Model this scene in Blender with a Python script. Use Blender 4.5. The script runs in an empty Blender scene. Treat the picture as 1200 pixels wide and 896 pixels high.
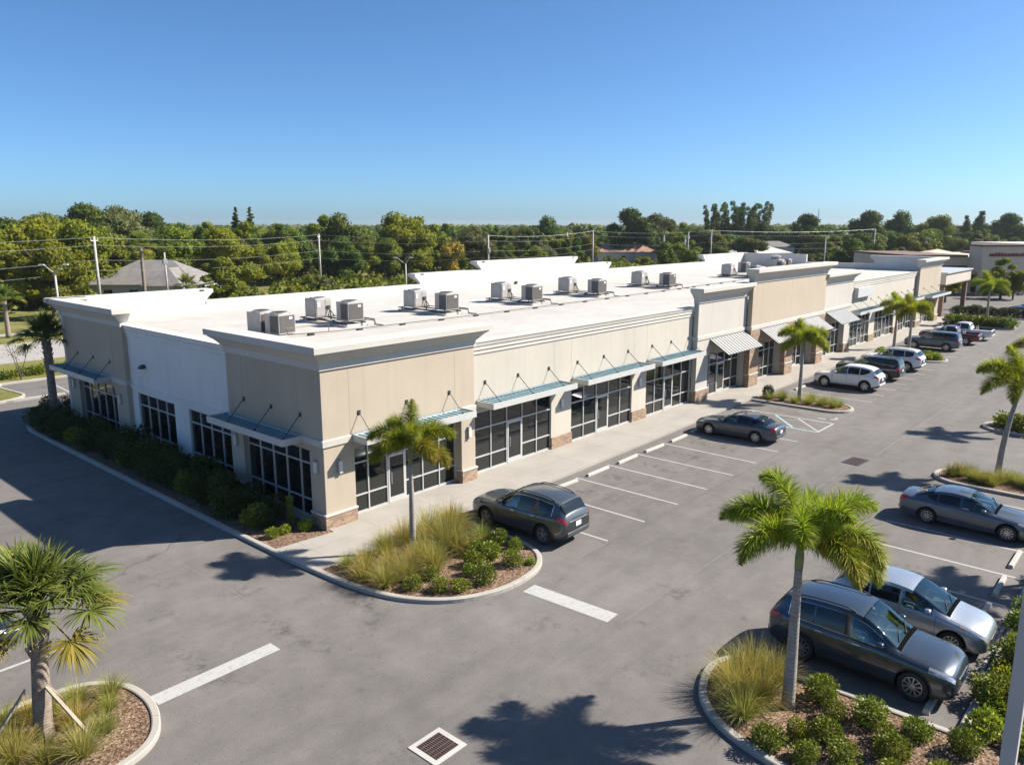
import bpy, bmesh, math, random
import numpy as np
from mathutils import Vector, Matrix

random.seed(11)
rng = np.random.default_rng(5)
SC = bpy.context.scene
COL = SC.collection
R = math.radians
PI = math.pi


# ------------------------------------------------------------------ mesh builder
class MB:
    def __init__(s):
        s.v, s.f, s.m = [], [], []

    def add(s, vs, fs, mi=0):
        o = len(s.v)
        s.v += [tuple(v) for v in vs]
        s.f += [tuple(i + o for i in f) for f in fs]
        s.m += [mi] * len(fs)
        return s

    def box(s, x0, x1, y0, y1, z0, z1, mi=0):
        vs = [(x0, y0, z0), (x1, y0, z0), (x1, y1, z0), (x0, y1, z0),
              (x0, y0, z1), (x1, y0, z1), (x1, y1, z1), (x0, y1, z1)]
        return s.add(vs, [(0, 3, 2, 1), (4, 5, 6, 7), (0, 1, 5, 4), (1, 2, 6, 5), (2, 3, 7, 6), (3, 0, 4, 7)], mi)

    def tube(s, pts, r, n=6, mi=0, cap=True):
        pts = [Vector(p) for p in pts]
        rs = r if isinstance(r, (list, tuple)) else [r] * len(pts)
        vs, fs = [], []
        for i, p in enumerate(pts):
            d = (pts[min(i + 1, len(pts) - 1)] - pts[max(i - 1, 0)])
            d = d.normalized() if d.length > 1e-9 else Vector((0, 0, 1))
            a = d.cross(Vector((0, 0, 1)) if abs(d.z) < .9 else Vector((1, 0, 0))).normalized()
            b = d.cross(a)
            for k in range(n):
                t = 2 * PI * k / n
                vs.append(p + (a * math.cos(t) + b * math.sin(t)) * rs[i])
        for i in range(len(pts) - 1):
            for k in range(n):
                k2 = (k + 1) % n
                fs.append((i * n + k, i * n + k2, (i + 1) * n + k2, (i + 1) * n + k))
        if cap:
            fs.append(tuple(range(n - 1, -1, -1)))
            fs.append(tuple((len(pts) - 1) * n + k for k in range(n)))
        return s.add(vs, fs, mi)

    def lathe(s, prof, n=24, axis='z', c=(0, 0, 0), mi=0, cap=True):
        vs, fs = [], []
        for (r, h) in prof:
            for k in range(n):
                t = 2 * PI * k / n
                x, y = r * math.cos(t), r * math.sin(t)
                p = {'z': (x, y, h), 'y': (x, h, y), 'x': (h, x, y)}[axis]
                vs.append((p[0] + c[0], p[1] + c[1], p[2] + c[2]))
        for i in range(len(prof) - 1):
            for k in range(n):
                k2 = (k + 1) % n
                fs.append((i * n + k, i * n + k2, (i + 1) * n + k2, (i + 1) * n + k))
        if cap:
            fs.append(tuple(range(n - 1, -1, -1)))
            fs.append(tuple((len(prof) - 1) * n + k for k in range(n)))
        return s.add(vs, fs, mi)

    def poly(s, pts, z0, z1, mi=0):
        """vertical prism over a plan outline (counter-clockwise)"""
        n = len(pts)
        vs = [(p[0], p[1], z0) for p in pts] + [(p[0], p[1], z1) for p in pts]
        fs = [tuple(range(n, 2 * n)), tuple(range(n - 1, -1, -1))]
        fs += [(i, (i + 1) % n, n + (i + 1) % n, n + i) for i in range(n)]
        return s.add(vs, fs, mi)

    def quad(s, a, b, c, d, mi=0):
        return s.add([a, b, c, d], [(0, 1, 2, 3)], mi)

    def xf(s, M):
        s.v = [tuple(M @ Vector(v)) for v in s.v]
        return s

    def build(s, name, mats, parent=None, loc=None, smooth=False, bevel=0, sharp=None):
        me = bpy.data.meshes.new(name)
        me.from_pydata(s.v, [], s.f)
        mats = mats if isinstance(mats, (list, tuple)) else [mats]
        for m in mats:
            me.materials.append(m)
        if len(mats) > 1:
            me.polygons.foreach_set('material_index', s.m)
        me.update()
        if smooth:
            me.shade_smooth()
            if sharp:
                me.set_sharp_from_angle(angle=R(sharp))
        o = bpy.data.objects.new(name, me)
        COL.objects.link(o)
        if parent:
            o.parent = parent
        if loc:
            o.location = loc
        if bevel:
            b = o.modifiers.new('bevel', 'BEVEL')
            b.width = bevel
            b.segments = 2
            b.limit_method = 'ANGLE'
        return o


def np_mesh(name, V, F, mats, mi=None, smooth=False):
    """mesh from numpy arrays, all faces quads"""
    me = bpy.data.meshes.new(name)
    n, m = len(V), len(F)
    me.vertices.add(n)
    me.vertices.foreach_set('co', np.ascontiguousarray(V, dtype=np.float32).ravel())
    me.loops.add(m * 4)
    me.loops.foreach_set('vertex_index', np.ascontiguousarray(F, dtype=np.int32).ravel())
    me.polygons.add(m)
    me.polygons.foreach_set('loop_start', np.arange(m, dtype=np.int32) * 4)
    for x in (mats if isinstance(mats, (list, tuple)) else [mats]):
        me.materials.append(x)
    if mi is not None:
        me.polygons.foreach_set('material_index', np.ascontiguousarray(mi, dtype=np.int32))
    me.update(calc_edges=True)
    me.validate()
    if smooth:
        me.shade_smooth()
    return me


def link(name, me, parent=None, loc=None):
    o = bpy.data.objects.new(name, me)
    COL.objects.link(o)
    if parent:
        o.parent = parent
    if loc:
        o.location = loc
    return o


def tag(o, label=None, cat=None, group=None, kind=None):
    if label:
        o['label'] = label
    if cat:
        o['category'] = cat
    if group:
        o['group'] = group
    if kind:
        o['kind'] = kind
    return o


def thing(name, label, cat, loc=(0, 0, 0), rz=0, group=None, scale=None):
    o = bpy.data.objects.new(name, None)
    o.empty_display_size = .3
    COL.objects.link(o)
    o.location = loc
    o.rotation_euler = (0, 0, rz)
    if scale:
        o.scale = scale if isinstance(scale, (tuple, list)) else (scale,) * 3
    return tag(o, label, cat, group)


def struct(o):
    o['kind'] = 'structure'
    return o


def copy_tree(src, loc, rz=0, scale=None, label=None, group=None):
    def cp(o, par):
        c = o.copy()
        COL.objects.link(c)
        c.parent = par
        for ch in o.children:
            cp(ch, c)
        return c
    c = cp(src, None)
    c.location = loc
    c.rotation_euler = (0, 0, rz)
    if scale:
        c.scale = scale if isinstance(scale, (tuple, list)) else (scale,) * 3
    if label:
        c['label'] = label
    if group:
        c['group'] = group
    return c


# ------------------------------------------------------------------ materials
class NT:
    def __init__(s, name):
        s.mat = bpy.data.materials.new(name)
        s.mat.use_nodes = True
        s.t = s.mat.node_tree
        s.bsdf = s.t.nodes['Principled BSDF']
        s.out = s.t.nodes['Material Output']

    def n(s, typ, **kw):
        nd = s.t.nodes.new(typ)
        for k, v in kw.items():
            if hasattr(nd, k) and k not in nd.inputs:
                setattr(nd, k, v)
            else:
                nd.inputs[k].default_value = v
        return nd

    def l(s, a, b):
        s.t.links.new(a, b)

    def coord(s, which='Object'):
        return s.n('ShaderNodeTexCoord').outputs[which]

    def noise(s, scale, detail=4, rough=.55, co=None, dim='3D'):
        nd = s.n('ShaderNodeTexNoise', noise_dimensions=dim)
        nd.inputs['Scale'].default_value = scale
        nd.inputs['Detail'].default_value = detail
        nd.inputs['Roughness'].default_value = rough
        s.l(co if co is not None else s.coord(), nd.inputs['Vector'])
        return nd.outputs['Fac']

    def ramp(s, fac, stops):
        nd = s.n('ShaderNodeValToRGB')
        e = nd.color_ramp.elements
        while len(e) < len(stops):
            e.new(.5)
        for i, (p, c) in enumerate(stops):
            e[i].position = p
            e[i].color = (c, c, c, 1) if not isinstance(c, (tuple, list)) else (*c[:3], 1)
        s.l(fac, nd.inputs['Fac'])
        return nd.outputs['Color']

    def mix(s, a, b, fac=.5, mode='MIX'):
        nd = s.n('ShaderNodeMix', data_type='RGBA', blend_type=mode)
        for v, i in ((fac, 0), (a, 6), (b, 7)):
            if isinstance(v, bpy.types.NodeSocket):
                s.l(v, nd.inputs[i])
            else:
                nd.inputs[i].default_value = v if i == 0 else (*v[:3], 1)
        return nd.outputs[2]

    def math(s, op, a, b=0.0, clamp=False):
        nd = s.n('ShaderNodeMath', operation=op)
        nd.use_clamp = clamp
        for v, i in ((a, 0), (b, 1)):
            if isinstance(v, bpy.types.NodeSocket):
                s.l(v, nd.inputs[i])
            else:
                nd.inputs[i].default_value = v
        return nd.outputs[0]

    def bump(s, h, strength=.3, dist=.02):
        nd = s.n('ShaderNodeBump')
        nd.inputs['Strength'].default_value = strength
        nd.inputs['Distance'].default_value = dist
        s.l(h, nd.inputs['Height'])
        s.l(nd.outputs[0], s.bsdf.inputs['Normal'])

    def base(s, c):
        if isinstance(c, bpy.types.NodeSocket):
            s.l(c, s.bsdf.inputs['Base Color'])
        else:
            s.bsdf.inputs['Base Color'].default_value = (*c[:3], 1)

    def set(s, **kw):
        names = dict(rough='Roughness', metal='Metallic', spec='Specular IOR Level', coat='Coat Weight',
                     coatr='Coat Roughness', ior='IOR', trans='Transmission Weight', alpha='Alpha')
        for k, v in kw.items():
            s.bsdf.inputs[names[k]].default_value = v
        return s


def simple(name, col, rough=.7, metal=0, spec=.5, var=.12, vs=3, fine=0, bump=0, bs=60, coat=0):
    """plain coat of paint / plaster / metal with gentle unevenness"""
    t = NT(name)
    t.set(rough=rough, metal=metal, spec=spec, coat=coat)
    c = t.ramp(t.noise(vs, 5), [(.3, tuple(x * (1 - var) for x in col)), (.7, tuple(min(1, x * (1 + var * .6)) for x in col))])
    if fine:
        c = t.mix(c, t.ramp(t.noise(fine, 2), [(.3, .75), (.7, 1.1)]), .5, 'MULTIPLY')
    t.base(c)
    if bump:
        t.bump(t.noise(bs, 4), bump, .01)
    return t.mat


def mat_asphalt():
    t = NT('asphalt')
    co = t.coord()
    a = t.ramp(t.noise(.11, 5, .6, co), [(.3, (.136, .125, .117)), (.7, (.176, .163, .152))])
    b = t.ramp(t.noise(.9, 6, .65, co), [(.25, .80), (.75, 1.13)])
    c = t.mix(a, b, 1, 'MULTIPLY')
    f = t.ramp(t.noise(24, 5, .8, co), [(.28, .62), (.5, 1.0), (.74, 1.42)])
    c = t.mix(c, f, .75, 'MULTIPLY')
    sp = t.ramp(t.noise(7.5, 2, .5, co), [(.665, 0), (.72, 1)])
    c = t.mix(c, (.06, .056, .053), t.math('MULTIPLY', sp, .45))
    # long faint wheel tracks down the aisle
    mp = t.n('ShaderNodeMapping')
    mp.inputs['Scale'].default_value = (.05, .9, 1)
    t.l(co, mp.inputs[0])
    tk = t.ramp(t.noise(1.0, 4, .6, mp.outputs[0]), [(.35, .90), (.5, 1.0), (.7, 1.09)])
    c = t.mix(c, tk, .8, 'MULTIPLY')
    # scattered stains
    st = t.ramp(t.noise(.55, 4, .55, co), [(.58, 0), (.70, 1)])
    st2 = t.ramp(t.noise(3.1, 3, .6, co), [(.45, 0), (.62, 1)])
    c = t.mix(c, (.052, .05, .05), t.math('MULTIPLY', t.math('MULTIPLY', st, st2), .5))
    # drips where engines stand, stall after stall
    sp_ = t.n('ShaderNodeSeparateXYZ')
    t.l(co, sp_.inputs[0])
    ux = t.math('PINGPONG', t.math('SUBTRACT', sp_.outputs[0], 23.38), 1.33)
    ux = t.ramp(ux, [(.0, 0), (1, 1)]) if False else t.math('MULTIPLY', t.math('SUBTRACT', ux, .75), 2.2, True)
    uy = t.math('MULTIPLY', t.math('SUBTRACT', 1.9, t.math('ABSOLUTE', t.math('SUBTRACT', sp_.outputs[1], 19.2))), 1.0, True)
    dn = t.ramp(t.noise(1.9, 6, .72, co), [(.47, 0), (.62, 1)])
    c = t.mix(c, (.05, .047, .045), t.math('MULTIPLY', t.math('MULTIPLY', ux, uy), t.math('MULTIPLY', dn, .62)))
    # pale rubbed patches
    pl = t.ramp(t.noise(.35, 6, .7, co), [(.62, 0), (.78, 1)])
    c = t.mix(c, (.235, .218, .205), t.math('MULTIPLY', pl, .4))
    # a few hairline cracks
    nz = t.n('ShaderNodeTexNoise')
    nz.inputs['Scale'].default_value = .8
    nz.inputs['Detail'].default_value = 5
    t.l(co, nz.inputs['Vector'])
    ad = t.n('ShaderNodeVectorMath', operation='MULTIPLY_ADD')
    t.l(nz.outputs['Color'], ad.inputs[0])
    ad.inputs[1].default_value = (2.2, 2.2, 0)
    t.l(co, ad.inputs[2])
    vo = t.n('ShaderNodeTexVoronoi', feature='DISTANCE_TO_EDGE')
    vo.inputs['Scale'].default_value = .085
    t.l(ad.outputs[0], vo.inputs['Vector'])
    cr = t.ramp(vo.outputs['Distance'], [(.0, 1), (.0022, 0)])
    gate = t.ramp(t.noise(.12, 2, .5, co), [(.5, 0), (.62, 1)])
    c = t.mix(c, (.05, .048, .046), t.math('MULTIPLY', t.math('MULTIPLY', cr, gate), .5))
    vo2 = t.n('ShaderNodeTexVoronoi', feature='DISTANCE_TO_EDGE')
    vo2.inputs['Scale'].default_value = .23
    t.l(ad.outputs[0], vo2.inputs['Vector'])
    cr2 = t.ramp(vo2.outputs['Distance'], [(.0, 1), (.004, 0)])
    gate2 = t.ramp(t.noise(.3, 3, .5, co), [(.55, 0), (.66, 1)])
    c = t.mix(c, (.07, .065, .062), t.math('MULTIPLY', t.math('MULTIPLY', cr2, gate2), .45))
    t.base(c)
    t.set(rough=.88, spec=.25)
    t.bump(t.noise(110, 3, .6, co), .35, .006)
    return t.mat


def mat_concrete(name, col, joint=0, diag=0):
    t = NT(name)
    co = t.coord()
    a = t.ramp(t.noise(.5, 6, .6, co), [(.3, tuple(x * .86 for x in col)), (.7, tuple(x * 1.08 for x in col))])
    a = t.mix(a, t.ramp(t.noise(40, 3, .6, co), [(.3, .88), (.7, 1.06)]), .6, 'MULTIPLY')
    st = t.ramp(t.noise(1.7, 5, .7, co), [(.58, 0), (.8, 1)])
    a = t.mix(a, tuple(x * .62 for x in col), t.math('MULTIPLY', st, .35))
    if joint:
        sx = t.n('ShaderNodeSeparateXYZ')
        t.l(co, sx.inputs[0])
        m = t.math('PINGPONG', sx.outputs[0], joint / 2)
        j = t.math('LESS_THAN', m, .012)
        m2 = t.math('LESS_THAN', t.math('ABSOLUTE', t.math('SUBTRACT', sx.outputs[1], 23.35)), .01)
        a = t.mix(a, tuple(x * .5 for x in col), t.math('MULTIPLY', t.math('MAXIMUM', j, m2), .75))
    if diag:
        sx = t.n('ShaderNodeSeparateXYZ')
        t.l(co, sx.inputs[0])
        m = t.math('PINGPONG', t.math('ADD', sx.outputs[0], t.math('MULTIPLY', sx.outputs[1], 1.13)), diag / 2)
        a = t.mix(a, tuple(x * .4 for x in col), t.math('MULTIPLY', t.math('LESS_THAN', m, .011), .8))
        sc = t.ramp(t.noise(2.6, 6, .75, co), [(.56, 0), (.72, 1)])
        a = t.mix(a, tuple(x * .5 for x in col), t.math('MULTIPLY', sc, .35))
    t.base(a)
    t.set(rough=.85, spec=.3)
    t.bump(t.noise(90, 3, .6, co), .2, .004)
    return t.mat


def mat_stucco(name, col, joints=None):
    t = NT(name)
    co = t.coord()
    a = t.ramp(t.noise(.35, 6, .6, co), [(.3, tuple(x * .93 for x in col)), (.7, tuple(x * 1.04 for x in col))])
    # faint vertical weather streaks
    mp = t.n('ShaderNodeMapping')
    mp.inputs['Scale'].default_value = (3.0, 3.0, .18)
    t.l(co, mp.inputs[0])
    st = t.ramp(t.noise(1.0, 4, .6, mp.outputs[0]), [(.5, 1.0), (.85, .86)])
    a = t.mix(a, st, .7, 'MULTIPLY')
    a = t.mix(a, t.ramp(t.noise(28, 3, .65, co), [(.3, .94), (.7, 1.05)]), .7, 'MULTIPLY')
    t.base(a)
    t.set(rough=.92, spec=.2)
    t.bump(t.noise(55, 4, .7, co), .35, .006)
    return t.mat


def mat_stone():
    t = NT('ledger_stone')
    co = t.coord()
    sx = t.n('ShaderNodeSeparateXYZ')
    t.l(co, sx.inputs[0])
    cb = t.n('ShaderNodeCombineXYZ')
    t.l(t.math('ADD', sx.outputs[0], sx.outputs[1]), cb.inputs[0])
    t.l(sx.outputs[2], cb.inputs[1])
    br = t.n('ShaderNodeTexBrick')
    br.offset = .37
    br.squash = .62
    br.squash_frequency = 3
    for k, v in (('Scale', 1.0), ('Mortar Size', .008), ('Mortar Smooth', .15), ('Bias', 0.0), ('Brick Width', .27), ('Row Height', .095)):
        br.inputs[k].default_value = v
    br.inputs['Color1'].default_value = (.40, .29, .20, 1)
    br.inputs['Color2'].default_value = (.22, .165, .13, 1)
    br.inputs['Mortar'].default_value = (.30, .25, .20, 1)
    t.l(cb.outputs[0], br.inputs['Vector'])
    v = t.n('ShaderNodeTexVoronoi')
    v.inputs['Scale'].default_value = 4.6
    t.l(cb.outputs[0], v.inputs['Vector'])
    hs = t.ramp(t.math('FRACT', t.math('MULTIPLY', v.outputs['Distance'], 7.3)), [(0, (.55, .5, .48)), (.5, (.95, .93, .9)), (1, (1.55, 1.42, 1.25))])
    c = t.mix(br.outputs['Color'], hs, .65, 'MULTIPLY')
    c = t.mix(c, t.ramp(t.noise(30, 3), [(.3, .8), (.7, 1.15)]), .6, 'MULTIPLY')
    t.base(c)
    t.set(rough=.9, spec=.2)
    t.bump(t.math('SUBTRACT', t.noise(18, 3), br.outputs['Fac']), .6, .02)
    return t.mat


def mat_leaf(name, lo, hi, mid=None, trans=.25, rough=.55, objvar=.25, spec=.22):
    """leaf colour differs leaf by leaf and plant by plant"""
    t = NT(name)
    g = t.n('ShaderNodeNewGeometry')
    stops = [(0, lo), (1, hi)] if mid is None else [(0, lo), (.55, mid), (1, hi)]
    c = t.ramp(g.outputs['Random Per Island'], stops)
    oi = t.n('ShaderNodeObjectInfo')
    v = t.ramp(oi.outputs['Random'], [(0, (1 - objvar, 1 - objvar, 1 - objvar)), (.35, (1 + objvar * .6, 1.0, .9)), (.7, (.9, 1.0, 1.0)), (1, (1 + objvar, 1 + objvar * .8, 1 + objvar * .2))])
    c = t.mix(c, v, 1, 'MULTIPLY')
    t.base(c)
    t.set(rough=rough, spec=spec)
    if trans:
        tr = t.n('ShaderNodeBsdfTranslucent')
        t.l(t.mix(c, (1.3, 1.35, .7), 1, 'MULTIPLY'), tr.inputs['Color'])
        mx = t.n('ShaderNodeMixShader')
        mx.inputs[0].default_value = trans
        t.l(t.bsdf.outputs[0], mx.inputs[1])
        t.l(tr.outputs[0], mx.inputs[2])
        t.l(mx.outputs[0], t.out.inputs['Surface'])
    return t.mat


def mat_mulch():
    t = NT('mulch')
    co = t.coord()
    v = t.n('ShaderNodeTexVoronoi')
    v.inputs['Scale'].default_value = 26
    v.inputs['Randomness'].default_value = 1
    t.l(co, v.inputs['Vector'])
    sx = t.n('ShaderNodeSeparateColor')
    t.l(v.outputs['Color'], sx.inputs[0])
    c = t.ramp(sx.outputs[0], [(0, (.075, .042, .026)), (.4, (.17, .10, .062)), (.75, (.29, .195, .13)), (1, (.42, .33, .25))])
    c = t.mix(c, t.ramp(t.noise(1.5, 4, .6, co), [(.3, .7), (.7, 1.2)]), .8, 'MULTIPLY')
    t.base(c)
    t.set(rough=.95, spec=.15)
    t.bump(t.math('ADD', sx.outputs[1], t.noise(60, 3, .6, co)), .9, .03)
    return t.mat


def mat_grass():
    t = NT('lawn')
    co = t.coord()
    a = t.ramp(t.noise(.12, 6, .65, co), [(.3, (.115, .125, .035)), (.55, (.19, .18, .06)), (.75, (.27, .22, .10))])
    a = t.mix(a, t.ramp(t.noise(3, 6, .7, co), [(.3, .7), (.7, 1.2)]), .8, 'MULTIPLY')
    t.base(a)
    t.set(rough=.95, spec=.1)
    t.bump(t.noise(8, 5, .7, co), .6, .1)
    return t.mat


def mat_roof():
    t = NT('roof_membrane')
    co = t.coord()
    a = t.ramp(t.noise(.16, 6, .62, co), [(.3, (.43, .405, .365)), (.6, (.49, .47, .435)), (.8, (.51, .495, .46))])
    a = t.mix(a, t.ramp(t.noise(1.3, 5, .7, co), [(.35, .9), (.7, 1.03)]), .8, 'MULTIPLY')
    pd = t.ramp(t.noise(.33, 5, .6, co), [(.56, 0), (.7, 1)])
    a = t.mix(a, (.36, .325, .28), t.math('MULTIPLY', pd, .4))
    sx = t.n('ShaderNodeSeparateXYZ')
    t.l(co, sx.inputs[0])
    j = t.math('LESS_THAN', t.math('PINGPONG', sx.outputs[1], 1.5), .02)
    a = t.mix(a, (.33, .32, .3), t.math('MULTIPLY', j, .6))
    t.base(a)
    t.set(rough=.75, spec=.3)
    t.bump(t.noise(.8, 4, .6, co), .2, .03)
    return t.mat


def mat_stripes(name, c1, c2, period, axis=0, duty=.5):
    t = NT(name)
    sx = t.n('ShaderNodeSeparateXYZ')
    t.l(t.coord(), sx.inputs[0])
    f = t.math('FRACT', t.math('DIVIDE', sx.outputs[axis], period))
    s = t.math('LESS_THAN', f, duty)
    c = t.mix(c1, c2, s)
    c = t.mix(c, t.ramp(t.noise(1.2, 4), [(.3, .9), (.7, 1.05)]), .8, 'MULTIPLY')
    t.base(c)
    t.set(rough=.7, spec=.3)
    return t.mat


def mat_paint(name, col, flake=.0, metal=.35, rough=.32):
    t = NT(name)
    t.set(metal=metal, rough=rough, coat=1.0, coatr=.04, spec=.5)
    c = t.ramp(t.noise(1.3, 4), [(.3, tuple(x * .93 for x in col)), (.7, tuple(x * 1.05 for x in col))])
    # a thin film of road dust on the lower panels
    sx = t.n('ShaderNodeSeparateXYZ')
    t.l(t.coord(), sx.inputs[0])
    d = t.ramp(t.math('ADD', sx.outputs[2], t.math('MULTIPLY', t.noise(4, 4), .25)), [(.3, .35), (.62, .0)])
    g = t.n('ShaderNodeNewGeometry')
    t.base(t.mix(t.mix(c, (.22, .2, .18), d), (.05, .048, .045), g.outputs['Backfacing']))   # the inside of the shell is trim, not paint
    return t.mat


def mat_trunk(name, c1, c2, ring=0, scale=6):
    t = NT(name)
    co = t.coord()
    c = t.ramp(t.noise(scale, 5, .6, co), [(.3, c1), (.7, c2)])
    h = t.noise(scale * 5, 4, .6, co)
    if ring:
        sx = t.n('ShaderNodeSeparateXYZ')
        t.l(co, sx.inputs[0])
        z = t.math('ADD', sx.outputs[2], t.math('MULTIPLY', t.noise(2, 3, .6, co), .06))
        rg = t.math('PINGPONG', z, ring / 2)
        rr = t.ramp(t.math('DIVIDE', rg, ring / 2), [(0, .45), (.28, 1.0)])
        c = t.mix(c, rr, .75, 'MULTIPLY')
        h = t.math('ADD', h, t.math('MULTIPLY', rr, 1.0))
    t.base(c)
    t.set(rough=.92, spec=.2)
    t.bump(h, .5, .02)
    return t.mat


def mat_glass(name, tint=(.012, .016, .018), rough=.015, spec=.5):
    t = NT(name)
    t.base(tint)
    t.set(rough=rough, spec=spec, ior=1.52)
    return t.mat


M = {}
M['asphalt'] = mat_asphalt()
M['walk'] = mat_concrete('sidewalk_concrete', (.345, .32, .285), joint=3.05)
M['kerb'] = mat_concrete('kerb_concrete', (.37, .345, .305), diag=3.0)
M['stop'] = mat_concrete('wheel_stop_concrete', (.44, .42, .385))
M['tan'] = mat_stucco('tan_stucco', (.425, .362, .283))
M['cream'] = mat_stucco('cream_stucco', (.48, .442, .378))
M['pale'] = mat_stucco('pale_stucco', (.475, .445, .40))
M['white'] = mat_stucco('white_stucco', (.70, .68, .65))
M['trim'] = mat_stucco('trim_stucco', (.52, .495, .445))
M['backwall'] = mat_stucco('white_parapet', (.56, .545, .515))
M['stone'] = mat_stone()
M['roof'] = mat_roof()
M['alu'] = simple('white_aluminium', (.50, .50, .49), .4, .2, var=.06)
M['steel'] = simple('galvanised_steel', (.42, .45, .47), .42, .75, var=.15, vs=6)
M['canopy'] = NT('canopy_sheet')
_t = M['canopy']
_t.base(_t.ramp(_t.noise(1.2, 4), [(.3, (.19, .32, .37)), (.7, (.27, .40, .45))]))  # teal in the base colour stands in for the blue of the shade
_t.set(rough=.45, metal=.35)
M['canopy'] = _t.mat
M['fascia'] = simple('canopy_fascia', (.48, .48, .46), .5, .1, var=.05)
M['dark'] = simple('dark_steel', (.05, .05, .052), .5, .4)
M['glass'] = mat_glass('storefront_glass', (.010, .013, .013), .02, .6)
M['window'] = mat_glass('car_glass', (.006, .009, .010), .02)
M['windscreen'] = mat_glass('windscreen_glass', (.022, .05, .052), .02)
def mat_clear(name, tint, rough=.01):
    """tinted car glass one can look through"""
    t = NT(name)
    tr = t.n('ShaderNodeBsdfTransparent')
    tr.inputs['Color'].default_value = (*tint, 1)
    gl = t.n('ShaderNodeBsdfGlossy')
    gl.inputs['Roughness'].default_value = rough
    gl.inputs['Color'].default_value = (.78, 1, 1, 1)
    fr = t.n('ShaderNodeFresnel')
    fr.inputs['IOR'].default_value = 1.95
    mx = t.n('ShaderNodeMixShader')
    t.l(fr.outputs[0], mx.inputs[0])
    t.l(tr.outputs[0], mx.inputs[1])
    t.l(gl.outputs[0], mx.inputs[2])
    t.l(mx.outputs[0], t.out.inputs['Surface'])
    return t.mat


M['clear'] = mat_clear('clear_tinted_glass', (.62, .80, .78))
M['seat'] = simple('seat_cloth', (.15, .14, .13), .85)
M['dash'] = simple('dashboard', (.045, .045, .047), .7)
M['black'] = simple('black_plastic', (.018, .018, .019), .55)
M['cowl'] = simple('cowl_plastic', (.006, .006, .0065), .95, spec=0)
M['tyre'] = simple('tyre_rubber', (.022, .021, .021), .85, fine=30)
M['rim'] = simple('alloy_rim', (.60, .61, .62), .28, .85, var=.05)
M['rimdark'] = simple('dark_hub', (.03, .03, .032), .5, .5)
M['chrome'] = simple('chrome', (.75, .76, .77), .12, 1.0, var=.03)
M['red'] = NT('red_lens')
M['red'].base((.42, .012, .015))
M['red'].set(rough=.12, coat=.6)
M['red'] = M['red'].mat
M['amber'] = simple('amber_lens', (.55, .2, .05), .15, coat=.6)
M['headlight'] = simple('headlight_lens', (.50, .53, .55), .08, .3, var=.3, vs=14, coat=1)
M['plate'] = simple('licence_plate', (.62, .64, .66), .5)
M['white_paint'] = NT('line_paint')
_t = M['white_paint']
_c = _t.mix((.405, .40, .385), (.30, .29, .275), _t.ramp(_t.noise(4.5, 7, .75), [(.50, 0), (.68, 1)]))
_t.base(_t.mix(_c, _t.ramp(_t.noise(60, 3), [(.3, .85), (.7, 1.05)]), .6, 'MULTIPLY'))
_t.set(rough=.8, spec=.3)
M['white_paint'] = _t.mat
M['faded_paint'] = NT('faded_line_paint')
_t = M['faded_paint']
_c = _t.mix((.50, .495, .48), (.17, .165, .16), _t.ramp(_t.noise(3.5, 7, .75), [(.42, 0), (.66, 1)]))
_t.base(_c)
_t.set(rough=.85, spec=.3)
M['faded_paint'] = _t.mat
M['teal_paint'] = simple('pale_blue_line_paint', (.30, .50, .50), .8, var=.3, vs=3)
M['mulch'] = mat_mulch()
M['lawn'] = mat_grass()
M['hv_panel'] = simple('hvac_beige_panel', (.37, .35, .325), .5, .15, var=.14, vs=2)
M['hv_top'] = simple('hvac_top_sheet', (.40, .39, .37), .5, .3, var=.15)
M['hv_coil'] = mat_stripes('condenser_coil', (.10, .095, .09), (.19, .175, .16), .055, axis=2, duty=.45)
M['awning'] = mat_stripes('striped_awning', (.34, .34, .335), (.082, .085, .09), .42, axis=0, duty=.42)
M['awning_plain'] = mat_stripes('plain_awning', (.20, .21, .22), (.16, .17, .18), .40, axis=0, duty=.12)
M['concrete_pole'] = mat_concrete('pole_concrete', (.45, .43, .40))
M['wood_pole'] = mat_trunk('weathered_pole', (.32, .30, .28), (.48, .46, .43), 0, 3)
M['wire'] = simple('overhead_wire', (.25, .25, .25), .6)
M['shingle'] = simple('grey_shingle', (.21, .195, .185), .9, var=.2, vs=1.2, fine=6)
M['tile'] = simple('clay_tile', (.34, .185, .125), .85, var=.25, vs=1, fine=4)
M['housewall'] = simple('house_wall', (.50, .49, .46), .85)
M['lamp_white'] = simple('white_enamel', (.62, .62, .6), .45)
M['lens'] = simple('frosted_lens', (.62, .63, .62), .3, var=.04)
M['sign_grey'] = simple('blank_sign_face', (.47, .47, .47), .5, var=.06)
M['storewall'] = simple('store_stucco', (.64, .50, .36), .9, var=.08, vs=.4)
M['storetrim'] = simple('store_trim', (.16, .10, .075), .8)
M['palm_trunk'] = mat_trunk('palm_trunk', (.24, .215, .19), (.38, .345, .31), .11, 5)
M['palm_shaft'] = mat_trunk('palm_crownshaft', (.17, .20, .085), (.27, .29, .14), .0, 4)
M['sabal_trunk'] = mat_trunk('sabal_trunk', (.17, .135, .105), (.33, .275, .225), .07, 7)
M['boots'] = mat_trunk('leaf_boots', (.16, .13, .105), (.40, .35, .30), 0, 9)
M['bark'] = mat_trunk('bark', (.085, .065, .05), (.18, .145, .115), 0, 5)
M['lumber'] = mat_trunk('lumber_brace', (.24, .20, .155), (.33, .285, .23), 0, 4)
M['foxtail'] = mat_leaf('foxtail_frond', (.13, .18, .012), (.46, .46, .055), (.26, .315, .026), trans=.42)
M['foxtail_old'] = mat_leaf('ageing_frond', (.22, .17, .025), (.46, .31, .06), (.32, .25, .035), trans=.3)
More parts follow.
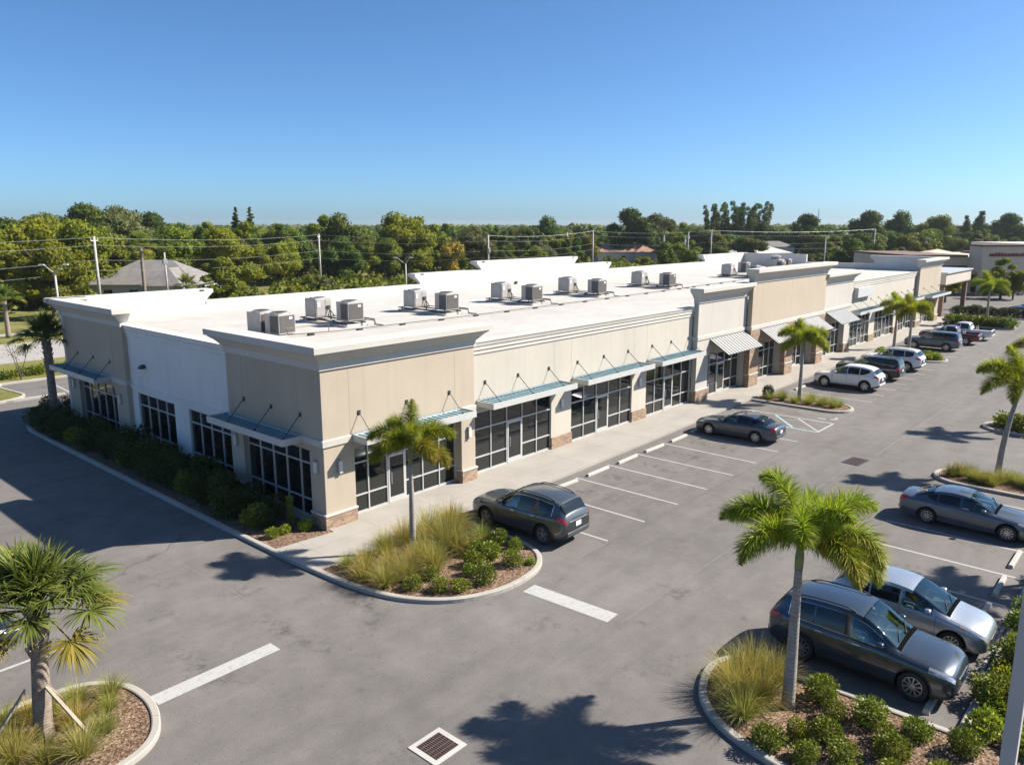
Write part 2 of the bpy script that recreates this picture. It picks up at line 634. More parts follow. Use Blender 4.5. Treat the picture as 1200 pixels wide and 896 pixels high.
M['sabal'] = mat_leaf('sabal_fan', (.085, .125, .025), (.27, .29, .065), (.15, .195, .04), trans=.3)
M['sabal_old'] = mat_leaf('yellowing_fan', (.17, .16, .03), (.36, .28, .06), (.24, .21, .04), trans=.3)
M['tuft'] = mat_leaf('muhly_grass', (.19, .19, .04), (.56, .45, .20), (.36, .31, .09), trans=.3, rough=.7)
M['tuft_green'] = mat_leaf('green_grass', (.115, .155, .025), (.38, .36, .11), (.215, .24, .05), trans=.3, rough=.7)
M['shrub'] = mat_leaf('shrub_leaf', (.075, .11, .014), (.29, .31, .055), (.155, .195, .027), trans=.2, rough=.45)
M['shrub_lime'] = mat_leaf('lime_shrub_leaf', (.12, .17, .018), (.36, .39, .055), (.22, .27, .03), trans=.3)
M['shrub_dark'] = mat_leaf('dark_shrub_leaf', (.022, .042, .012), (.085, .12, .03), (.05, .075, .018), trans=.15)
M['twig'] = simple('twig', (.10, .075, .055), .9)
TREE = [mat_leaf('tree_leaf_olive', (.09, .11, .015), (.205, .208, .032), (.145, .158, .022), trans=.27, objvar=.22, spec=.08),
        mat_leaf('tree_leaf_deep', (.044, .078, .014), (.112, .148, .028), (.075, .112, .02), trans=.22, objvar=.25, spec=.08),
        mat_leaf('tree_leaf_bright', (.105, .135, .013), (.235, .25, .03), (.16, .188, .02), trans=.3, objvar=.22, spec=.08),
        mat_leaf('tree_leaf_grey', (.08, .092, .034), (.155, .163, .064), (.115, .127, .047), trans=.22, objvar=.2, spec=.08),
        mat_leaf('tree_leaf_yellow', (.15, .13, .015), (.40, .30, .03), (.27, .21, .02), trans=.2, objvar=.1)]
# ------------------------------------------------------------------ camera, sun, sky
cam = bpy.data.cameras.new('camera')
cam.sensor_width = 36
cam.lens = 907.5 / 1200 * 36
cam.clip_end = 6000
cam.clip_start = .2
co_ = bpy.data.objects.new('camera', cam)
COL.objects.link(co_)
co_.location = (0, 0, 11.9)
co_.rotation_euler = (R(90) - math.atan((448 - 263.6) / 907.5), 0, R(41.5 - 90))
SC.camera = co_

SUN_EL, SUN_AZ = R(39.0), R(-38.5)          # azimuth measured from +X
sd = Vector((math.cos(SUN_EL) * math.cos(SUN_AZ), math.cos(SUN_EL) * math.sin(SUN_AZ), math.sin(SUN_EL)))
sl = bpy.data.lights.new('sun', 'SUN')
sl.energy = 5.0
sl.angle = R(.53)
sl.color = (1.0, .925, .82)
so = bpy.data.objects.new('sun', sl)
so.rotation_euler = sd.to_track_quat('Z', 'Y').to_euler()
COL.objects.link(so)

W = bpy.data.worlds.new('World')
SC.world = W
W.use_nodes = True
wt = W.node_tree
bg = wt.nodes['Background']
sky = wt.nodes.new('ShaderNodeTexSky')
sky.sky_type = 'NISHITA'
sky.sun_disc = False
sky.sun_elevation = SUN_EL
sky.sun_rotation = math.atan2(sd.x, sd.y)
sky.altitude = 0
sky.air_density = .65
sky.dust_density = .8
sky.ozone_density = 8.5
tint = wt.nodes.new('ShaderNodeMix')          # a slightly greener blue, as on a humid day
tint.data_type = 'RGBA'
tint.blend_type = 'MULTIPLY'
tint.inputs[0].default_value = 1
tint.inputs[7].default_value = (.885, 1.02, 1.0, 1)
wt.links.new(sky.outputs[0], tint.inputs[6])
wt.links.new(tint.outputs[2], bg.inputs[0])
bg.inputs[1].default_value = .082

vs = SC.view_settings
vs.view_transform = 'Standard'
vs.look = 'None'
vs.exposure = 1.06
vs.gamma = 1
SC.cycles.max_bounces = 6
SC.cycles.diffuse_bounces = 3
SC.cycles.glossy_bounces = 3
SC.cycles.transmission_bounces = 4
SC.cycles.transparent_max_bounces = 8
SC.cycles.caustics_reflective = False
SC.cycles.caustics_refractive = False


# ------------------------------------------------------------------ plan helpers
def smooth_path(pts, n=6, closed=False):
    P_ = [Vector(p) for p in pts]
    out = []
    N = len(P_)
    for i in range(N if closed else N - 1):
        p0, p1, p2, p3 = (P_[(i - 1) % N] if closed or i > 0 else P_[0], P_[i], P_[(i + 1) % N],
                          P_[(i + 2) % N] if closed or i + 2 < N else P_[-1])
        for k in range(n):
            t = k / n
            out.append(.5 * ((2 * p1) + (p2 - p0) * t + (2 * p0 - 5 * p1 + 4 * p2 - p3) * t * t + (3 * p1 - p0 - 3 * p2 + p3) * t ** 3))
    if not closed:
        out.append(P_[-1])
    return [(p.x, p.y) for p in out]


def offset_path(pts, d, closed=False):
    """shift a plan path to its left by d"""
    out = []
    N = len(pts)
    for i in range(N):
        a = Vector(pts[i]) - Vector(pts[i - 1]) if closed or i > 0 else None
        b = Vector(pts[(i + 1) % N]) - Vector(pts[i]) if closed or i < N - 1 else None
        a = a if a is not None else b
        b = b if b is not None else a
        n1 = Vector((-a.y, a.x)).normalized()
        n2 = Vector((-b.y, b.x)).normalized()
        den = max(.35, 1 + n1.dot(n2))
        m = (n1 + n2) / den
        out.append((pts[i][0] + m.x * d, pts[i][1] + m.y * d))
    return out


def sweep(mb, pts, prof, closed=False, mi=0, flat=None):
    """profile of (offset to the left, z) swept along a plan path, mitred"""
    rings = [offset_path(pts, d, closed) for d, z in prof]
    n, k = len(pts), len(prof)
    vs_ = [(rings[j][i][0], rings[j][i][1], prof[j][1]) for i in range(n) for j in range(k)]
    fs = []
    for i in range(n if closed else n - 1):
        i2 = (i + 1) % n
        for j in range(k):
            j2 = (j + 1) % k
            fs.append((i * k + j, i * k + j2, i2 * k + j2, i2 * k + j))
    if not closed:
        fs.append(tuple(range(k - 1, -1, -1)))
        fs.append(tuple((n - 1) * k + j for j in range(k)))
    mb.add(vs_, fs, mi)


KERB = [(0, -.05), (0, .125), (.03, .145), (.17, .15), (.2, .135), (.2, -.05)]


def kerb(name, pts, closed=False, prof=KERB):
    mb = MB()
    sweep(mb, pts, prof, closed)
    o = mb.build(name, M['kerb'])
    return struct(o)


def slab(name, pts, z0, z1, m):
    mb = MB()
    mb.poly(pts, z0, z1)
    return struct(mb.build(name, m))


def strip(name, x0, x1, y0, y1, z, m, rot=0):
    mb = MB()
    cx, cy = (x0 + x1) / 2, (y0 + y1) / 2
    hx, hy = (x1 - x0) / 2, (y1 - y0) / 2
    mb.quad((-hx, -hy, 0), (hx, -hy, 0), (hx, hy, 0), (-hx, hy, 0))
    o = mb.build(name, m, loc=(cx, cy, z))
    o.rotation_euler[2] = rot
    return struct(o)


# ------------------------------------------------------------------ ground
mb = MB()
mb.quad((-1500, -1500, -.06), (3200, -1500, -.06), (3200, 3200, -.06), (-1500, 3200, -.06))
struct(mb.build('ground', M['lawn']))

mb = MB()
mb.quad((-60, -60, 0), (230, -60, 0), (230, 66.9, 0), (-60, 66.9, 0))
struct(mb.build('parking_lot', M['asphalt']))

# street to the north with a pale verge path
M['street'] = simple('street_surface', (.33, .31, .29), .9, var=.1, vs=.3, fine=40)
strip('street', -80, 160, 77.2, 89.5, -.03, M['street'])
strip('path', -80, 160, 97.2, 99.4, -.03, M['walk'])
for y in (76.95, 89.5):
    mb = MB()
    mb.box(-80, 160, y, y + .25, -.06, .08)
    struct(mb.build('kerb', M['kerb']))

# grass verge between the lot and the street, with its kerb
verge = [(-60, 60.0), (13.5, 60.0), (15.4, 60.15), (16.8, 60.7), (17.35, 61.6), (17.3, 62.7), (17.0, 66.0), (17.4, 66.85), (19, 67.0), (120, 67.0)]
vp = smooth_path(verge, 5)
pen = [p for p in vp if p[0] < 17.6 and p[1] < 66.5]
slab('grass_verge', [(p[0] - .05, p[1] + .08) for p in pen] + [(-60, 66.6)], -.05, .1, M['lawn'])
slab('grass_verge', [(-60, 66.6), (16.95, 66.6), (17.4, 67.1), (120, 67.1), (120, 76.9), (-60, 76.9)], -.05, .102, M['lawn'])
kerb('kerb', vp)

# walk in front of the shops
walk_edge = [(20.9, 21.68), (28, 21.72), (36, 21.9), (48, 22.3), (60, 22.45), (80, 22.5), (113, 22.7)]
slab('sidewalk', [(14.3, 21.7)] + walk_edge + [(113, 25.3), (16.8, 25.3), (16.8, 24.2), (14.3, 24.45)], -.05, .12, M['walk'])
slab('walk_corner', [(109.2, 25.3), (113, 25.3), (113, 28), (109.2, 28)], -.05, .117, M['walk'])

# the planted end bed, the west bed and their one long kerb
k3 = [(22, 54.7), (19.5, 54.7), (17, 54.4), (15.2, 53.3), (14.3, 51.2), (14.15, 48), (14.13, 40), (14.13, 30), (14.16, 24.5), (14.25, 21.9), (14.42, 19.8),
      (14.9, 18.0), (15.95, 16.62), (17.55, 15.92), (19.3, 15.98), (20.4, 16.6), (20.95, 17.6), (21.1, 19), (21.1, 20.5), (21.1, 21.66)]
k3s = smooth_path(k3, 5)
kerb('kerb', k3s)
inn = offset_path(k3s, .16)
isl = [p for p in inn if p[1] < 21.6]
slab('mulch_bed', isl + [(21.0, 21.72), (14.35, 21.72)], -.05, .1, M['mulch'])
wst = [p for p in inn if p[1] > 24.6 and p[0] < 19.6]
slab('mulch_bed', [(17.2, 25.3)] + [(17.2, 54.2)] + wst + [(14.3, 24.4), (16.7, 24.2), (17.0, 24.2)], -.05, .098, M['mulch'])

# bed at the lower right, its kerb ring, and the long hedge bed behind the wheel stops
kR = [(19.25, 2.95), (19.2, 5.2), (19.12, 7.3), (18.9, 8.35), (18.25, 8.72), (17.5, 8.66), (16.5, 8.2), (15.75, 7.3), (15.33, 6.0), (15.2, 4.4), (15.2, 1)]
kRs = smooth_path(kR, 5)
kerb('kerb', kRs)
slab('mulch_bed', offset_path(kRs, .16) + [(15.3, -1.5), (19.6, -1.5)], -.05, .1, M['mulch'])
kerb('kerb', [(90, 2.95), (19.05, 2.95)])
slab('mulch_bed', [(19.3, -1.5), (90, -1.5), (90, 2.8), (19.3, 2.8)], -.05, .096, M['mulch'])

# bed at the lower left
kL = [(-2, 20.9), (2.5, 20.9), (5.2, 20.85), (6.4, 20.55), (7.05, 19.75), (7.2, 18.7), (7.0, 17.7), (6.5, 16.9), (5.6, 16.5), (4, 16.4), (-2, 16.4)]
kLs = smooth_path(kL, 5)
kerb('kerb', [(p[0], p[1]) for p in reversed(kLs)])
slab('mulch_bed', offset_path(list(reversed(kLs)), .16), -.05, .1, M['mulch'])


def finger(x0, x1, y0, y1, root):
    """rounded planting finger pointing at -Y from the walk (root 'n') or at +Y (root 's')"""
    r = (x1 - x0) / 2
    if root == 'n':
        p = [(x0, y1), (x0, y0 + r)] + [((x0 + x1) / 2 - r * math.cos(a), y0 + r - r * math.sin(a)) for a in [PI * k / 10 for k in range(1, 10)]] + [(x1, y0 + r), (x1, y1)]
    else:
        p = [(x1, y0), (x1, y1 - r)] + [((x0 + x1) / 2 + r * math.cos(a), y1 - r + r * math.sin(a)) for a in [PI * k / 10 for k in range(1, 10)]] + [(x0, y1 - r), (x0, y0)]
    kerb('kerb', p)
    slab('mulch_bed', offset_path(p, .16), -.05, .1, M['mulch'])


finger(50.0, 52.7, 15.85, 22.2, 'n')
finger(74.6, 78.0, 15.9, 22.4, 'n')
finger(39.45, 42.2, 3.0, 8.55, 's')
finger(51.6, 54.4, 3.0, 8.8, 's')
finger(104.8, 107.8, 15.4, 22.5, 'n')
# far bed beyond the end of the row
slab('mulch_bed', [(117.2, 14), (120.2, 14), (120.2, 25), (117.2, 25)], -.05, .1, M['mulch'])
kerb('kerb', [(117.1, 14), (120.3, 14), (120.3, 25), (117.1, 25)], closed=True)
slab('mulch_bed', [(109.1, 28.2), (112, 28.2), (112, 51), (109.1, 51)], -.05, .1, M['mulch'])

# ------------------------------------------------------------------ painted markings
Z = .004
for i in range(8):
    strip('stall_line', 23.38 + 2.66 * i - .05, 23.38 + 2.66 * i + .05, 15.78, 21.3, Z, M['white_paint'], R(-.4) if i % 2 else R(.3))
for x in (55.1, 57.75, 60.4, 63.05, 65.7, 68.35, 71.0):
    strip('stall_line', x - .05, x + .05, 15.78, 21.6, Z, M['white_paint'])
for x in (79.5, 82.2, 84.9, 87.6, 90.3, 93.0, 95.7, 98.4, 101.1):
    strip('stall_line', x - .05, x + .05, 15.78, 21.6, Z, M['white_paint'])
for x in (22.15, 24.8, 27.47, 30.08, 32.75, 35.4, 38.0):
    strip('stall_line', x - .055, x + .055, 3.3, 8.42, Z, M['white_paint'])
for x in (44.75, 47.4):
    strip('stall_line', x - .06, x + .06, 15.75, 21.6, Z, M['teal_paint'] if x < 45 else M['white_paint'])
strip('stall_line', 44.75, 47.4, 15.62, 15.75, Z, M['white_paint'])
for y in (16.6, 18.1, 19.6):
    strip('hatch_line', 44.55, 47.6, y + .1, y + .22, Z + .002, M['teal_paint'] if y > 17 else M['white_paint'], R(42))
mb = MB()
for a0, a1, rr in ((200, 330, .38),):
    for k in range(8):
        t0, t1 = R(a0 + (a1 - a0) * k / 8), R(a0 + (a1 - a0) * (k + 1) / 8)
        mb.quad(((rr + .07) * math.cos(t0), (rr + .07) * math.sin(t0), 0), ((rr + .07) * math.cos(t1), (rr + .07) * math.sin(t1), 0),
                ((rr - .07) * math.cos(t1), (rr - .07) * math.sin(t1), 0), ((rr - .07) * math.cos(t0), (rr - .07) * math.sin(t0), 0))
mb.quad((-.55, .1, 0), (-.4, .1, 0), (-.4, .6, 0), (-.55, .6, 0))
struct(mb.build('stall_symbol', M['white_paint'], loc=(48.7, 16.35, Z)))
strip('stop_bar', 7.25, 10.74, 18.36, 18.88, Z, M['white_paint'])
strip('stop_bar', 18.14, 18.78, 12.25, 15.5, Z, M['white_paint'], R(3))
strip('stall_line', -1, 7.06, 23.05, 23.17, Z, M['white_paint'])
strip('stall_line', -3, 3.6, 22.0, 22.1, Z, M['white_paint'], R(3))
strip('stall_line', 19.95, 20.08, 60.4, 63.9, Z, M['white_paint'], R(-4))
strip('stall_line', 22.4, 30, 3.05, 3.12, Z, M['faded_paint'])
# thin tar seams where two passes of paving meet
M['seam'] = simple('tar_seam', (.115, .106, .10), .9, var=.4, vs=1.5)
M['pale_seam'] = simple('rubbed_seam', (.185, .169, .158), .9, var=.25, vs=.8)
strip('paving_seam', 21.5, 72, 15.55, 15.60, .002, M['seam'])
strip('paving_seam', 27, 40, 12.0, 12.03, .0015, M['pale_seam'])
strip('paving_seam', 42, 66, 11.6, 11.66, .0018, M['pale_seam'])
strip('paving_seam', 18.5, 27, 11.9, 11.93, .0016, M['pale_seam'])
strip('paving_seam', 11.66, 11.69, 18.5, 27, .0022, M['pale_seam'], R(2))
# ------------------------------------------------------------------ the shopping centre
BLD = thing('shopping_center', 'long single storey cream and tan stucco shopping center with white flat roof and stepped cornices', 'shopping center', (16.75, 24.55, 0))
OX, OY = 16.75, 24.55


def part(mb, name, mats, parent=BLD, **k):
    """world-space mesh made into a child of the building (or of one of its parts)"""
    o = mb.build(name, mats, **k)
    o.parent = parent
    base = Vector((OX, OY, 0))
    if parent is BLD:
        o.matrix_parent_inverse = Matrix.Translation(-base)
    return o


TH = .35
HEAD = 3.18


def facade_wall(name, m, x0, x1, y, top, opens, inward=1, axis='x', z0=0.0, sill=0.0):
    """wall slab along an axis with door-height openings"""
    mb = MB()
    a, b = (y, y + TH * inward) if inward > 0 else (y + TH * inward, y)

    def bx(u0, u1, z_0, z_1):
        if u1 - u0 < 1e-4:
            return
        if axis == 'x':
            mb.box(u0, u1, a, b, z_0, z_1)
        else:
            mb.box(a, b, u0, u1, z_0, z_1)
    cur = x0
    for (o0, o1) in opens:
        bx(cur, o0, z0, HEAD)
        if sill:
            bx(o0, o1, z0, sill)
        cur = o1
    bx(cur, x1, z0, HEAD)
    bx(x0, x1, HEAD, top)
    return part(mb, name, m)


def cornice(path, top, big=True, m=None):
    """path runs with the outside of the wall on its right"""
    if big:
        pr = [(0, -.98), (-.07, -.98), (-.07, -.72), (-.13, -.66), (-.18, -.60), (-.34, -.42), (-.50, -.30), (-.52, -.24), (-.62, -.23), (-.63, 0), (-.60, .03), (TH + .014, .03), (TH + .014, -.1), (.02, -.1)]
    else:
        pr = [(0, -.60), (-.05, -.60), (-.05, -.50), (-.025, -.485), (-.025, -.42), (-.09, -.40), (-.09, -.30), (-.065, -.285), (-.12, -.22), (-.16, -.04), (-.19, -.03), (-.19, .02), (TH + .014, .02), (TH + .014, -.1), (.02, -.1)]
    mb = MB()
    sweep(mb, path, [(d, z + top) for d, z in pr])
    return part(mb, 'cornice', m or M['trim'])


def band(path, z0, z1, d=.06, m=None):
    mb = MB()
    sweep(mb, path, [(.05, z0), (-d, z0), (-d - .015, z1 - .03), (-d * .4, z1), (.05, z1)])
    return part(mb, 'band_course', m or M['trim'])


def stone_base(x0, x1, y0, y1, top=.70, cap=True):
    mb = MB()
    mb.box(x0 - .018, x1 + .018, y0, y1 + .004, 0, top)
    s = part(mb, 'stone_base', M['stone'], bevel=.008)
    if cap:
        mb = MB()
        mb.box(x0 - .035, x1 + .035, y0 - .035, y1 + .035, top + .001, top + .085)
        part(mb, 'stone_cap', M['trim'], s, bevel=.012)
    return s


def storefront(u0, u1, plane, axis, ncol, door=None, z0=.12, z1=HEAD, rows=(.92, 2.32), double=False):
    """aluminium frame in an opening, panes behind it, a door leaf"""
    fr, gl = MB(), MB()
    w = .055
    sgn = 1 if axis == 'x' else -1

    def P3(u, d, z):
        return (u, plane + d, z) if axis == 'x' else (plane + d, u, z)

    def bar(a, b, c, d, dep=.06):
        if axis == 'x':
            fr.box(a, b, plane - dep, plane + .03, c, d)
        else:
            fr.box(plane - dep, plane + .03, a, b, c, d)
    cw = (u1 - u0) / ncol
    xs = [u0 + cw * i for i in range(ncol + 1)]
    dz = 2.32
    for i, x in enumerate(xs):
        bar(max(u0, x - w / 2), min(u1, x + w / 2), z0, z1, .058)
    zs = [z0, z0 + .09] + list(rows) + [z1]
    for i in range(ncol):
        a, b = xs[i] + w / 2, xs[i + 1] - w / 2
        isd = door is not None and (i == door or (double and i == door + 1))
        if not isd:
            bar(a, b, z0, z0 + .09, .052)
            bar(a, b, rows[0] - w / 2, rows[0] + w / 2, .054)
        bar(a, b, rows[1] - w / 2, rows[1] + w / 2, .056)
        bar(a, b, z1 - .06, z1, .05)
        cells = [(rows[1] + .02, z1 - .05)] + ([] if isd else [(z0 + .08, rows[0]), (rows[0], rows[1])])
        for (c, d) in cells:
            t1, t2 = random.uniform(-.0035, .0035), random.uniform(-.0035, .0035)
            q = [P3(a - .02, t1 + t2, c), P3(b + .02, -t1 + t2, c), P3(b + .02, -t1 - t2, d), P3(a - .02, t1 - t2, d)]
            if axis != 'x':
                q = [q[1], q[0], q[3], q[2]]
            gl.quad(*q)
    f = part(fr, 'storefront', M['alu'])
    part(gl, 'glass_pane', M['glass'], f)
    if door is not None:
        for i in ([door, door + 1] if double else [door]):
            a, b = xs[i] + w / 2 + .01, xs[i + 1] - w / 2 - .01
            db, dg = MB(), MB()
            y0, y1 = plane - .075, plane - .02
            st = .085
            db.box(a, a + st, y0, y1, z0 + .01, rows[1] - .04)
            db.box(b - st, b, y0, y1, z0 + .01, rows[1] - .04)
            db.box(a + st, b - st, y0, y1, z0 + .01, z0 + .26)
            db.box(a + st, b - st, y0, y1, rows[1] - .14, rows[1] - .04)
            db.quad((a + st - .01, plane - .045, z0 + .25), (b - st + .01, plane - .045, z0 + .25), (b - st + .01, plane - .045, rows[1] - .12), (a + st - .01, plane - .045, rows[1] - .12), 1)
            hx = a + .15 if (i - door) % 2 == 0 else b - .15
            db.box(hx - .015, hx + .015, y0 - .05, y0 - .02, 1.0, 1.5, 2)
            db.box(hx - .012, hx + .012, y0 - .02, y0, 1.03, 1.07, 2)
            db.box(hx - .012, hx + .012, y0 - .02, y0, 1.43, 1.47, 2)
            part(db, 'door', [M['alu'], M['glass'], M['steel']], f)
    return f


def canopy(u0, u1, wall, out, axis='x', zt=3.74, nrod=3, rods=None):
    """flat sheet canopy hung on tie rods; out is the projection, negative towards -Y / -X"""
    mb, ro = MB(), MB()
    a, b = sorted((wall, wall + out))
    e = .06

    def bx(m_, p0, p1, q0, q1, z0, z1, mi=0):
        if axis == 'x':
            m_.box(p0, p1, q0, q1, z0, z1, mi)
        else:
            m_.box(q0, q1, p0, p1, z0, z1, mi)
    inner = wall - .004
    # fascia on three sides, standing-seam sheet between
    bx(mb, u0, u1, a, a + e, zt - .26, zt + .02)
    bx(mb, u0, u0 + e, a + e, inner, zt - .26, zt + .02)
    bx(mb, u1 - e, u1, a + e, inner, zt - .26, zt + .02)
    c = part(mb, 'canopy', M['fascia'])
    sh = MB()
    bx(sh, u0 + e, u1 - e, a + e, inner, zt - .14, zt - .05)
    n = int((u1 - u0) / .3)
    for i in range(1, n):
        x = u0 + (u1 - u0) * i / n
        bx(sh, x - .012, x + .012, a + e + .003, inner - .003, zt - .05, zt - .018)
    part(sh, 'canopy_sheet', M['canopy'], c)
    bx(ro, u0 + .02, u1 - .02, wall - .06, wall - .004, zt - .012, zt + .05)
    part(ro, 'canopy_flashing', M['steel'], c)
    L = u1 - u0
    for i in range(nrod):
        u = (rods[i] if rods else u0 + L * (.11 + .78 * i / (nrod - 1)))
        rb = MB()
        if axis == 'x':
            p, q = (u, wall - .03, 4.56), (u, a + .12, zt + .01)
            rb.box(u - .07, u + .07, wall - .03, wall - .001, 4.47, 4.65)
            rb.box(u - .03, u + .03, a + .08, a + .16, zt - .05, zt + .06)
        else:
            p, q = (wall - .03, u, 4.56), (a + .12, u, zt + .01)
            rb.box(wall - .03, wall - .001, u - .07, u + .07, 4.47, 4.65)
            rb.box(a + .08, a + .16, u - .03, u + .03, zt - .05, zt + .06)
        rb.tube([p, q], .018, 6)
        part(rb, 'tie_rod', M['dark'], c)
    return c


def awning(x0, x1, wall, zt=4.30, zb=3.38, out=1.45, mat='awning'):
    mb = MB()
    y1, y0 = wall - .01, wall - out
    t = .035
    mb.add([(x0, y1, zt), (x1, y1, zt), (x1, y0, zb), (x0, y0, zb), (x0, y1, zt - t), (x1, y1, zt - t), (x1, y0, zb - t), (x0, y0, zb - t)],
           [(3, 2, 1, 0), (4, 5, 6, 7), (0, 1, 5, 4), (1, 2, 6, 5), (2, 3, 7, 6), (3, 0, 4, 7)])
    # standing ribs of the sheet
    n = int((x1 - x0) / .34)
    a = part(mb, 'awning', M[mat])
    fr = MB()
    for x in (x0 + .05, x1 - .05):
        fr.tube([(x, y1, zt - .1), (x, y0 + .05, zb - .03), (x, y1, zb - .03)], .022, 6)
    fr.tube([(x0 + .05, y0 + .05, zb - .05), (x1 - .05, y0 + .05, zb - .05)], .022, 6)
    part(fr, 'awning_frame', M['dark'], a)
    return a


def sconce(x, y, z, axis='x'):
    mb = MB()
    if axis == 'x':
        mb.box(x - .09, x + .09, y - .05, y - .001, z - .27, z + .27)
        mb.box(x - .075, x + .075, y - .13, y - .05, z - .23, z + .23, 1)
        mb.box(x - .085, x + .085, y - .14, y - .05, z + .23, z + .26)
        mb.box(x - .085, x + .085, y - .14, y - .05, z - .26, z - .23)
    else:
        mb.box(x - .05, x - .001, y - .09, y + .09, z - .27, z + .27)
        mb.box(x - .13, x - .05, y - .075, y + .075, z - .23, z + .23, 1)
        mb.box(x - .14, x - .05, y - .085, y + .085, z + .23, z + .26)
        mb.box(x - .14, x - .05, y - .085, y + .085, z - .26, z - .23)
    part(mb, 'wall_lamp', [M['steel'], M['lens']])


# ---- front facade -------------------------------------------------------------
FX0, FX1 = 16.75, 109.0
Yt, Ym, Y3 = 24.55, 24.95, 24.15
YB = 51.0
GL = 25.06

front = [  # name, material, x0, x1, plane, top, openings
    ('tower_wall', 'tan', 16.75, 25.1, Yt, 7.46, [(18.2, 24.25)]),
    ('front_wall', 'cream', 25.1, 46.35, Ym, 6.58, [(25.55, 31.35), (33.1, 39.15), (40.75, 46.3)]),
    ('tower_wall', 'pale', 46.35, 53.65, Yt, 7.82, [(48.0, 53.6)]),
    ('tower_wall', 'tan', 53.65, 68.2, Y3, 8.78, [(55.1, 60.1), (61.6, 66.8)]),
    ('tower_wall', 'pale', 68.2, 76.3, Yt, 7.72, [(69.7, 74.8)]),
    ('front_wall', 'cream', 76.3, 99.3, Ym, 6.62, [(77.8, 83.4), (85.2, 91.8), (93.7, 98.9)]),
    ('tower_wall', 'tan', 99.3, 109.0, Yt, 7.95, [(101.0, 107.4)]),
]
for nm, m, x0, x1, y, top, op in front:
    facade_wall(nm, M[m], x0, x1, y, top, op)

# storefronts sit on one line behind the piers
storefront(18.2, 24.25, GL, 'x', 6, door=2, double=False)
for a, b, d in ((25.55, 31.35, 2), (33.1, 39.15, 2), (40.75, 46.3, 2)):
    storefront(a, b, GL, 'x', 5, door=d)
for a, b, d in ((48.0, 53.6, 2), (55.1, 60.1, 1), (61.6, 66.8, 2), (69.7, 74.8, 2), (77.8, 83.4, 2), (85.2, 91.8, 2), (93.7, 98.9, 2), (101.0, 107.4, 2)):
    storefront(a, b, GL, 'x', 5, door=d)
# jamb returns between the piers and the recessed glass
for nm, m, x0, x1, y, top, op in front:
    for a, b in op:
        if y + TH < GL - .02:
            for q in ((a - .12, a, 0, HEAD), (b, b + .12, 0, HEAD), (a - .12, b + .12, HEAD + .001, HEAD + .12)):
                mb = MB()
                mb.box(q[0], q[1], y + TH + .001, GL + .3, q[2], q[3])
                part(mb, 'jamb_return', M['cream'])

# cornices
cornice([(25.1, Yt + TH), (25.1, Yt), (16.75, Yt), (16.75, 31.6), (16.75 + TH, 31.6)][::-1], 7.46)
cornice([(25.1, Ym), (46.35, Ym)], 6.58, big=False)
cornice([(46.35, Yt + TH), (46.35, Yt), (53.65, Yt)], 7.82)
cornice([(53.65, Y3 + TH), (53.65, Y3), (68.2, Y3), (68.2, Y3 + TH)], 8.78)
cornice([(68.2, Yt), (76.3, Yt), (76.3, Yt + TH)], 7.72)
cornice([(76.3, Ym), (99.3, Ym)], 6.62, big=False)
cornice([(99.3, Yt + TH), (99.3, Yt), (109, Yt), (109, 32.5), (109 - TH, 32.5)], 7.95)
# band courses
band([(16.75, 31.6), (16.75, Yt), (25.1, Yt), (25.1, Ym)], 3.46, 3.74)
band([(46.35, Ym), (46.35, Yt), (53.65, Yt)], 4.36, 4.62)
band([(53.65, Yt), (53.65, Y3), (68.2, Y3), (68.2, Yt)], 4.36, 4.64)
band([(68.2, Yt), (76.3, Yt), (76.3, Ym)], 4.36, 4.62)
band([(99.3, Ym), (99.3, Yt), (109, Yt)], 3.46, 3.74)

# control joints pressed in the stucco
M['joint'] = simple('control_joint', (.30, .255, .205), .95)
mb = MB()
for x, y, z0, z1 in ((18.05, Yt, 3.76, 6.45), (23.85, Yt, 3.76, 6.45), (31.6, Ym, 3.8, 5.95), (33.05, Ym, 3.8, 5.95), (39.3, Ym, 3.8, 5.95), (40.7, Ym, 3.8, 5.95),
                     (60.8, Y3, 4.7, 7.75), (85.0, Ym, 3.8, 5.95), (92.7, Ym, 3.8, 5.95)):
    mb = MB()
    mb.box(x - .009, x + .009, y - .0025, y + .02, z0, z1)
    part(mb, 'control_joint', M['joint'])
for y, z0, z1 in ((26.2, 3.76, 6.45), (30.3, 3.76, 6.45), (43.9, 3.76, 6.5), (49.2, 3.76, 6.5)):
    mb = MB()
    mb.box(16.75 - .0025, 16.77, y - .009, y + .009, z0, z1)
    part(mb, 'control_joint', M['joint'])

# stone bases on every pier
stone_base(16.69, 18.2, Yt - .06, Yt + TH, .64)
stone_base(24.25, 25.2, Yt - .06, Yt + TH, .66, True)
for a, b in ((31.35, 33.1), (39.15, 40.75)):
    stone_base(a, b, Ym - .07, Ym + .2, .74, False)
stone_base(46.3, 48.0, Yt - .07, Yt + TH, .9, True)
stone_base(53.6, 55.1, Y3 - .07, Y3 + TH, 1.0, True)
stone_base(60.1, 61.6, Y3 - .07, Y3 + TH, 1.0, True)
stone_base(66.8, 68.26, Y3 - .07, Y3 + TH, 1.0, True)
stone_base(74.8, 76.36, Yt - .07, Yt + TH, .9, True)
for a, b in ((83.4, 85.2), (91.8, 93.7)):
    stone_base(a, b, Ym - .07, Ym + .2, .8, False)
stone_base(98.9, 101.0, Yt - .07, Yt + TH, .8, True)
stone_base(107.4, 109.05, Yt - .07, Yt + TH, .8, True)
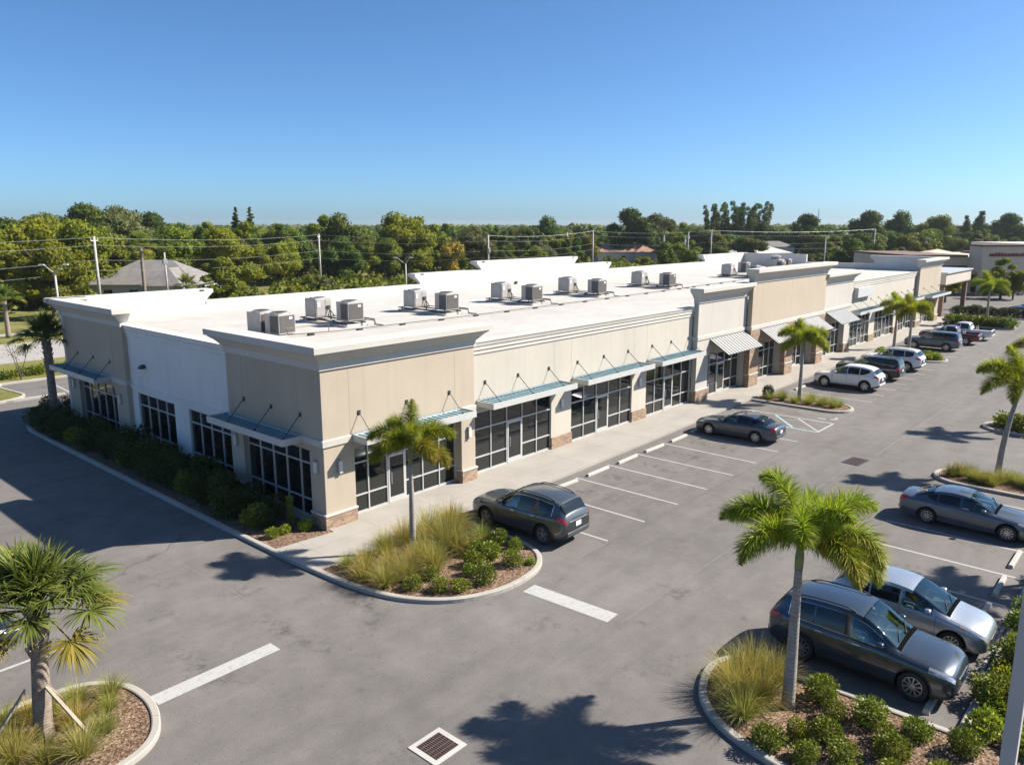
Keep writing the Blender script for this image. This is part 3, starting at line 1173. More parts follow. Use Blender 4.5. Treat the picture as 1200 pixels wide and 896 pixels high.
# stone pilasters of the tall middle tower
for a, b in ((53.58, 55.1), (60.1, 61.6), (66.8, 68.27)):
    mb = MB()
    mb.box(a + .003, b - .003, Y3 - .055, Y3 + .01, 1.09, 4.36)
    mb.box(a - .055, a + .003, Y3 - .055, Y3 + TH, 1.09, 4.36)
    part(mb, 'stone_pilaster', M['stone'])

# canopies, awnings
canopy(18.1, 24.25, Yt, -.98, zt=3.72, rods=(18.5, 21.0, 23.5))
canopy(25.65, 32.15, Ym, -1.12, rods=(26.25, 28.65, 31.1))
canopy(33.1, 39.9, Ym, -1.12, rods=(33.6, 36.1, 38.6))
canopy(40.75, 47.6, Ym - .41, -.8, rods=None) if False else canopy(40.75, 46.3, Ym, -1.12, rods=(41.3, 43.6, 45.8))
awning(48.1, 53.5, Yt)
awning(55.3, 60.0, Y3)
awning(61.8, 66.7, Y3)
awning(69.8, 74.7, Yt, mat='awning_plain')
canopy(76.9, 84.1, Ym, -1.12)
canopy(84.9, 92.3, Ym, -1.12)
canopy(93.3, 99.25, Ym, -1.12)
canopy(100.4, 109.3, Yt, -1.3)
sconce(17.45, Yt, 2.55)
sconce(24.7, Yt, 2.5)
sconce(32.2, Ym, 2.5)
sconce(39.95, Ym, 2.5)
# blank cabinet sign
mb = MB()
mb.box(78.0, 82.6, Ym - .42, Ym - .002, 5.0, 5.95)
part(mb, 'blank_sign', M['sign_grey'], bevel=.03)

# ---- west facade --------------------------------------------------------------
XW, XM, GW = 16.75, 17.0, 17.12
facade_wall('tower_wall', M['tan'], Yt + TH, 31.6, XW, 7.46, [(25.5, 30.55)], axis='y', sill=.22)
facade_wall('side_wall', M['white'], 31.6, 42.4, XM, 6.72, [(31.95, 36.0), (37.5, 41.65)], axis='y', sill=.22)
facade_wall('tower_wall', M['tan'], 42.4, 50.6, XW, 7.6, [(43.9, 49.2)], axis='y', sill=.22)
for a, b, n in ((25.5, 30.55, 5), (31.95, 36.0, 4), (37.5, 41.65, 4), (43.9, 49.2, 5)):
    storefront(a, b, GW - (.0 if a in (31.95, 37.5) else .1), 'y', n, z0=.22, rows=(.98, 2.52))
cornice([(XM, 42.4), (XM, 31.6)], 6.72, big=False, m=M['white'])
cornice([(XW + TH, 42.4), (XW, 42.4), (XW, 50.6), (XW + 1.5, 50.6)][::-1], 7.6)
band([(XW, 50.6), (XW, 42.4), (XM, 42.4)], 3.46, 3.74)
band([(XM, 42.4), (XM, 31.6)], 3.36, 3.58, .05, M['white'])
for a, b, x in ((Yt + TH, 25.5, XW), (30.55, 31.63, XW), (31.63, 31.95, XM), (36.0, 37.5, XM), (41.65, 42.37, XM), (42.37, 43.9, XW), (49.2, 50.66, XW)):
    mb = MB()
    mb.box(x - .06, x + .1, a, b, 0, .64)
    s_ = part(mb, 'stone_base', M['stone'])
    mb = MB()
    mb.box(x - .095, x + .08, a + (.0 if a > 25 else .035), b, .641, .725)
    part(mb, 'stone_cap', M['trim'], s_)
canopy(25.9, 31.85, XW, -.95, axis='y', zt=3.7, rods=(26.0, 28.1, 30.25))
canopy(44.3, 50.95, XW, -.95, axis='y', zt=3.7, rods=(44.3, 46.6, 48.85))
for y in (25.03, 31.1, 43.3, 49.9):
    sconce(XW, y, 2.6, 'y')
mb = MB()
mb.box(XM - .09, XM - .001, 40.4, 40.72, 4.6, 4.78)
mb.add([(XM - .30, 40.38, 4.60), (XM - .02, 40.38, 4.60), (XM - .02, 40.74, 4.60), (XM - .30, 40.74, 4.60), (XM - .22, 40.42, 4.74), (XM - .02, 40.42, 4.80), (XM - .02, 40.70, 4.80), (XM - .22, 40.70, 4.74)],
       [(0, 3, 2, 1), (4, 5, 6, 7), (0, 1, 5, 4), (1, 2, 6, 5), (2, 3, 7, 6), (3, 0, 4, 7)])
part(mb, 'wall_pack_light', M['dark'])

# ---- rear wall, far end wall, roof ----------------------------------------------
rear = [(16.75, 25.7, 7.6), (25.7, 45.3, 6.85), (45.3, 53.0, 7.75), (53.0, 67.3, 8.55), (67.3, 73.7, 7.75), (73.7, 96.8, 7.0), (96.8, 109.0, 7.9)]
for x0, x1, top in rear:
    mb = MB()
    mb.box(x0, x1, YB - TH, YB, 0, top)
    part(mb, 'rear_wall', M['backwall'])
mb = MB()
for x0, x1, top in rear:
    pass
cornice([(25.7, YB - TH), (25.7, YB), (16.75, YB), (16.75, YB - .2)], 7.6, m=M['backwall'])
cornice([(45.3, YB), (25.7, YB)], 6.85, big=False, m=M['backwall'])
cornice([(53.0, YB), (45.3, YB), (45.3, YB - TH)], 7.75, m=M['backwall'])
cornice([(67.3, YB - TH), (67.3, YB), (53.0, YB), (53.0, YB - TH)], 8.55, m=M['backwall'])
cornice([(73.7, YB - TH), (73.7, YB), (67.3, YB)], 7.75, m=M['backwall'])
cornice([(96.8, YB), (73.7, YB)], 7.0, big=False, m=M['backwall'])
cornice([(109, YB - .4), (109, YB), (96.8, YB), (96.8, YB - TH)], 7.9, m=M['backwall'])
for y0, y1, top in ((Yt + TH, 32.5, 7.95), (32.5, 41.5, 6.9), (41.5, YB - TH, 7.9)):
    mb = MB()
    mb.box(109 - TH, 109 - .001, y0, y1, 0, top)
    part(mb, 'end_wall', M['backwall'])
mb = MB()
mb.box(XW + .02, XW + TH, 50.6, YB - TH, 0, 7.6)
part(mb, 'end_wall', M['tan'])
mb = MB()
mb.box(17.3, 108.66, 25.42, 50.66, 5.75, 6.15)
part(mb, 'roof', M['roof'])
# the short inner returns that hold the raised parapets up
for x, y0, y1, z in ((25.1 - .3, Yt + TH + .002, Yt + 1.3, 7.0), (53.3, Yt + TH + .002, Yt + 1.3, 7.6), (67.85, Y3 + TH + .002, Y3 + 1.4, 8.3), (75.9, Yt + TH + .002, Yt + 1.3, 7.4)):
    mb = MB()
    mb.box(x, x + .25, y0, y1, 6.151, z)
    part(mb, 'parapet_brace', M['backwall'])
for x in (20.2, 57.8):
    mb = MB()
    mb.box(x - .16, x + .16, YB - TH - .12, YB - TH - .001, 6.2, 6.48)
    part(mb, 'roof_scupper', M['dark'])

# ---- machines on the roof ---------------------------------------------------------
def hvac(name, loc, rz, label, sx=1.12, sy=1.12, h=1.08, side=0, group='condensing units on the white roof'):
    t = thing(name, label, 'condenser', loc, rz, group)
    b = MB()
    b.box(-sx / 2, sx / 2, -sy / 2, sy / 2, .0, h)
    o = b.build('cabinet', M['hv_panel'], t, bevel=.015)
    g = MB()
    e = .06
    # coil guards on two sides, made of real louvres
    for i in range(int((h - .2) / .055)):
        z = .1 + i * .055
        g.box(-sx / 2 + e, sx / 2 - e, -sy / 2 - .028, -sy / 2 - .003, z, z + .03)
        if side:
            g.box(-sx / 2 - .028, -sx / 2 - .003, -sy / 2 + e, sy * .12, z, z + .03)
        else:
            g.box(sx / 2 + .003, sx / 2 + .028, -sy / 2 + e, sy / 2 - e, z, z + .03)
    g.build('louvre_guard', M['hv_coil'], t)
    p = MB()
    p.box(-sx / 2 + e, sx / 2 - e, -sy / 2 - .004, -sy / 2 - .001, .08, h - .1)
    if side:
        p.box(-sx / 2 - .004, -sx / 2 - .001, -sy / 2 + e, sy * .12, .08, h - .1)
    p.build('coil', M['dark'], t)
    f = MB()
    f.lathe([(.46, h + .001), (.46, h + .07), (.42, h + .075), (.42, h + .02), (.02, h + .02)], 24, cap=False)
    fo = f.build('fan_shroud', M['hv_top'], t)
    fg = MB()
    for r_ in (.1, .18, .26, .34, .41):
        fg.lathe([(r_ + .008, h + .06), (r_ + .008, h + .072), (r_ - .008, h + .072), (r_ - .008, h + .06), (r_ + .008, h + .06)], 20, cap=False)
    for k in range(8):
        a = PI * k / 4
        fg.tube([(0, 0, h + .066), (.44 * math.cos(a), .44 * math.sin(a), h + .066)], .007, 4)
    fg.build('fan_grille', M['dark'], fo)
    c = MB()
    c.lathe([(.4, h + .015), (.4, h + .022), (.01, h + .022)], 20)
    c.build('fan_well', M['black'], fo)
    l = MB()
    l.box(.12, .34, -sy / 2 - .034, -sy / 2 - .03, h * .72, h * .84)
    l.build('data_plate', M['plate'], t)
    return t


def hvac_panel(name, loc, rz, label, group='condensing units on the white roof'):
    """the farther unit of a pair shows its service panels and pipework"""
    t = thing(name, label, 'condenser', loc, rz, group)
    b = MB()
    b.box(-.56, .56, -.56, .56, 0, 1.12)
    b.build('cabinet', M['hv_panel'], t, bevel=.015)
    p = MB()
    p.box(-.5, .08, -.585, -.562, .08, 1.04)
    p.box(.12, .52, -.58, -.562, .08, 1.04)
    p.box(-.585, -.562, -.5, .5, .08, 1.04)
    p.build('service_panel', M['hv_panel'], t, bevel=.006)
    d = MB()
    d.box(-.46, -.26, -.60, -.586, .62, .9)
    d.build('data_plate', M['plate'], t)
    q = MB()
    q.tube([(.3, -.58, .5), (.34, -.74, .42), (.32, -.78, .2), (.34, -.8, -.1)], .035, 8)
    q.tube([(.4, -.58, .36), (.45, -.7, .3), (.62, -.74, .05), (.9, -.76, .02)], .028, 8)
    q.box(.2, .42, -.66, -.585, .5, .68)
    q.build('pipework', M['dark'], t)
    f = MB()
    f.lathe([(.46, 1.121), (.46, 1.18), (.42, 1.18), (.42, 1.13), (.02, 1.13)], 24, cap=False)
    f.build('fan_shroud', M['hv_top'], t)
    return t


def unit_stand(x, y0, y1, label):
    t = thing('unit_stand', label, 'stand', (x, (y0 + y1) / 2, 6.15), 0, 'steel stands under the roof units')
    h = (y1 - y0) / 2
    b = MB()
    b.box(-.85, .8, -h, h, 0, .13)
    b.build('curb', M['roof'], t, bevel=.02)
    r_ = MB()
    for xx in (-.62, .5):
        r_.box(xx - .04, xx + .04, -h - .15, h + .15, .20, .27)
    for yy in (-h + .2, -.9, .9, h - .2):
        r_.box(-.8, .8, yy - .03, yy + .03, .272, .31)
        r_.tube([(-.62, yy, .13), (-.62, yy, .2)], .04, 6)
        r_.tube([(.5, yy, .13), (.5, yy, .2)], .04, 6)
    r_.build('rail', M['dark'], t)
    p = MB()
    p.tube([(.75, -.6, .36), (1.15, -.7, .36), (1.2, -h - .1, .34), (1.2, -h - .2, .05), (1.2, -h - .9, .05)], .035, 8)
    p.tube([(.95, h - .9, .3), (1.0, -.4, .3), (1.0, -h - .3, .3), (1.0, -h - .35, .05)], .025, 8)
    p.build('pipework', M['dark'], t)


RZ = 6.462
order = ('nearest the corner tower', 'second from the corner tower', 'third from the corner tower',
         'fourth from the corner tower', 'fifth from the corner tower', 'behind the tall tan tower')
for i, x in enumerate((27.4, 35.2, 43.9, 52.2, 63.4, 81.8)):
    hvac_panel('condensing_unit', (x, 39.95, RZ), 0, 'beige unit with service panels, rear one of the pair ' + order[i])
    hvac('condensing_unit', (x + .15, 37.0, RZ), 0, 'unit with dark louvred coil, front one of the pair ' + order[i], side=1)
    unit_stand(x, 36.2, 40.8, 'steel rail stand under the pair ' + order[i])
hvac('condensing_unit', (22.75, 36.75, 6.2), R(8), 'louvred condensing unit set directly on the roof behind the corner tower cornice', side=1)
hvac('condensing_unit', (22.6, 38.3, 6.2), R(8), 'beige condensing unit half hidden behind the louvred one at the corner tower', side=0)
for x, y, lb in ((91.5, 42.6, 'small dark condensing unit beyond the tall tan tower, left one of the far group'), (97.5, 40.6, 'dark condensing unit beyond the tall tan tower, middle one of the far group'),
                 (104.0, 42.4, 'dark condensing unit near the far end parapet, right one of the far group')):
    hvac('condensing_unit', (x, y, 6.2), 0, lb, side=1, h=1.2)
t = thing('exhaust_hood', 'tall grey exhaust hood between the far condensing units', 'exhaust hood', (101.2, 42.8, 6.15))
mb = MB()
mb.box(-.9, .9, -.9, .9, 0, 1.3)
mb.build('hood_box', M['hv_panel'], t, bevel=.02)
mb = MB()
mb.lathe([(.55, 1.301), (.55, 1.45), (.75, 1.55), (.75, 1.75), (.3, 1.85)], 20)
mb.build('fan_cap', M['hv_top'], t)
t = thing('condensate_line', 'long dark pipe on rubber blocks running along the white roof', 'roof pipe', (22, 35.0, 6.15))
mb = MB()
pts = [(.2, .3, .5), (.2, .2, .16), (3, -.1, .1), (12, -.35, .1), (24, -.1, .1), (36, .25, .1), (48, .9, .1), (56, 1.2, .1)]
mb.tube(pts, .03, 6)
mb.tube([(2.6, .0, .1), (2.6, .0, .55)], .02, 6)
mb.tube([(.2, .3, .5), (2.6, 0, .5)], .015, 6)
mb.build('pipe', M['hv_coil'], t)
mb = MB()
for k in range(18):
    x = 1.5 + k * 3.05
    for a, b in zip(pts[1:], pts[2:]):
        if a[0] <= x <= b[0]:
            y = a[1] + (b[1] - a[1]) * (x - a[0]) / (b[0] - a[0])
            mb.box(x - .17, x + .17, y - .1, y + .1, 0, .1)
mb.build('support_block', M['black'], t)
# ------------------------------------------------------------------ vehicles
def pchip(pts):
    xs, ys = [p[0] for p in pts], [p[1] for p in pts]
    n = len(xs)
    h = [xs[i + 1] - xs[i] for i in range(n - 1)]
    d = [(ys[i + 1] - ys[i]) / h[i] for i in range(n - 1)]
    m = [d[0]] + [0] * (n - 2) + [d[-1]]
    for i in range(1, n - 1):
        if d[i - 1] * d[i] > 0:
            w1, w2 = 2 * h[i] + h[i - 1], h[i] + 2 * h[i - 1]
            m[i] = (w1 + w2) / (w1 / d[i - 1] + w2 / d[i])

    def f(x):
        if x <= xs[0]:
            return ys[0]
        if x >= xs[-1]:
            return ys[-1]
        i = 0
        while x > xs[i + 1]:
            i += 1
        t = (x - xs[i]) / h[i]
        return ((2 * t ** 3 - 3 * t * t + 1) * ys[i] + (t ** 3 - 2 * t * t + t) * h[i] * m[i] + (-2 * t ** 3 + 3 * t * t) * ys[i + 1] + (t ** 3 - t * t) * h[i] * m[i + 1])
    return f


class Car:
    """one lofted shell; x runs from the nose (0) to the tail (L)"""
    NP = 14

    def __init__(s, L, belt, roof, half, low, wb, fo, wr, track, tumble=.74, crown=.045):
        s.L, s.wb, s.fo, s.wr, s.track = L, wb, fo, wr, track
        s.belt, s.half, s.low = pchip(belt), pchip(half), pchip(low)
        s.r0, s.r1 = roof[0][0], roof[-1][0]
        rf = pchip(roof)
        s.roof = lambda x: max(s.belt(x), rf(x)) if s.r0 <= x <= s.r1 else s.belt(x)
        s.tumble, s.crown = tumble, crown * 1.7

    def section(s, x):
        zb, zs, w, zr = s.low(x), s.belt(x), s.half(x), s.roof(x)
        g = max(0.0, zr - zs)
        h = max(.05, zs - zb)
        k = min(1, g / .35)
        wr = w * (.80 + (s.tumble - .80) * min(1, g / .5))
        A = ((.925 * k + .895 * (1 - k)) * w, zs - .012 * (1 - k) * min(1, h / .3))
        B = (wr * (1 - k) + wr * k, zs + .018 * (1 - k) + k * 0 + (g - .10 * k) * (1 if g > 0 else 0))
        zt = zs + g
        hc = s.crown * (1 - k) * min(1, h / .3)
        mid = ((A[0] + B[0]) / 2 + .02 * k, (A[1] + B[1]) / 2)
        return [(0, zb), (.80 * w, zb), (.935 * w, zb + .03), (.975 * w, zb + min(.13, .3 * h)), (1.0 * w, zb + .42 * h), (1.0 * w, zb + .64 * h),
                (.992 * w, zb + .83 * h), (.968 * w, zs - (.035 + .035 * (1 - k)) * min(1, h / .3)), A, mid, B,
                (wr - .05 - .05 * w * (1 - k), zt - .03 * k + hc * .45), (.6 * wr, zt - .004 * k + hc * .8), (0, zt + .012 * k + hc)]

    def surf(s, x, t):
        P_ = s.section(min(max(x, 0), s.L))
        i = min(int(t), s.NP - 2)
        f = t - i
        a, b = P_[i], P_[i + 1]
        return Vector((x, a[0] + (b[0] - a[0]) * f, a[1] + (b[1] - a[1]) * f))

    def normal(s, x, t):
        e = .02
        a = s.surf(min(x + e, s.L), t) - s.surf(max(x - e, 0), t)
        b = s.surf(x, min(t + .06, s.NP - 1)) - s.surf(x, max(t - .06, 0))
        n = b.cross(a)
        if n.length < 1e-9:
            return Vector((0, 0, 1))
        n.normalize()
        c = Vector((x, 0, .7))
        if n.dot(s.surf(x, t) - c) < 0:
            n = -n
        return n

    def T(s, p):
        return Vector((s.L / 2 - p[0], p[1], p[2]))     # forward = +X, origin under the middle

    def shell(s, paint):
        st = sorted(set([0, .02, .05, .09, .14, .2, .28] + [s.L * i / 46 for i in range(1, 46)] + [s.L - d for d in (.26, .18, .12, .07, .035, .012, 0)] + [s.r0, s.r1]))
        st = [x for i, x in enumerate(st) if i == 0 or x - st[i - 1] > .008]
        mb = MB()
        n = s.NP
        ring = 2 * n - 2
        vs_ = []
        for x in st:
            P_ = s.section(x)
            full = [(p[0], p[1]) for p in P_] + [(-p[0], p[1]) for p in P_[-2:0:-1]]
            vs_ += [s.T((x, y, z)) for y, z in full]
        fs, mi = [], []
        for i in range(len(st) - 1):
            for j in range(ring):
                j2 = (j + 1) % ring
                fs.append((i * ring + j, i * ring + j2, (i + 1) * ring + j2, (i + 1) * ring + j))
                seg = min(j, ring - 1 - j)
                mi.append(1 if seg <= s.clad else 0)
        fs.append(tuple(range(ring)))
        mi.append(1)
        fs.append(tuple((len(st) - 1) * ring + j for j in range(ring - 1, -1, -1)))
        mi.append(1)
        mb.v, mb.f, mb.m = [tuple(v) for v in vs_], fs, mi
        return mb

    def patch(s, mb, xa, xb, ta, tb, nx=8, nt=4, off=.006, sides=(1, -1), mi=0):
        """skin patch lying just proud of the shell; ta/tb may be functions of x"""
        fa = ta if callable(ta) else (lambda x: ta)
        fb = tb if callable(tb) else (lambda x: tb)
        for sd_ in sides:
            vs_, fs = [], []
            for i in range(nx + 1):
                x = xa + (xb - xa) * i / nx
                for k in range(nt + 1):
                    t = fa(x) + (fb(x) - fa(x)) * k / nt
                    p = s.surf(x, t) + s.normal(x, t) * off
                    vs_.append(s.T((p.x, p.y * sd_, p.z)))
            for i in range(nx):
                for k in range(nt):
                    q = (i * (nt + 1) + k, i * (nt + 1) + k + 1, (i + 1) * (nt + 1) + k + 1, (i + 1) * (nt + 1) + k)
                    fs.append(q[::-1] if sd_ > 0 else q)
            mb.add(vs_, fs, mi)

    def line(s, mb, pts, r=.008, off=.004, sides=(1, -1), mi=0):
        for sd_ in sides:
            P_ = []
            for x, t in pts:
                p = s.surf(x, t) + s.normal(x, t) * off
                P_.append(s.T((p.x, p.y * sd_, p.z)))
            mb.tube(P_, r, 5, mi)


def outward(me):
    bm = bmesh.new()
    bm.from_mesh(me)
    bmesh.ops.remove_doubles(bm, verts=bm.verts, dist=1e-5)
    bmesh.ops.recalc_face_normals(bm, faces=bm.faces)
    bm.to_mesh(me)
    bm.free()


def boolean_cut(o, cutters):
    for q in [o] + cutters:
        outward(q.data)
    for c in cutters:
        m = o.modifiers.new('cut', 'BOOLEAN')
        m.operation = 'DIFFERENCE'
        m.object = c
        m.solver = 'EXACT'
    dg = bpy.context.evaluated_depsgraph_get()
    dg.update()
    me = bpy.data.meshes.new_from_object(o.evaluated_get(dg))
    o.modifiers.clear()
    o.data = me
    me.shade_smooth()
    me.set_sharp_from_angle(angle=R(42))
    for c in cutters:
        d = c.data
        bpy.data.objects.remove(c)
        bpy.data.meshes.remove(d)


def make_wheel(parent, x, y, r, spokes, out, dark=False):
    t = MB()
    w = .22
    s_ = 1 if out > 0 else -1
    t.lathe([(r * .66, -w / 2), (r * .93, -w / 2), (r, -w / 2 + .035), (r, w / 2 - .035), (r * .93, w / 2), (r * .66, w / 2 - .01), (r * .64, w / 2 - .06), (r * .64, -w / 2 + .02), (r * .66, -w / 2)], 28, 'y', cap=False)
    o = t.build('wheel', M['tyre'], parent, loc=(x, y, r), smooth=True, sharp=35)
    m = MB()
    yo = s_ * (w / 2 - .015)
    yi = s_ * (w / 2 - .075)
    m.lathe([(r * .67, yo - s_ * .02), (r * .665, yo), (r * .61, yo), (r * .58, yi)], 28, 'y', cap=False)
    m.lathe([(r * .6, yi - s_ * .005), (.02, yi - s_ * .003)], 24, 'y', mi=1, cap=False)
    m.lathe([(r * .16, yi), (r * .15, yo - s_ * .01), (.01, yo - s_ * .008)], 14, 'y', cap=False)
    for k in range(spokes):
        a = 2 * PI * k / spokes + .2
        c_, n_ = Vector((math.cos(a), 0, math.sin(a))), Vector((-math.sin(a), 0, math.cos(a)))
        for da in ((-.028, .028) if spokes <= 6 else (0,)):
            p0, p1 = c_ * r * .12 + n_ * da * .4, c_ * r * .62 + n_ * da * 1.6
            hw = .021 if spokes <= 6 else .0135
            vs_ = []
            for p, yy, f_ in ((p0, yo - s_ * .014, 1.15), (p1, yo - s_ * .008, .9)):
                vs_ += [p + n_ * hw * f_ + Vector((0, yy, 0)), p - n_ * hw * f_ + Vector((0, yy, 0)), p - n_ * hw * f_ + Vector((0, yi, 0)), p + n_ * hw * f_ + Vector((0, yi, 0))]
            m.add(vs_, [(0, 1, 2, 3), (4, 7, 6, 5), (0, 4, 5, 1), (1, 5, 6, 2), (2, 6, 7, 3), (3, 7, 4, 0)])
    ro = m.build('rim', [M['rim'], M['rimdark']], o)
    return o


def make_car(name, label, cat, kind, colour, loc, heading, rough=.3, metal=.45, spokes=5, chrome=False, group=None, glass_tint=None):
    s = KINDS[kind]()
    if kind in ('suv', 'crossover'):
        root_scale = (1.02, 1.03, 1.105)
    else:
        root_scale = None
    paint = mat_paint('car_paint', colour, metal=metal, rough=rough)
    root = thing(name, label, cat, loc, heading, group, root_scale)
    body = s.shell(paint).build('body', [paint, M['black']], root)
    cut = []
    for x in (s.fo, s.fo + s.wb):
        for sd_ in (1, -1):
            mb = MB()
            yc = s.track / 2
            R_ = s.wr + .055
            mb.lathe([(R_ - .03, yc - .22), (R_, yc - .18), (R_, yc + .6)], 36, 'y', c=(s.L / 2 - x, 0, s.wr + .015))
            if sd_ < 0:
                mb.v = [(v[0], -v[1], v[2]) for v in mb.v]
                mb.f = [f[::-1] for f in mb.f]
            mb.m = [1] * len(mb.f)
            cut.append(mb.build('cutter', [paint, M['black']], root))
    if s.bed:
        mb = MB()
        a, b, w, z0 = s.bed
        mb.box(s.L / 2 - b, s.L / 2 - a, -w, w, z0, 2.5, 1)
        cut.append(mb.build('cutter', [paint, M['black']], root))
    cut_body(body, cut)
    open_glass(s, body)
    cabin(s, root)
    for x in (s.fo, s.fo + s.wb):
        for sd_ in (1, -1):
            make_wheel(root, s.L / 2 - x, sd_ * (s.track / 2 - .01), s.wr, spokes, sd_)
    # black arch lips / liner
    for x in (s.fo, s.fo + s.wb):
        for sd_ in (1, -1):
            li = MB()
            pts = []
            for k in range(13):
                a = PI * (-.06 + 1.12 * k / 12)
                xx = x - (s.wr + .06) * math.cos(a)
                zz = s.wr + .015 + (s.wr + .06) * math.sin(a)
                # skin position at that height
                best = min((abs(s.surf(xx, 1 + tt * .1).z - zz), 1 + tt * .1) for tt in range(0, 75))
                p = s.surf(xx, best[1])
                pts.append(s.T((xx, sd_ * (p.y + .002), max(zz, s.low(xx) + .02))))
            li.tube(pts, .024 if s.clad >= 2 else .012, 5)
            li.build('arch_lip', M['black'], root)
    # glass
    for gi, (xa, xb, ta, tb) in enumerate(s.side_glass):
        for sd_ in (1, -1):
            g = MB()
            s.patch(g, xa, xb, ta, tb, 12, 4, .007, (sd_,))
            g.build('side_window', M['clear'] if gi == 0 else M['window'], root, smooth=True)
    for nm, (xa, xb), m in (('windscreen', s.front_glass, 'clear'), ('rear_window', s.rear_glass, 'window')):
        g = MB()
        s.patch(g, xa, xb, 10.12, 13, 10, 9, .008)
        wo = g.build(nm, M[m], root, smooth=True)
        if nm == 'windscreen':
            for y0 in (-.48, .1):
                wp = MB()
                pts = []
                for k in range(5):
                    yy = y0 + k * .12
                    x = xa + .03 + k * .045
                    p = s.surf(x, 12.2) + s.normal(x, 12.2) * .03
                    pts.append(s.T((x, yy, p.z)))
                wp.tube(pts, .012, 4)
                wp.build('wiper', M['black'], root)
            # black cowl strip at the foot of the glass
            wp = MB()
            s.patch(wp, xa - .09, xa + .012, 10.3, 13, 2, 9, .009)
            wp.build('cowl', M['cowl'], root)
    # lamps
    xa_, xb_, ta_, tb_ = s.head
    for sd_ in (1, -1):
        h = MB()
        s.patch(h, *s.head, 8, 4, .010, (sd_,))
        ho = h.build('headlight', M['headlight'], root, smooth=True)
        tl = MB()
        s.patch(tl, *s.tail, 6, 5, .012, (sd_,))
        tl.build('tail_light', M['red'], root, smooth=True)
        am = MB()
        s.patch(am, xb_ - .12, xb_ - .01, ta_ + .25, ta_ * .55 + tb_ * .45, 3, 2, .013, (sd_,))
        am.build('side_marker', M['amber'], ho)
    # nose and tail furniture
    gz0, gz1, gw = s.grille
    gr = MB()
    gx = s.L / 2
    n = 5
    gr.box(gx - .06, gx + .008, -gw, gw, gz0, gz1)
    gr.box(gx - .05, gx + .004, -gw * 1.35, gw * 1.35, s.low(0) - .02, s.low(0) + .12)
    go = gr.build('grille', M['black'], root, bevel=.012)
    cb = MB()
    for k in range(n):
        z = gz0 + (gz1 - gz0) * (k + .5) / n
        cb.box(gx + .001, gx + .018, -gw * .97, gw * .97, z - .009, z + .009)
    cb.box(gx + .001, gx + .02, -.06, .06, (gz0 + gz1) / 2 - .04, (gz0 + gz1) / 2 + .04)
    cb.build('grille_bar', M['chrome'], go)
    bp = MB()
    bx_ = -s.L / 2
    z0 = s.low(s.L)
    rw = s.half(s.L) * .96
    bp.box(bx_ - .035, bx_ + .1, -rw, rw, z0 - .02, z0 + .13)
    bp.build('rear_bumper', M['black'] if s.clad >= 3 else paint, root, bevel=.03)
    pl = MB()
    zp = s.plate_z
    pl.box(bx_ - s.plate_off - .016, bx_ - s.plate_off + .03, -.16, .16, zp - .08, zp + .08)
    pl.build('licence_plate', M['plate'], root)
    if s.tailbar:
        tb = MB()
        tb.box(bx_ - s.plate_off - .012, bx_ + .06, -.52, .52, zp + .13, zp + .165)
        tb.build('tailgate_trim', M['chrome'] if chrome else paint, root, bevel=.006)
    # seams, handles, mirrors
    tr = MB()
    for x in s.seams:
        s.line(tr, [(x, 3.2), (x, 4), (x, 5), (x, 6), (x, 7), (x, 8.02)], .006, .0005)
    s.line(tr, [(x, 8.4 + .9 * ((x - .2) / s.r0)) for x in [.2 + (s.r0 - .25) * k / 8 for k in range(9)]], .006, .0)
    s.line(tr, [(x, 3.25) for x in [s.fo + s.wr + .12 + (s.wb - 2 * s.wr - .24) * k / 6 for k in range(7)]], .006, .0)
    if s.bed is None and s.rearseam:
        x = s.rearseam
        s.line(tr, [(x, 5.2), (x, 6), (x, 7), (x, 8), (x, 9.4)], .006, .0)
    # the panel gaps belong to the body's own surface
    bm = bmesh.new()
    bm.from_mesh(body.data)
    tmp = bpy.data.meshes.new('gaps')
    tmp.from_pydata(tr.v, [], tr.f)
    for m_ in (paint, M['black']):
        tmp.materials.append(m_)
    tmp.polygons.foreach_set('material_index', [1] * len(tr.f))
    bm.from_mesh(tmp)
    bm.to_mesh(body.data)
    bm.free()
    bpy.data.meshes.remove(tmp)
    for x in s.handles:
        for sd_ in (1, -1):
            hd = MB()
            p = s.surf(x, 6.5)
            c = s.T((x, sd_ * (p.y + .018), p.z))
            hd.box(c.x - .10, c.x + .10, c.y - .016, c.y + .016, c.z - .016, c.z + .016)
            hd.build('door_handle', M['chrome'] if chrome else paint, root, bevel=.008)
    for sd_ in (1, -1):
        x = s.mirror
        p = s.surf(x, 8.25)
        c = s.T((x, sd_ * (p.y + .10), p.z + .085))
        mm = MB()
        mm.lathe([(.02, -.09), (.07, -.08), (.095, -.02), (.095, .05), (.075, .075), (.01, .08)], 12, 'x', c=(c.x, c.y, c.z))
        mm.v = [(v[0] * 1, c.y + (v[1] - c.y) * 1.15, c.z + (v[2] - c.z) * .78) for v in mm.v]
        mm.tube([(c.x, c.y - sd_ * .12, c.z - .08), (c.x, c.y, c.z - .02)], .025, 6)
        mm.build('mirror', paint if not chrome else paint, root, smooth=True, sharp=50)
    if chrome:
        xa = s.side_glass[0][0]
        xb = s.side_glass[-1][1]
        xs = [xa + (xb - xa) * k / 22 for k in range(23)]
        for sd_ in (1, -1):
            ch = MB()
            s.line(ch, [(x, 8.10) for x in xs] + [(xb, 8.6), (xb, 9.2)] + [(x, 9.92) for x in reversed(xs)], .011, .009, (sd_,))
            ch.build('window_trim', M['chrome'], root)
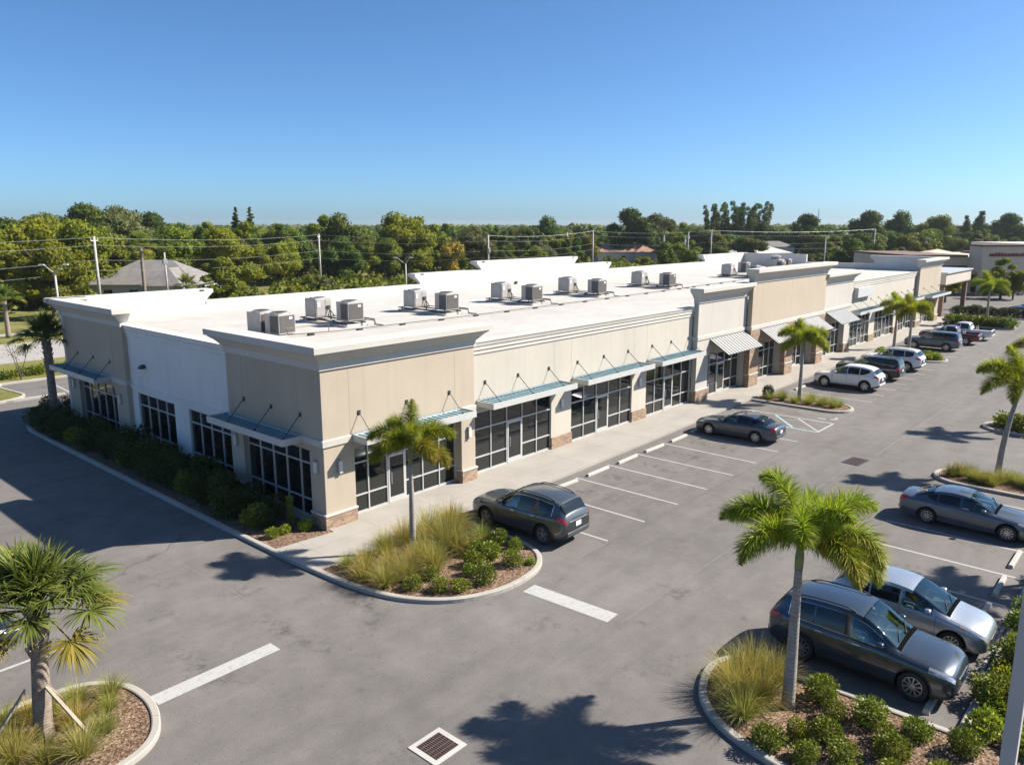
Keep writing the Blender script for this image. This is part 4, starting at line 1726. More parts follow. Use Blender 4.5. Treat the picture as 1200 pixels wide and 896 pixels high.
    if s.rails:
        a, b = s.rails
        for sd_ in (1, -1):
            rl = MB()
            pts = []
            for k in range(9):
                x = a + (b - a) * k / 8
                p = s.surf(x, 11.15)
                lift = .045 if 0 < k < 8 else 0
                pts.append(s.T((x, sd_ * p.y, p.z + lift)))
            rl.tube(pts, .017, 6)
            rl.build('roof_rail', M['black'], root)
    if s.bed is not None:
        bd = MB()
        a, b, w, z0 = s.bed
        bd.box(s.L / 2 - b + .02, s.L / 2 - a - .02, -w + .01, w - .01, z0 - .001, z0 + .02)
        for k in range(9):
            y = -w + .1 + k * (2 * w - .2) / 8
            bd.box(s.L / 2 - b + .03, s.L / 2 - a - .03, y - .03, y + .03, z0 + .02, z0 + .04)
        bd.build('bed_liner', M['black'], root)
    return root


def open_glass(s, body):
    """take the sheet metal out from behind the windscreen and the front door glass"""
    xa, xb = s.front_glass
    wa, wb = s.side_glass[0][:2]
    bm = bmesh.new()
    bm.from_mesh(body.data)
    kill = []
    for f in bm.faces:
        c = f.calc_center_median()
        x, y, z = s.L / 2 - c.x, abs(c.y), c.z
        P_ = s.section(min(max(x, 0), s.L))
        if xa + .02 < x < xb - .02 and z > s.belt(x) + .02 and y < P_[10][0] - .005 and f.normal.z > .2:
            kill.append(f)
        elif wa + .03 < x < wb - .03 and P_[8][1] + .03 < z < P_[10][1] - .02 and y > P_[10][0] - .05 and abs(f.normal.y) > .4:
            kill.append(f)
    bmesh.ops.delete(bm, geom=kill, context='FACES')
    bm.to_mesh(body.data)
    bm.free()


def cabin(s, root):
    xa, xb = s.front_glass
    w = s.half(2.4) * .78
    zb = s.belt(xa)
    def bx(mb, x0, x1, y0, y1, z0, z1):
        mb.box(s.L / 2 - x1, s.L / 2 - x0, y0, y1, z0, z1)
    d = MB()
    bx(d, xa + .12, xa + .62, -w, w, zb - .28, zb - .05)
    bx(d, xa + .02, xa + .14, -w * .9, w * .9, zb - .22, zb - .035)
    d.build('dashboard', M['dash'], root, bevel=.04)
    st = MB()
    c = (s.L / 2 - xa - .82, .38, zb - .06)
    pts = [(c[0] + .06 * math.cos(a), c[1] + .18 * math.sin(a), c[2] + .17 * math.cos(a)) for a in [2 * PI * k / 16 for k in range(17)]]
    st.tube(pts, .016, 6)
    st.tube([(c[0] + .2, c[1], c[2] - .06), c], .03, 6)
    st.build('steering_wheel', M['black'], root)
    for (x, ys) in ((xa + 1.05, (-.38, .38)), (xa + 1.95, (-.38, .38))):
        for y in ys:
            q = MB()
            bx(q, x, x + .5, y - .25, y + .25, zb - .62, zb - .38)
            bx(q, x + .42, x + .60, y - .24, y + .24, zb - .45, zb + .16)
            bx(q, x + .47, x + .58, y - .12, y + .12, zb + .19, zb + .36)
            q.build('car_seat', M['seat'], root, bevel=.05)
    fl = MB()
    bx(fl, xa - .05, s.side_glass[1][1], -w, w, zb - .72, zb - .64)
    fl.build('cabin_floor', M['black'], root)
    mi = MB()
    xm = xb - .16
    bx(mi, xm - .02, xm + .02, -.12, .12, s.roof(xm) - .13, s.roof(xm) - .06)
    mi.build('rear_view_mirror', M['black'], root)


def cut_body(body, cut):
    boolean_cut(body, cut)


def base_car(**k):
    c = Car(k['L'], k['belt'], k['roof'], k['half'], k['low'], k['wb'], k['fo'], k['wr'], k['track'], k.get('tumble', .74), k.get('crown', .045))
    for a, v in dict(clad=2, bed=None, rails=None, chrome=False, seams=(), handles=(), mirror=1.6, side_glass=(), front_glass=(0, 0), rear_glass=(0, 0),
                     head=(.06, .5, 6.6, 7.9), tail=(4.4, 4.6, 5.5, 7.6), grille=(.5, .68, .45), plate_z=.8, plate_off=.02, tailbar=True, rearseam=None).items():
        setattr(c, a, k.get(a, v))
    return c


def suv():
    L = 4.72
    return base_car(
        L=L, wb=2.80, fo=.92, wr=.365, track=1.62, tumble=.735,
        belt=[(0, .64), (.03, .74), (.12, .84), (.4, .93), (.9, .985), (1.35, 1.03), (2.5, 1.05), (3.7, 1.08), (4.35, 1.11), (4.6, 1.09), (4.69, 1.02), (4.72, .9)],
        roof=[(1.30, 1.03), (1.55, 1.19), (2.05, 1.52), (2.35, 1.625), (2.9, 1.67), (3.5, 1.655), (4.0, 1.60), (4.28, 1.545), (4.36, 1.50), (4.55, 1.22), (4.64, 1.09)],
        half=[(0, .60), (.03, .70), (.1, .79), (.25, .865), (.5, .915), (.95, .94), (2.4, .945), (3.7, .94), (4.2, .915), (4.5, .86), (4.66, .79), (4.72, .70)],
        low=[(0, .40), (.05, .30), (.3, .22), (4.2, .23), (4.5, .31), (4.68, .38), (4.72, .46)],
        clad=2, rails=(2.45, 4.1), seams=(1.52, 2.52, 3.46), handles=(2.3, 3.28), mirror=1.72,
        side_glass=[(1.72, 2.50, lambda x: 8.12, lambda x: 9.9), (2.56, 3.42, 8.12, 9.9), (3.47, 4.12, lambda x: 8.12 + .55 * max(0, (x - 3.75) / .4) ** 1.6, 9.88)],
        front_glass=(1.37, 2.24), rear_glass=(4.345, 4.585), head=(.04, .60, 6.35, 8.2), tail=(4.36, 4.70, 6.0, 7.75), grille=(.50, .70, .42), plate_z=.80, plate_off=.005, rearseam=4.3)


def crossover():
    L = 4.65
    return base_car(
        L=L, wb=2.82, fo=.90, wr=.36, track=1.60, tumble=.72,
        belt=[(0, .62), (.03, .72), (.12, .82), (.4, .90), (.9, .965), (1.3, 1.01), (2.5, 1.05), (3.6, 1.09), (4.25, 1.12), (4.5, 1.10), (4.62, 1.02), (4.65, .9)],
        roof=[(1.20, 1.01), (1.45, 1.16), (2.0, 1.5), (2.3, 1.60), (2.8, 1.64), (3.4, 1.62), (3.9, 1.55), (4.15, 1.48), (4.25, 1.42), (4.5, 1.13)],
        half=[(0, .58), (.03, .68), (.1, .77), (.25, .85), (.5, .90), (.95, .925), (2.4, .93), (3.6, .925), (4.1, .90), (4.42, .84), (4.6, .77), (4.65, .68)],
        low=[(0, .38), (.05, .29), (.3, .22), (4.1, .23), (4.45, .3), (4.62, .37), (4.65, .45)],
        clad=2, rails=None, seams=(1.45, 2.45, 3.35), handles=(2.22, 3.15), mirror=1.65,
        side_glass=[(1.62, 2.42, 8.12, 9.9), (2.48, 3.28, 8.12, 9.9), (3.33, 3.98, lambda x: 8.12 + .9 * max(0, (x - 3.5) / .48) ** 1.5, 9.88)],
        front_glass=(1.27, 2.16), rear_glass=(4.23, 4.46), head=(.04, .62, 6.35, 8.25), tail=(4.28, 4.62, 6.1, 7.7), grille=(.50, .66, .42), plate_z=.82, plate_off=.005, rearseam=4.2)


def sedan():
    L = 4.86
    return base_car(
        L=L, wb=2.80, fo=.95, wr=.335, track=1.58, tumble=.70,
        belt=[(0, .54), (.03, .62), (.12, .70), (.4, .78), (.9, .85), (1.45, .91), (2.4, .93), (3.4, .96), (4.2, .985), (4.6, .985), (4.80, .94), (4.86, .82)],
        roof=[(1.40, .91), (1.65, 1.04), (2.15, 1.32), (2.45, 1.41), (2.9, 1.445), (3.3, 1.42), (3.7, 1.33), (4.1, 1.14), (4.38, .985)],
        half=[(0, .58), (.03, .67), (.1, .76), (.25, .83), (.5, .88), (1.0, .905), (2.4, .915), (3.7, .91), (4.2, .885), (4.6, .83), (4.80, .76), (4.86, .67)],
        low=[(0, .32), (.05, .24), (.3, .18), (4.3, .20), (4.6, .27), (4.82, .33), (4.86, .42)],
        clad=1, seams=(1.55, 2.6, 3.5), handles=(2.36, 3.3), mirror=1.78,
        side_glass=[(1.80, 2.57, 8.14, 9.88), (2.63, 3.40, 8.14, 9.88), (3.44, 3.80, lambda x: 8.14 + 1.1 * max(0, (x - 3.5) / .3) ** 1.5, 9.86)],
        front_glass=(1.47, 2.34), rear_glass=(3.62, 4.30), head=(.04, .64, 6.4, 8.15), tail=(4.52, 4.85, 5.9, 7.9), grille=(.44, .58, .44), plate_z=.70, plate_off=.01, tailbar=True)


def hatch():
    L = 4.40
    return base_car(
        L=L, wb=2.66, fo=.88, wr=.325, track=1.52, tumble=.74,
        belt=[(0, .56), (.03, .64), (.12, .74), (.4, .85), (.8, .93), (1.1, .985), (2.2, 1.00), (3.4, 1.02), (4.0, 1.04), (4.25, 1.02), (4.37, .95), (4.40, .84)],
        roof=[(1.02, .985), (1.3, 1.13), (1.85, 1.43), (2.15, 1.52), (2.6, 1.56), (3.2, 1.54), (3.75, 1.47), (3.95, 1.40), (4.2, 1.10), (4.26, 1.02)],
        half=[(0, .56), (.03, .66), (.1, .74), (.25, .81), (.5, .855), (.9, .87), (2.2, .88), (3.4, .875), (3.9, .85), (4.2, .8), (4.36, .74), (4.40, .65)],
        low=[(0, .32), (.05, .24), (.3, .18), (3.9, .2), (4.2, .28), (4.37, .34), (4.40, .42)],
        clad=1, seams=(1.32, 2.3, 3.2), handles=(2.07, 3.0), mirror=1.52,
        side_glass=[(1.45, 2.27, 8.12, 9.9), (2.33, 3.13, 8.12, 9.9), (3.18, 3.72, lambda x: 8.12 + .8 * max(0, (x - 3.35) / .4) ** 1.5, 9.88)],
        front_glass=(1.09, 2.02), rear_glass=(3.97, 4.20), head=(.05, .72, 6.6, 8.4), tail=(4.08, 4.38, 6.0, 7.8), grille=(.47, .57, .36), plate_z=.74, plate_off=.005)


def boxy():
    L = 4.85
    return base_car(
        L=L, wb=2.86, fo=.93, wr=.38, track=1.64, tumble=.80,
        belt=[(0, .72), (.03, .86), (.12, .95), (.4, 1.01), (.9, 1.05), (1.35, 1.08), (2.5, 1.10), (3.8, 1.12), (4.55, 1.13), (4.78, 1.12), (4.83, 1.05), (4.85, .95)],
        roof=[(1.36, 1.08), (1.6, 1.27), (2.0, 1.62), (2.25, 1.74), (2.8, 1.79), (3.8, 1.785), (4.45, 1.75), (4.58, 1.71), (4.72, 1.40), (4.80, 1.12)],
        half=[(0, .70), (.03, .79), (.1, .86), (.25, .91), (.5, .94), (1.0, .955), (2.4, .96), (3.9, .955), (4.5, .93), (4.75, .88), (4.85, .80)],
        low=[(0, .44), (.05, .34), (.3, .26), (4.3, .27), (4.65, .34), (4.82, .4), (4.85, .48)],
        clad=2, rails=(2.4, 4.5), seams=(1.55, 2.55, 3.5), handles=(2.32, 3.3), mirror=1.75,
        side_glass=[(1.75, 2.50, 8.12, 9.9), (2.56, 3.44, 8.12, 9.9), (3.50, 4.45, 8.12, 9.9)],
        front_glass=(1.43, 2.15), rear_glass=(4.575, 4.76), head=(.04, .40, 6.6, 8.0), tail=(4.60, 4.83, 5.6, 8.0), grille=(.58, .80, .5), plate_z=.85, plate_off=.005, rearseam=4.52)


def pickup():
    L = 5.55
    return base_car(
        L=L, wb=3.45, fo=.95, wr=.385, track=1.66, tumble=.78,
        belt=[(0, .74), (.03, .88), (.12, .97), (.4, 1.03), (.9, 1.07), (1.45, 1.10), (3.3, 1.11), (3.65, 1.11), (4.5, 1.11), (5.35, 1.11), (5.5, 1.10), (5.55, 1.04)],
        roof=[(1.45, 1.10), (1.7, 1.28), (2.12, 1.63), (2.38, 1.75), (2.8, 1.79), (3.2, 1.77), (3.45, 1.68), (3.62, 1.14), (3.66, 1.11)],
        half=[(0, .70), (.03, .80), (.1, .87), (.25, .92), (.5, .94), (1.0, .955), (2.4, .96), (4.5, .955), (5.3, .945), (5.5, .92), (5.55, .86)],
        low=[(0, .46), (.05, .36), (.3, .30), (4.9, .36), (5.3, .45), (5.5, .5), (5.55, .55)],
        clad=1, seams=(1.6, 2.6, 3.55), handles=(2.4, 3.35), mirror=1.85,
        side_glass=[(1.88, 2.55, 8.12, 9.9), (2.62, 3.36, 8.12, 9.85)],
        front_glass=(1.52, 2.26), rear_glass=(3.47, 3.60), head=(.04, .36, 6.5, 7.9), tail=(5.40, 5.54, 5.4, 7.7), grille=(.58, .86, .52), plate_z=.66, plate_off=.03, tailbar=False,
        bed=(3.72, 5.47, .74, .72))


KINDS = dict(suv=suv, crossover=crossover, sedan=sedan, hatch=hatch, boxy=boxy, pickup=pickup)
G1, G2 = 'cars parked nose to the shopping center', 'cars parked along the right hand bed'
N_, S_ = R(90), R(-90)
make_car('parked_suv', 'dark grey suv with chrome window trim parked beside the planted end island', 'suv', 'suv', (.078, .088, .092), (22.32, 18.85, 0), N_ + R(1.2), spokes=5, chrome=True, group=G1)  # bluish cast in the grey paint stands in for reflected sky
make_car('parked_sedan', 'dark grey sedan parked alone between empty stalls in front of the awnings', 'car', 'sedan', (.06, .074, .092), (40.9, 18.75, 0), N_ + R(1), spokes=5, group=G1)  # sky reflection put into the paint as a blue tint
make_car('parked_suv', 'white crossover with silver wheels, nearest of the three parked side by side', 'suv', 'crossover', (.72, .715, .70), (59.12, 18.75, 0), N_, metal=.05, spokes=5, group=G1)
make_car('parked_suv', 'boxy black suv parked between two white ones', 'suv', 'boxy', (.014, .016, .019), (64.3, 18.85, 0), N_, spokes=6, group=G1)
make_car('parked_suv', 'white suv with roof rails parked beyond the black one', 'suv', 'suv', (.72, .72, .72), (69.75, 18.7, 0), N_, metal=.05, spokes=5, group=G1)
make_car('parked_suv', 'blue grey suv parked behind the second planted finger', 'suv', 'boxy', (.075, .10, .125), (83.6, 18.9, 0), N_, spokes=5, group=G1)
make_car('pickup_truck', 'dark red pickup truck parked beside the white pickup', 'pickup', 'pickup', (.12, .012, .018), (89.4, 18.7, 0), N_, spokes=6, group=G1)
make_car('pickup_truck', 'white pickup truck with open bed, farthest in the row by the shops', 'pickup', 'pickup', (.70, .70, .70), (93.7, 18.35, 0), N_, metal=.05, spokes=6, group=G1)
make_car('parked_sedan', 'grey sedan parked facing right beside the grassy island', 'car', 'sedan', (.09, .108, .13), (34.3, 5.78, 0), S_ + R(0), spokes=10, group=G2)  # blue in this grey paint imitates the reflected sky
make_car('parked_hatchback', 'silver hatchback parked between the dark suv and an empty stall', 'car', 'hatch', (.43, .46, .49), (24.02, 5.28, 0), S_, metal=.6, spokes=10, group=G2)
make_car('parked_suv', 'dark suv parked behind the foxtail palm at lower right', 'suv', 'suv', (.04, .054, .072), (20.95, 5.62, 0), S_, spokes=10, group=G2, chrome=True)  # dark paint tinted blue to imitate sky reflections
make_car('parked_car', 'black car half hidden behind the cabbage palm at the left edge', 'car', 'sedan', (.02, .022, .024), (3.45, 24.62, 0), R(1), spokes=10)
make_car('parked_car', 'blue car beyond the far hedge at the right edge', 'car', 'sedan', (.03, .09, .24), (127.5, 17.2, 0), R(120), spokes=5)
# ------------------------------------------------------------------ plants
def rot_to(d):
    return Vector(d).to_track_quat('Z', 'Y').to_matrix()


def leaf_quads(P_, D_, Nn, ln, wd, curl=0.0):
    """diamond leaves as numpy quads: base point, direction, a normal-ish vector, length and width"""
    P_, D_, Nn = np.asarray(P_), np.asarray(D_), np.asarray(Nn)
    D_ = D_ / np.linalg.norm(D_, axis=1, keepdims=True)
    S_v = np.cross(D_, Nn)
    S_v = S_v / np.maximum(1e-6, np.linalg.norm(S_v, axis=1, keepdims=True))
    up = np.cross(S_v, D_)
    ln = np.broadcast_to(np.asarray(ln), (len(P_),))[:, None]
    wd = np.broadcast_to(np.asarray(wd), (len(P_),))[:, None]
    a = P_
    b = P_ + D_ * ln * .45 + S_v * wd * .5 + up * ln * curl * .5
    c = P_ + D_ * ln
    d = P_ + D_ * ln * .45 - S_v * wd * .5 + up * ln * curl * .5
    V = np.stack([a, b, c, d], 1).reshape(-1, 3)
    F = np.arange(len(P_) * 4).reshape(-1, 4)
    return V, F


def ribbons(base, tip_dir, length, width, droop, seg=4, rg=None, twist=.9):
    """tapering ribbons (blades, fan segments) that bend down under their own weight"""
    base, tip_dir = np.asarray(base, float), np.asarray(tip_dir, float)
    n = len(base)
    length = np.broadcast_to(np.asarray(length, float), (n,))
    width = np.broadcast_to(np.asarray(width, float), (n,))
    droop = np.broadcast_to(np.asarray(droop, float), (n,))
    d = tip_dir / np.linalg.norm(tip_dir, axis=1, keepdims=True)
    side = np.cross(d, np.array([0, 0, 1.0]) + .01 * (rg or rng).standard_normal((n, 3)))
    side /= np.maximum(1e-6, np.linalg.norm(side, axis=1, keepdims=True))
    tw = (rg or rng).uniform(-twist, twist, n)[:, None]
    side = side * np.cos(tw) + np.cross(d, side) * np.sin(tw)
    p = base.copy()
    rows = []
    for k in range(seg + 1):
        t = k / seg
        w = (width * (1 - t) ** .7 + .0008)[:, None] * (.55 + .45 * min(1, t * 4))
        rows.append(np.stack([p - side * w / 2, p + side * w / 2], 1))
        d = d - np.array([0, 0, 1.0]) * (droop / seg)[:, None] * (.4 + 1.2 * t)
        d /= np.linalg.norm(d, axis=1, keepdims=True)
        p = p + d * (length / seg)[:, None]
    V = np.stack(rows, 1).reshape(-1, 3)          # n, seg+1, 2
    k = np.arange(n)[:, None, None] * (seg + 1) * 2
    s_ = np.arange(seg)[None, :, None] * 2
    F = (k + s_ + np.array([0, 1, 3, 2])[None, None, :]).reshape(-1, 4)
    return V, F


def cat(parts):
    V, F, o, Mi = [], [], 0, []
    for i, pr in enumerate(parts):
        v, f = pr[0], pr[1]
        V.append(v)
        F.append(f + o)
        Mi.append(np.full(len(f), pr[2] if len(pr) > 2 else 0))
        o += len(v)
    return np.concatenate(V), np.concatenate(F), np.concatenate(Mi)


# ---- foxtail palms
def foxtail_fronds(specs, rg):
    parts = []
    for (az, el, ln, droop, old) in specs:
        n = 30
        d = np.array([math.cos(az) * math.cos(el), math.sin(az) * math.cos(el), math.sin(el)])
        p = np.array([0, 0, 0.0])
        pts, ds = [p.copy()], [d.copy()]
        for k in range(n):
            t = k / n
            d = d - np.array([0, 0, 1]) * droop / n * (.15 + 2.0 * t)
            d /= np.linalg.norm(d)
            p = p + d * ln / n
            pts.append(p.copy())
            ds.append(d.copy())
        pts, ds = np.array(pts), np.array(ds)
        # rachis: two crossed ribbons
        side = np.cross(ds, [0, 0, 1.0])
        side /= np.linalg.norm(side, axis=1, keepdims=True)
        for sv in (side, np.cross(ds, side)):
            w = (np.linspace(.05, .008, n + 1))[:, None]
            V = np.stack([pts - sv * w / 2, pts + sv * w / 2], 1).reshape(-1, 3)
            F = (np.arange(n)[:, None] * 2 + np.array([0, 1, 3, 2])).reshape(-1, 4)
            parts.append((V, F, 2))
        B, D, Lh, Wd, Mi = [], [], [], [], []
        for k in range(5, n + 1):
            t = k / n
            L_ = .58 * (math.sin(PI * min(1, .12 + t * .86)) ** .55) * (1.0 if t < .9 else .75)
            cnt = 46
            ph = rg.uniform(0, 6.28)
            up = np.cross(side[k], ds[k])
            for j in range(cnt):
                a = ph + 2 * PI * j / cnt + rg.normal(0, .2)
                rad = side[k] * math.cos(a) + up * math.sin(a)
                f = rg.uniform(.25, .85)
                dd = rad + ds[k] * f
                B.append(pts[k] - ds[k] * rg.uniform(0, ln / n))
                D.append(dd)
                Lh.append(L_ * rg.uniform(.8, 1.12))
                Wd.append(.026 * rg.uniform(.8, 1.2))
                Mi.append(1 if rg.uniform() < old * (.4 + t) else 0)
        V, F = ribbons(B, D, Lh, Wd, .75, 2, rg)
        F_ = F
        mi = np.repeat(np.array(Mi), 2)
        o = 0
        parts.append((V, F_, 0))
        parts[-1] = (V, F_, 0, mi)
    V, F, Mi, o = [], [], [], 0
    for pr in parts:
        V.append(pr[0])
        F.append(pr[1] + o)
        Mi.append(pr[3] if len(pr) > 3 else np.full(len(pr[1]), pr[2]))
        o += len(pr[0])
    return np.concatenate(V), np.concatenate(F), np.concatenate(Mi)


def foxtail(name, label, loc, h, specs, seed, r0=.17, lean=(0, 0), scale=1.0, group=None, spear=1.3):
    rg = np.random.default_rng(seed)
    t = thing(name, label, 'palm', loc, 0, group)
    mb = MB()
    pts, rs = [], []
    for k in range(17):
        f = k / 16
        pts.append((lean[0] * f * f, lean[1] * f * f, h * f))
        rs.append(r0 * (1.28 if k == 0 else 1.08 if k == 1 else 1 + .06 * math.sin(f * 5)) * (1 - .38 * f))
    mb.tube(pts, rs, 14)
    mb.build('trunk', M['palm_trunk'], t, smooth=True)
    tx, ty = lean
    mb = MB()
    mb.tube([(tx, ty, h - .02), (tx, ty, h + .25), (tx, ty, h + .6), (tx, ty, h + .85)], [r0 * .66, r0 * .70, r0 * .5, r0 * .22], 12)
    mb.build('crownshaft', M['palm_shaft'], t, smooth=True)
    V, F, Mi = foxtail_fronds(specs, rg)
    me = np_mesh('frond', V * scale, F, [M['foxtail'], M['foxtail_old'], M['palm_shaft']], Mi)
    o = link('crown', me, t, (tx, ty, h + .62))
    if spear:
        mb = MB()
        mb.tube([(tx, ty, h + .7), (tx + .05, ty + .02, h + .7 + spear * .6), (tx + .12, ty + .05, h + .7 + spear)], [.022, .014, .003], 5)
        mb.build('spear_leaf', M['palm_shaft'], t)
    return t


def az_view(px_angle):
    """direction in the world of something seen at this angle: 0 = right in the picture, 90 = away"""
    return R(px_angle) + R(41.5 - 90)


def F_(a, el, ln=2.2, dr=1.5, old=.05):
    return (az_view(a), R(el), ln, dr, old)


palm_low = foxtail('foxtail_palm', 'large foxtail palm with ringed grey trunk in the lower right mulch bed', (17.6, 6.35, .08), 3.75,
                   [F_(130, 76, 2.1, 2.3), F_(165, 50, 2.3, 1.9), F_(12, 50, 2.4, 1.6), F_(205, 40, 2.3, 2.3), F_(-20, 26, 2.4, 2.7, .35), F_(-38, 48, 2.5, 2.9, .3), F_(250, 58, 2.0, 2.3), F_(-62, 36, 2.2, 2.6, .5),
                    F_(60, 45, 2.2, 1.8), F_(135, 42, 2.2, 1.9), F_(300, 68, 2.0, 2.1), F_(-5, 12, 2.1, 2.3, .65)], 3, r0=.155)
foxtail('foxtail_palm', 'foxtail palm with yellowing lower fronds in the round end bed at the building corner', (17.62, 20.45, .08), 3.45,
        [F_(80, 82, 1.9, 1.2), F_(175, 45, 2.1, 1.9), F_(8, 45, 2.2, 1.9), F_(200, 18, 2.0, 1.9, .25), F_(-15, 14, 2.1, 2.2, .55), F_(235, 45, 1.9, 2.1, .1), F_(-45, 30, 1.9, 2.4, .6), F_(130, 52, 2.0, 1.8), F_(40, 45, 2.1, 2.0), F_(285, 60, 1.8, 2.0)], 5, r0=.12, scale=.88, lean=(.02, .05))
foxtail('foxtail_palm', 'foxtail palm in the grassy bed beside the grey sedan at right', (42.6, 6.15, .08), 3.9,
        [F_(110, 76, 1.9, 1.5), F_(175, 48, 2.4, 1.8), F_(10, 45, 2.3, 1.9), F_(190, 25, 2.4, 1.9), F_(-30, 30, 2.2, 2.3), F_(230, 20, 2.2, 2.2), F_(60, 50, 2.2, 2.0), F_(140, 48, 2.2, 2.0), F_(300, 55, 2.0, 2.0)], 7, r0=.15, lean=(.3, -.35))
foxtail('foxtail_palm', 'foxtail palm at the right edge beyond the grey sedan', (54.0, 6.1, .08), 4.0,
        [F_(110, 70, 2.0, 1.5), F_(170, 40, 2.4, 1.9), F_(15, 40, 2.2, 2.0), F_(-40, 30, 2.2, 2.2), F_(215, 30, 2.3, 2.1), F_(75, 45, 2.2, 2.0), F_(265, 40, 2.2, 2.2)], 9, r0=.15)
foxtail('foxtail_palm', 'foxtail palm on the narrow planted finger in front of the striped awnings', (51.9, 19.6, .08), 3.5,
        [F_(100, 75, 1.7, 1.5), F_(175, 50, 2.1, 2.0), F_(5, 50, 2.1, 2.0), F_(195, 20, 2.0, 2.2, .1), F_(-10, 20, 2.1, 2.3, .15), F_(235, 45, 1.9, 2.3), F_(-50, 40, 1.9, 2.4), F_(130, 55, 1.9, 2.0), F_(50, 50, 2.0, 2.0), F_(285, 60, 1.8, 2.2)], 13, r0=.14, scale=1.0)
foxtail('foxtail_palm', 'slender foxtail palm on the second planted finger by the blue grey suv', (75.6, 19.0, .08), 3.6,
        [F_(100, 72, 1.8, 1.6), F_(175, 45, 2.0, 2.0), F_(0, 48, 2.1, 2.0), F_(200, 20, 2.0, 2.2), F_(-20, 25, 2.0, 2.3), F_(240, 40, 1.9, 2.3), F_(60, 50, 2.0, 2.0), F_(300, 50, 1.9, 2.1)], 15, r0=.15, scale=1.05)
foxtail('foxtail_palm', 'foxtail palm against the shop glass at the far end tower', (80.6, 21.6, .08), 3.4,
        [F_(100, 72, 1.8, 1.6), F_(175, 45, 2.0, 2.0), F_(0, 48, 2.1, 2.0), F_(200, 20, 2.0, 2.2), F_(-20, 25, 2.0, 2.3), F_(240, 40, 1.9, 2.3), F_(60, 50, 2.0, 2.0)], 17, r0=.15, scale=1.0, spear=0)
foxtail('foxtail_palm', 'round headed palm in the clipped hedge beyond the parked pickups', (107.0, 18.7, .08), 4.0,
        [F_(100, 70, 2.2, 1.6), F_(175, 40, 2.5, 2.0), F_(0, 42, 2.5, 2.0), F_(205, 15, 2.4, 2.0), F_(-20, 15, 2.5, 2.3, .3), F_(240, 35, 2.2, 2.2), F_(60, 50, 2.3, 2.0), F_(130, 50, 2.3, 2.0)], 19, r0=.17, scale=1.1, spear=0)
foxtail('foxtail_palm', 'foxtail palm standing just outside the right edge over the empty stalls', (32.4, .9, .08), 3.8,
        [F_(40 * k, 40 + 12 * (k % 2), 2.2, 2.0) for k in range(9)], 21, r0=.15, spear=0)


# ---- cabbage palms
def fan_leaf(rg, az, el, pet, fan, old, droop):
    d = np.array([math.cos(az) * math.cos(el), math.sin(az) * math.cos(el), math.sin(el)])
    side = np.cross(d, [0, 0, 1.0])
    side /= np.linalg.norm(side)
    parts = []
    n = 8
    p = np.zeros(3)
    pts, dd = [p.copy()], d.copy()
    for k in range(n):
        dd = dd - np.array([0, 0, 1]) * droop * .35 / n
        dd /= np.linalg.norm(dd)
        p = p + dd * pet / n
        pts.append(p.copy())
    pts = np.array(pts)
    for sv in (side, np.cross(dd, side)):
        V = np.stack([pts - sv * .016, pts + sv * .016], 1).reshape(-1, 3)
        F = (np.arange(n)[:, None] * 2 + np.array([0, 1, 3, 2])).reshape(-1, 4)
        parts.append((V, F, 1 if old else 0))
    nseg = 58
    up = np.cross(side, dd)
    B, D, Ln = [], [], []
    for j in range(nseg):
        a = (j / (nseg - 1) - .5) * 2 * R(138)
        v = dd * math.cos(a) + side * math.sin(a)
        v = v + up * (.28 * abs(math.sin(a)) + .1 * rg.normal())
        B.append(p + v * .02)
        D.append(v)
        Ln.append(fan * (1 - .32 * abs(a) / R(138)) * rg.uniform(.88, 1.1))
    V, F = ribbons(B, D, Ln, .058, droop, 5, rg, .35)
    parts.append((V, F, 1 if old else 0))
    return parts


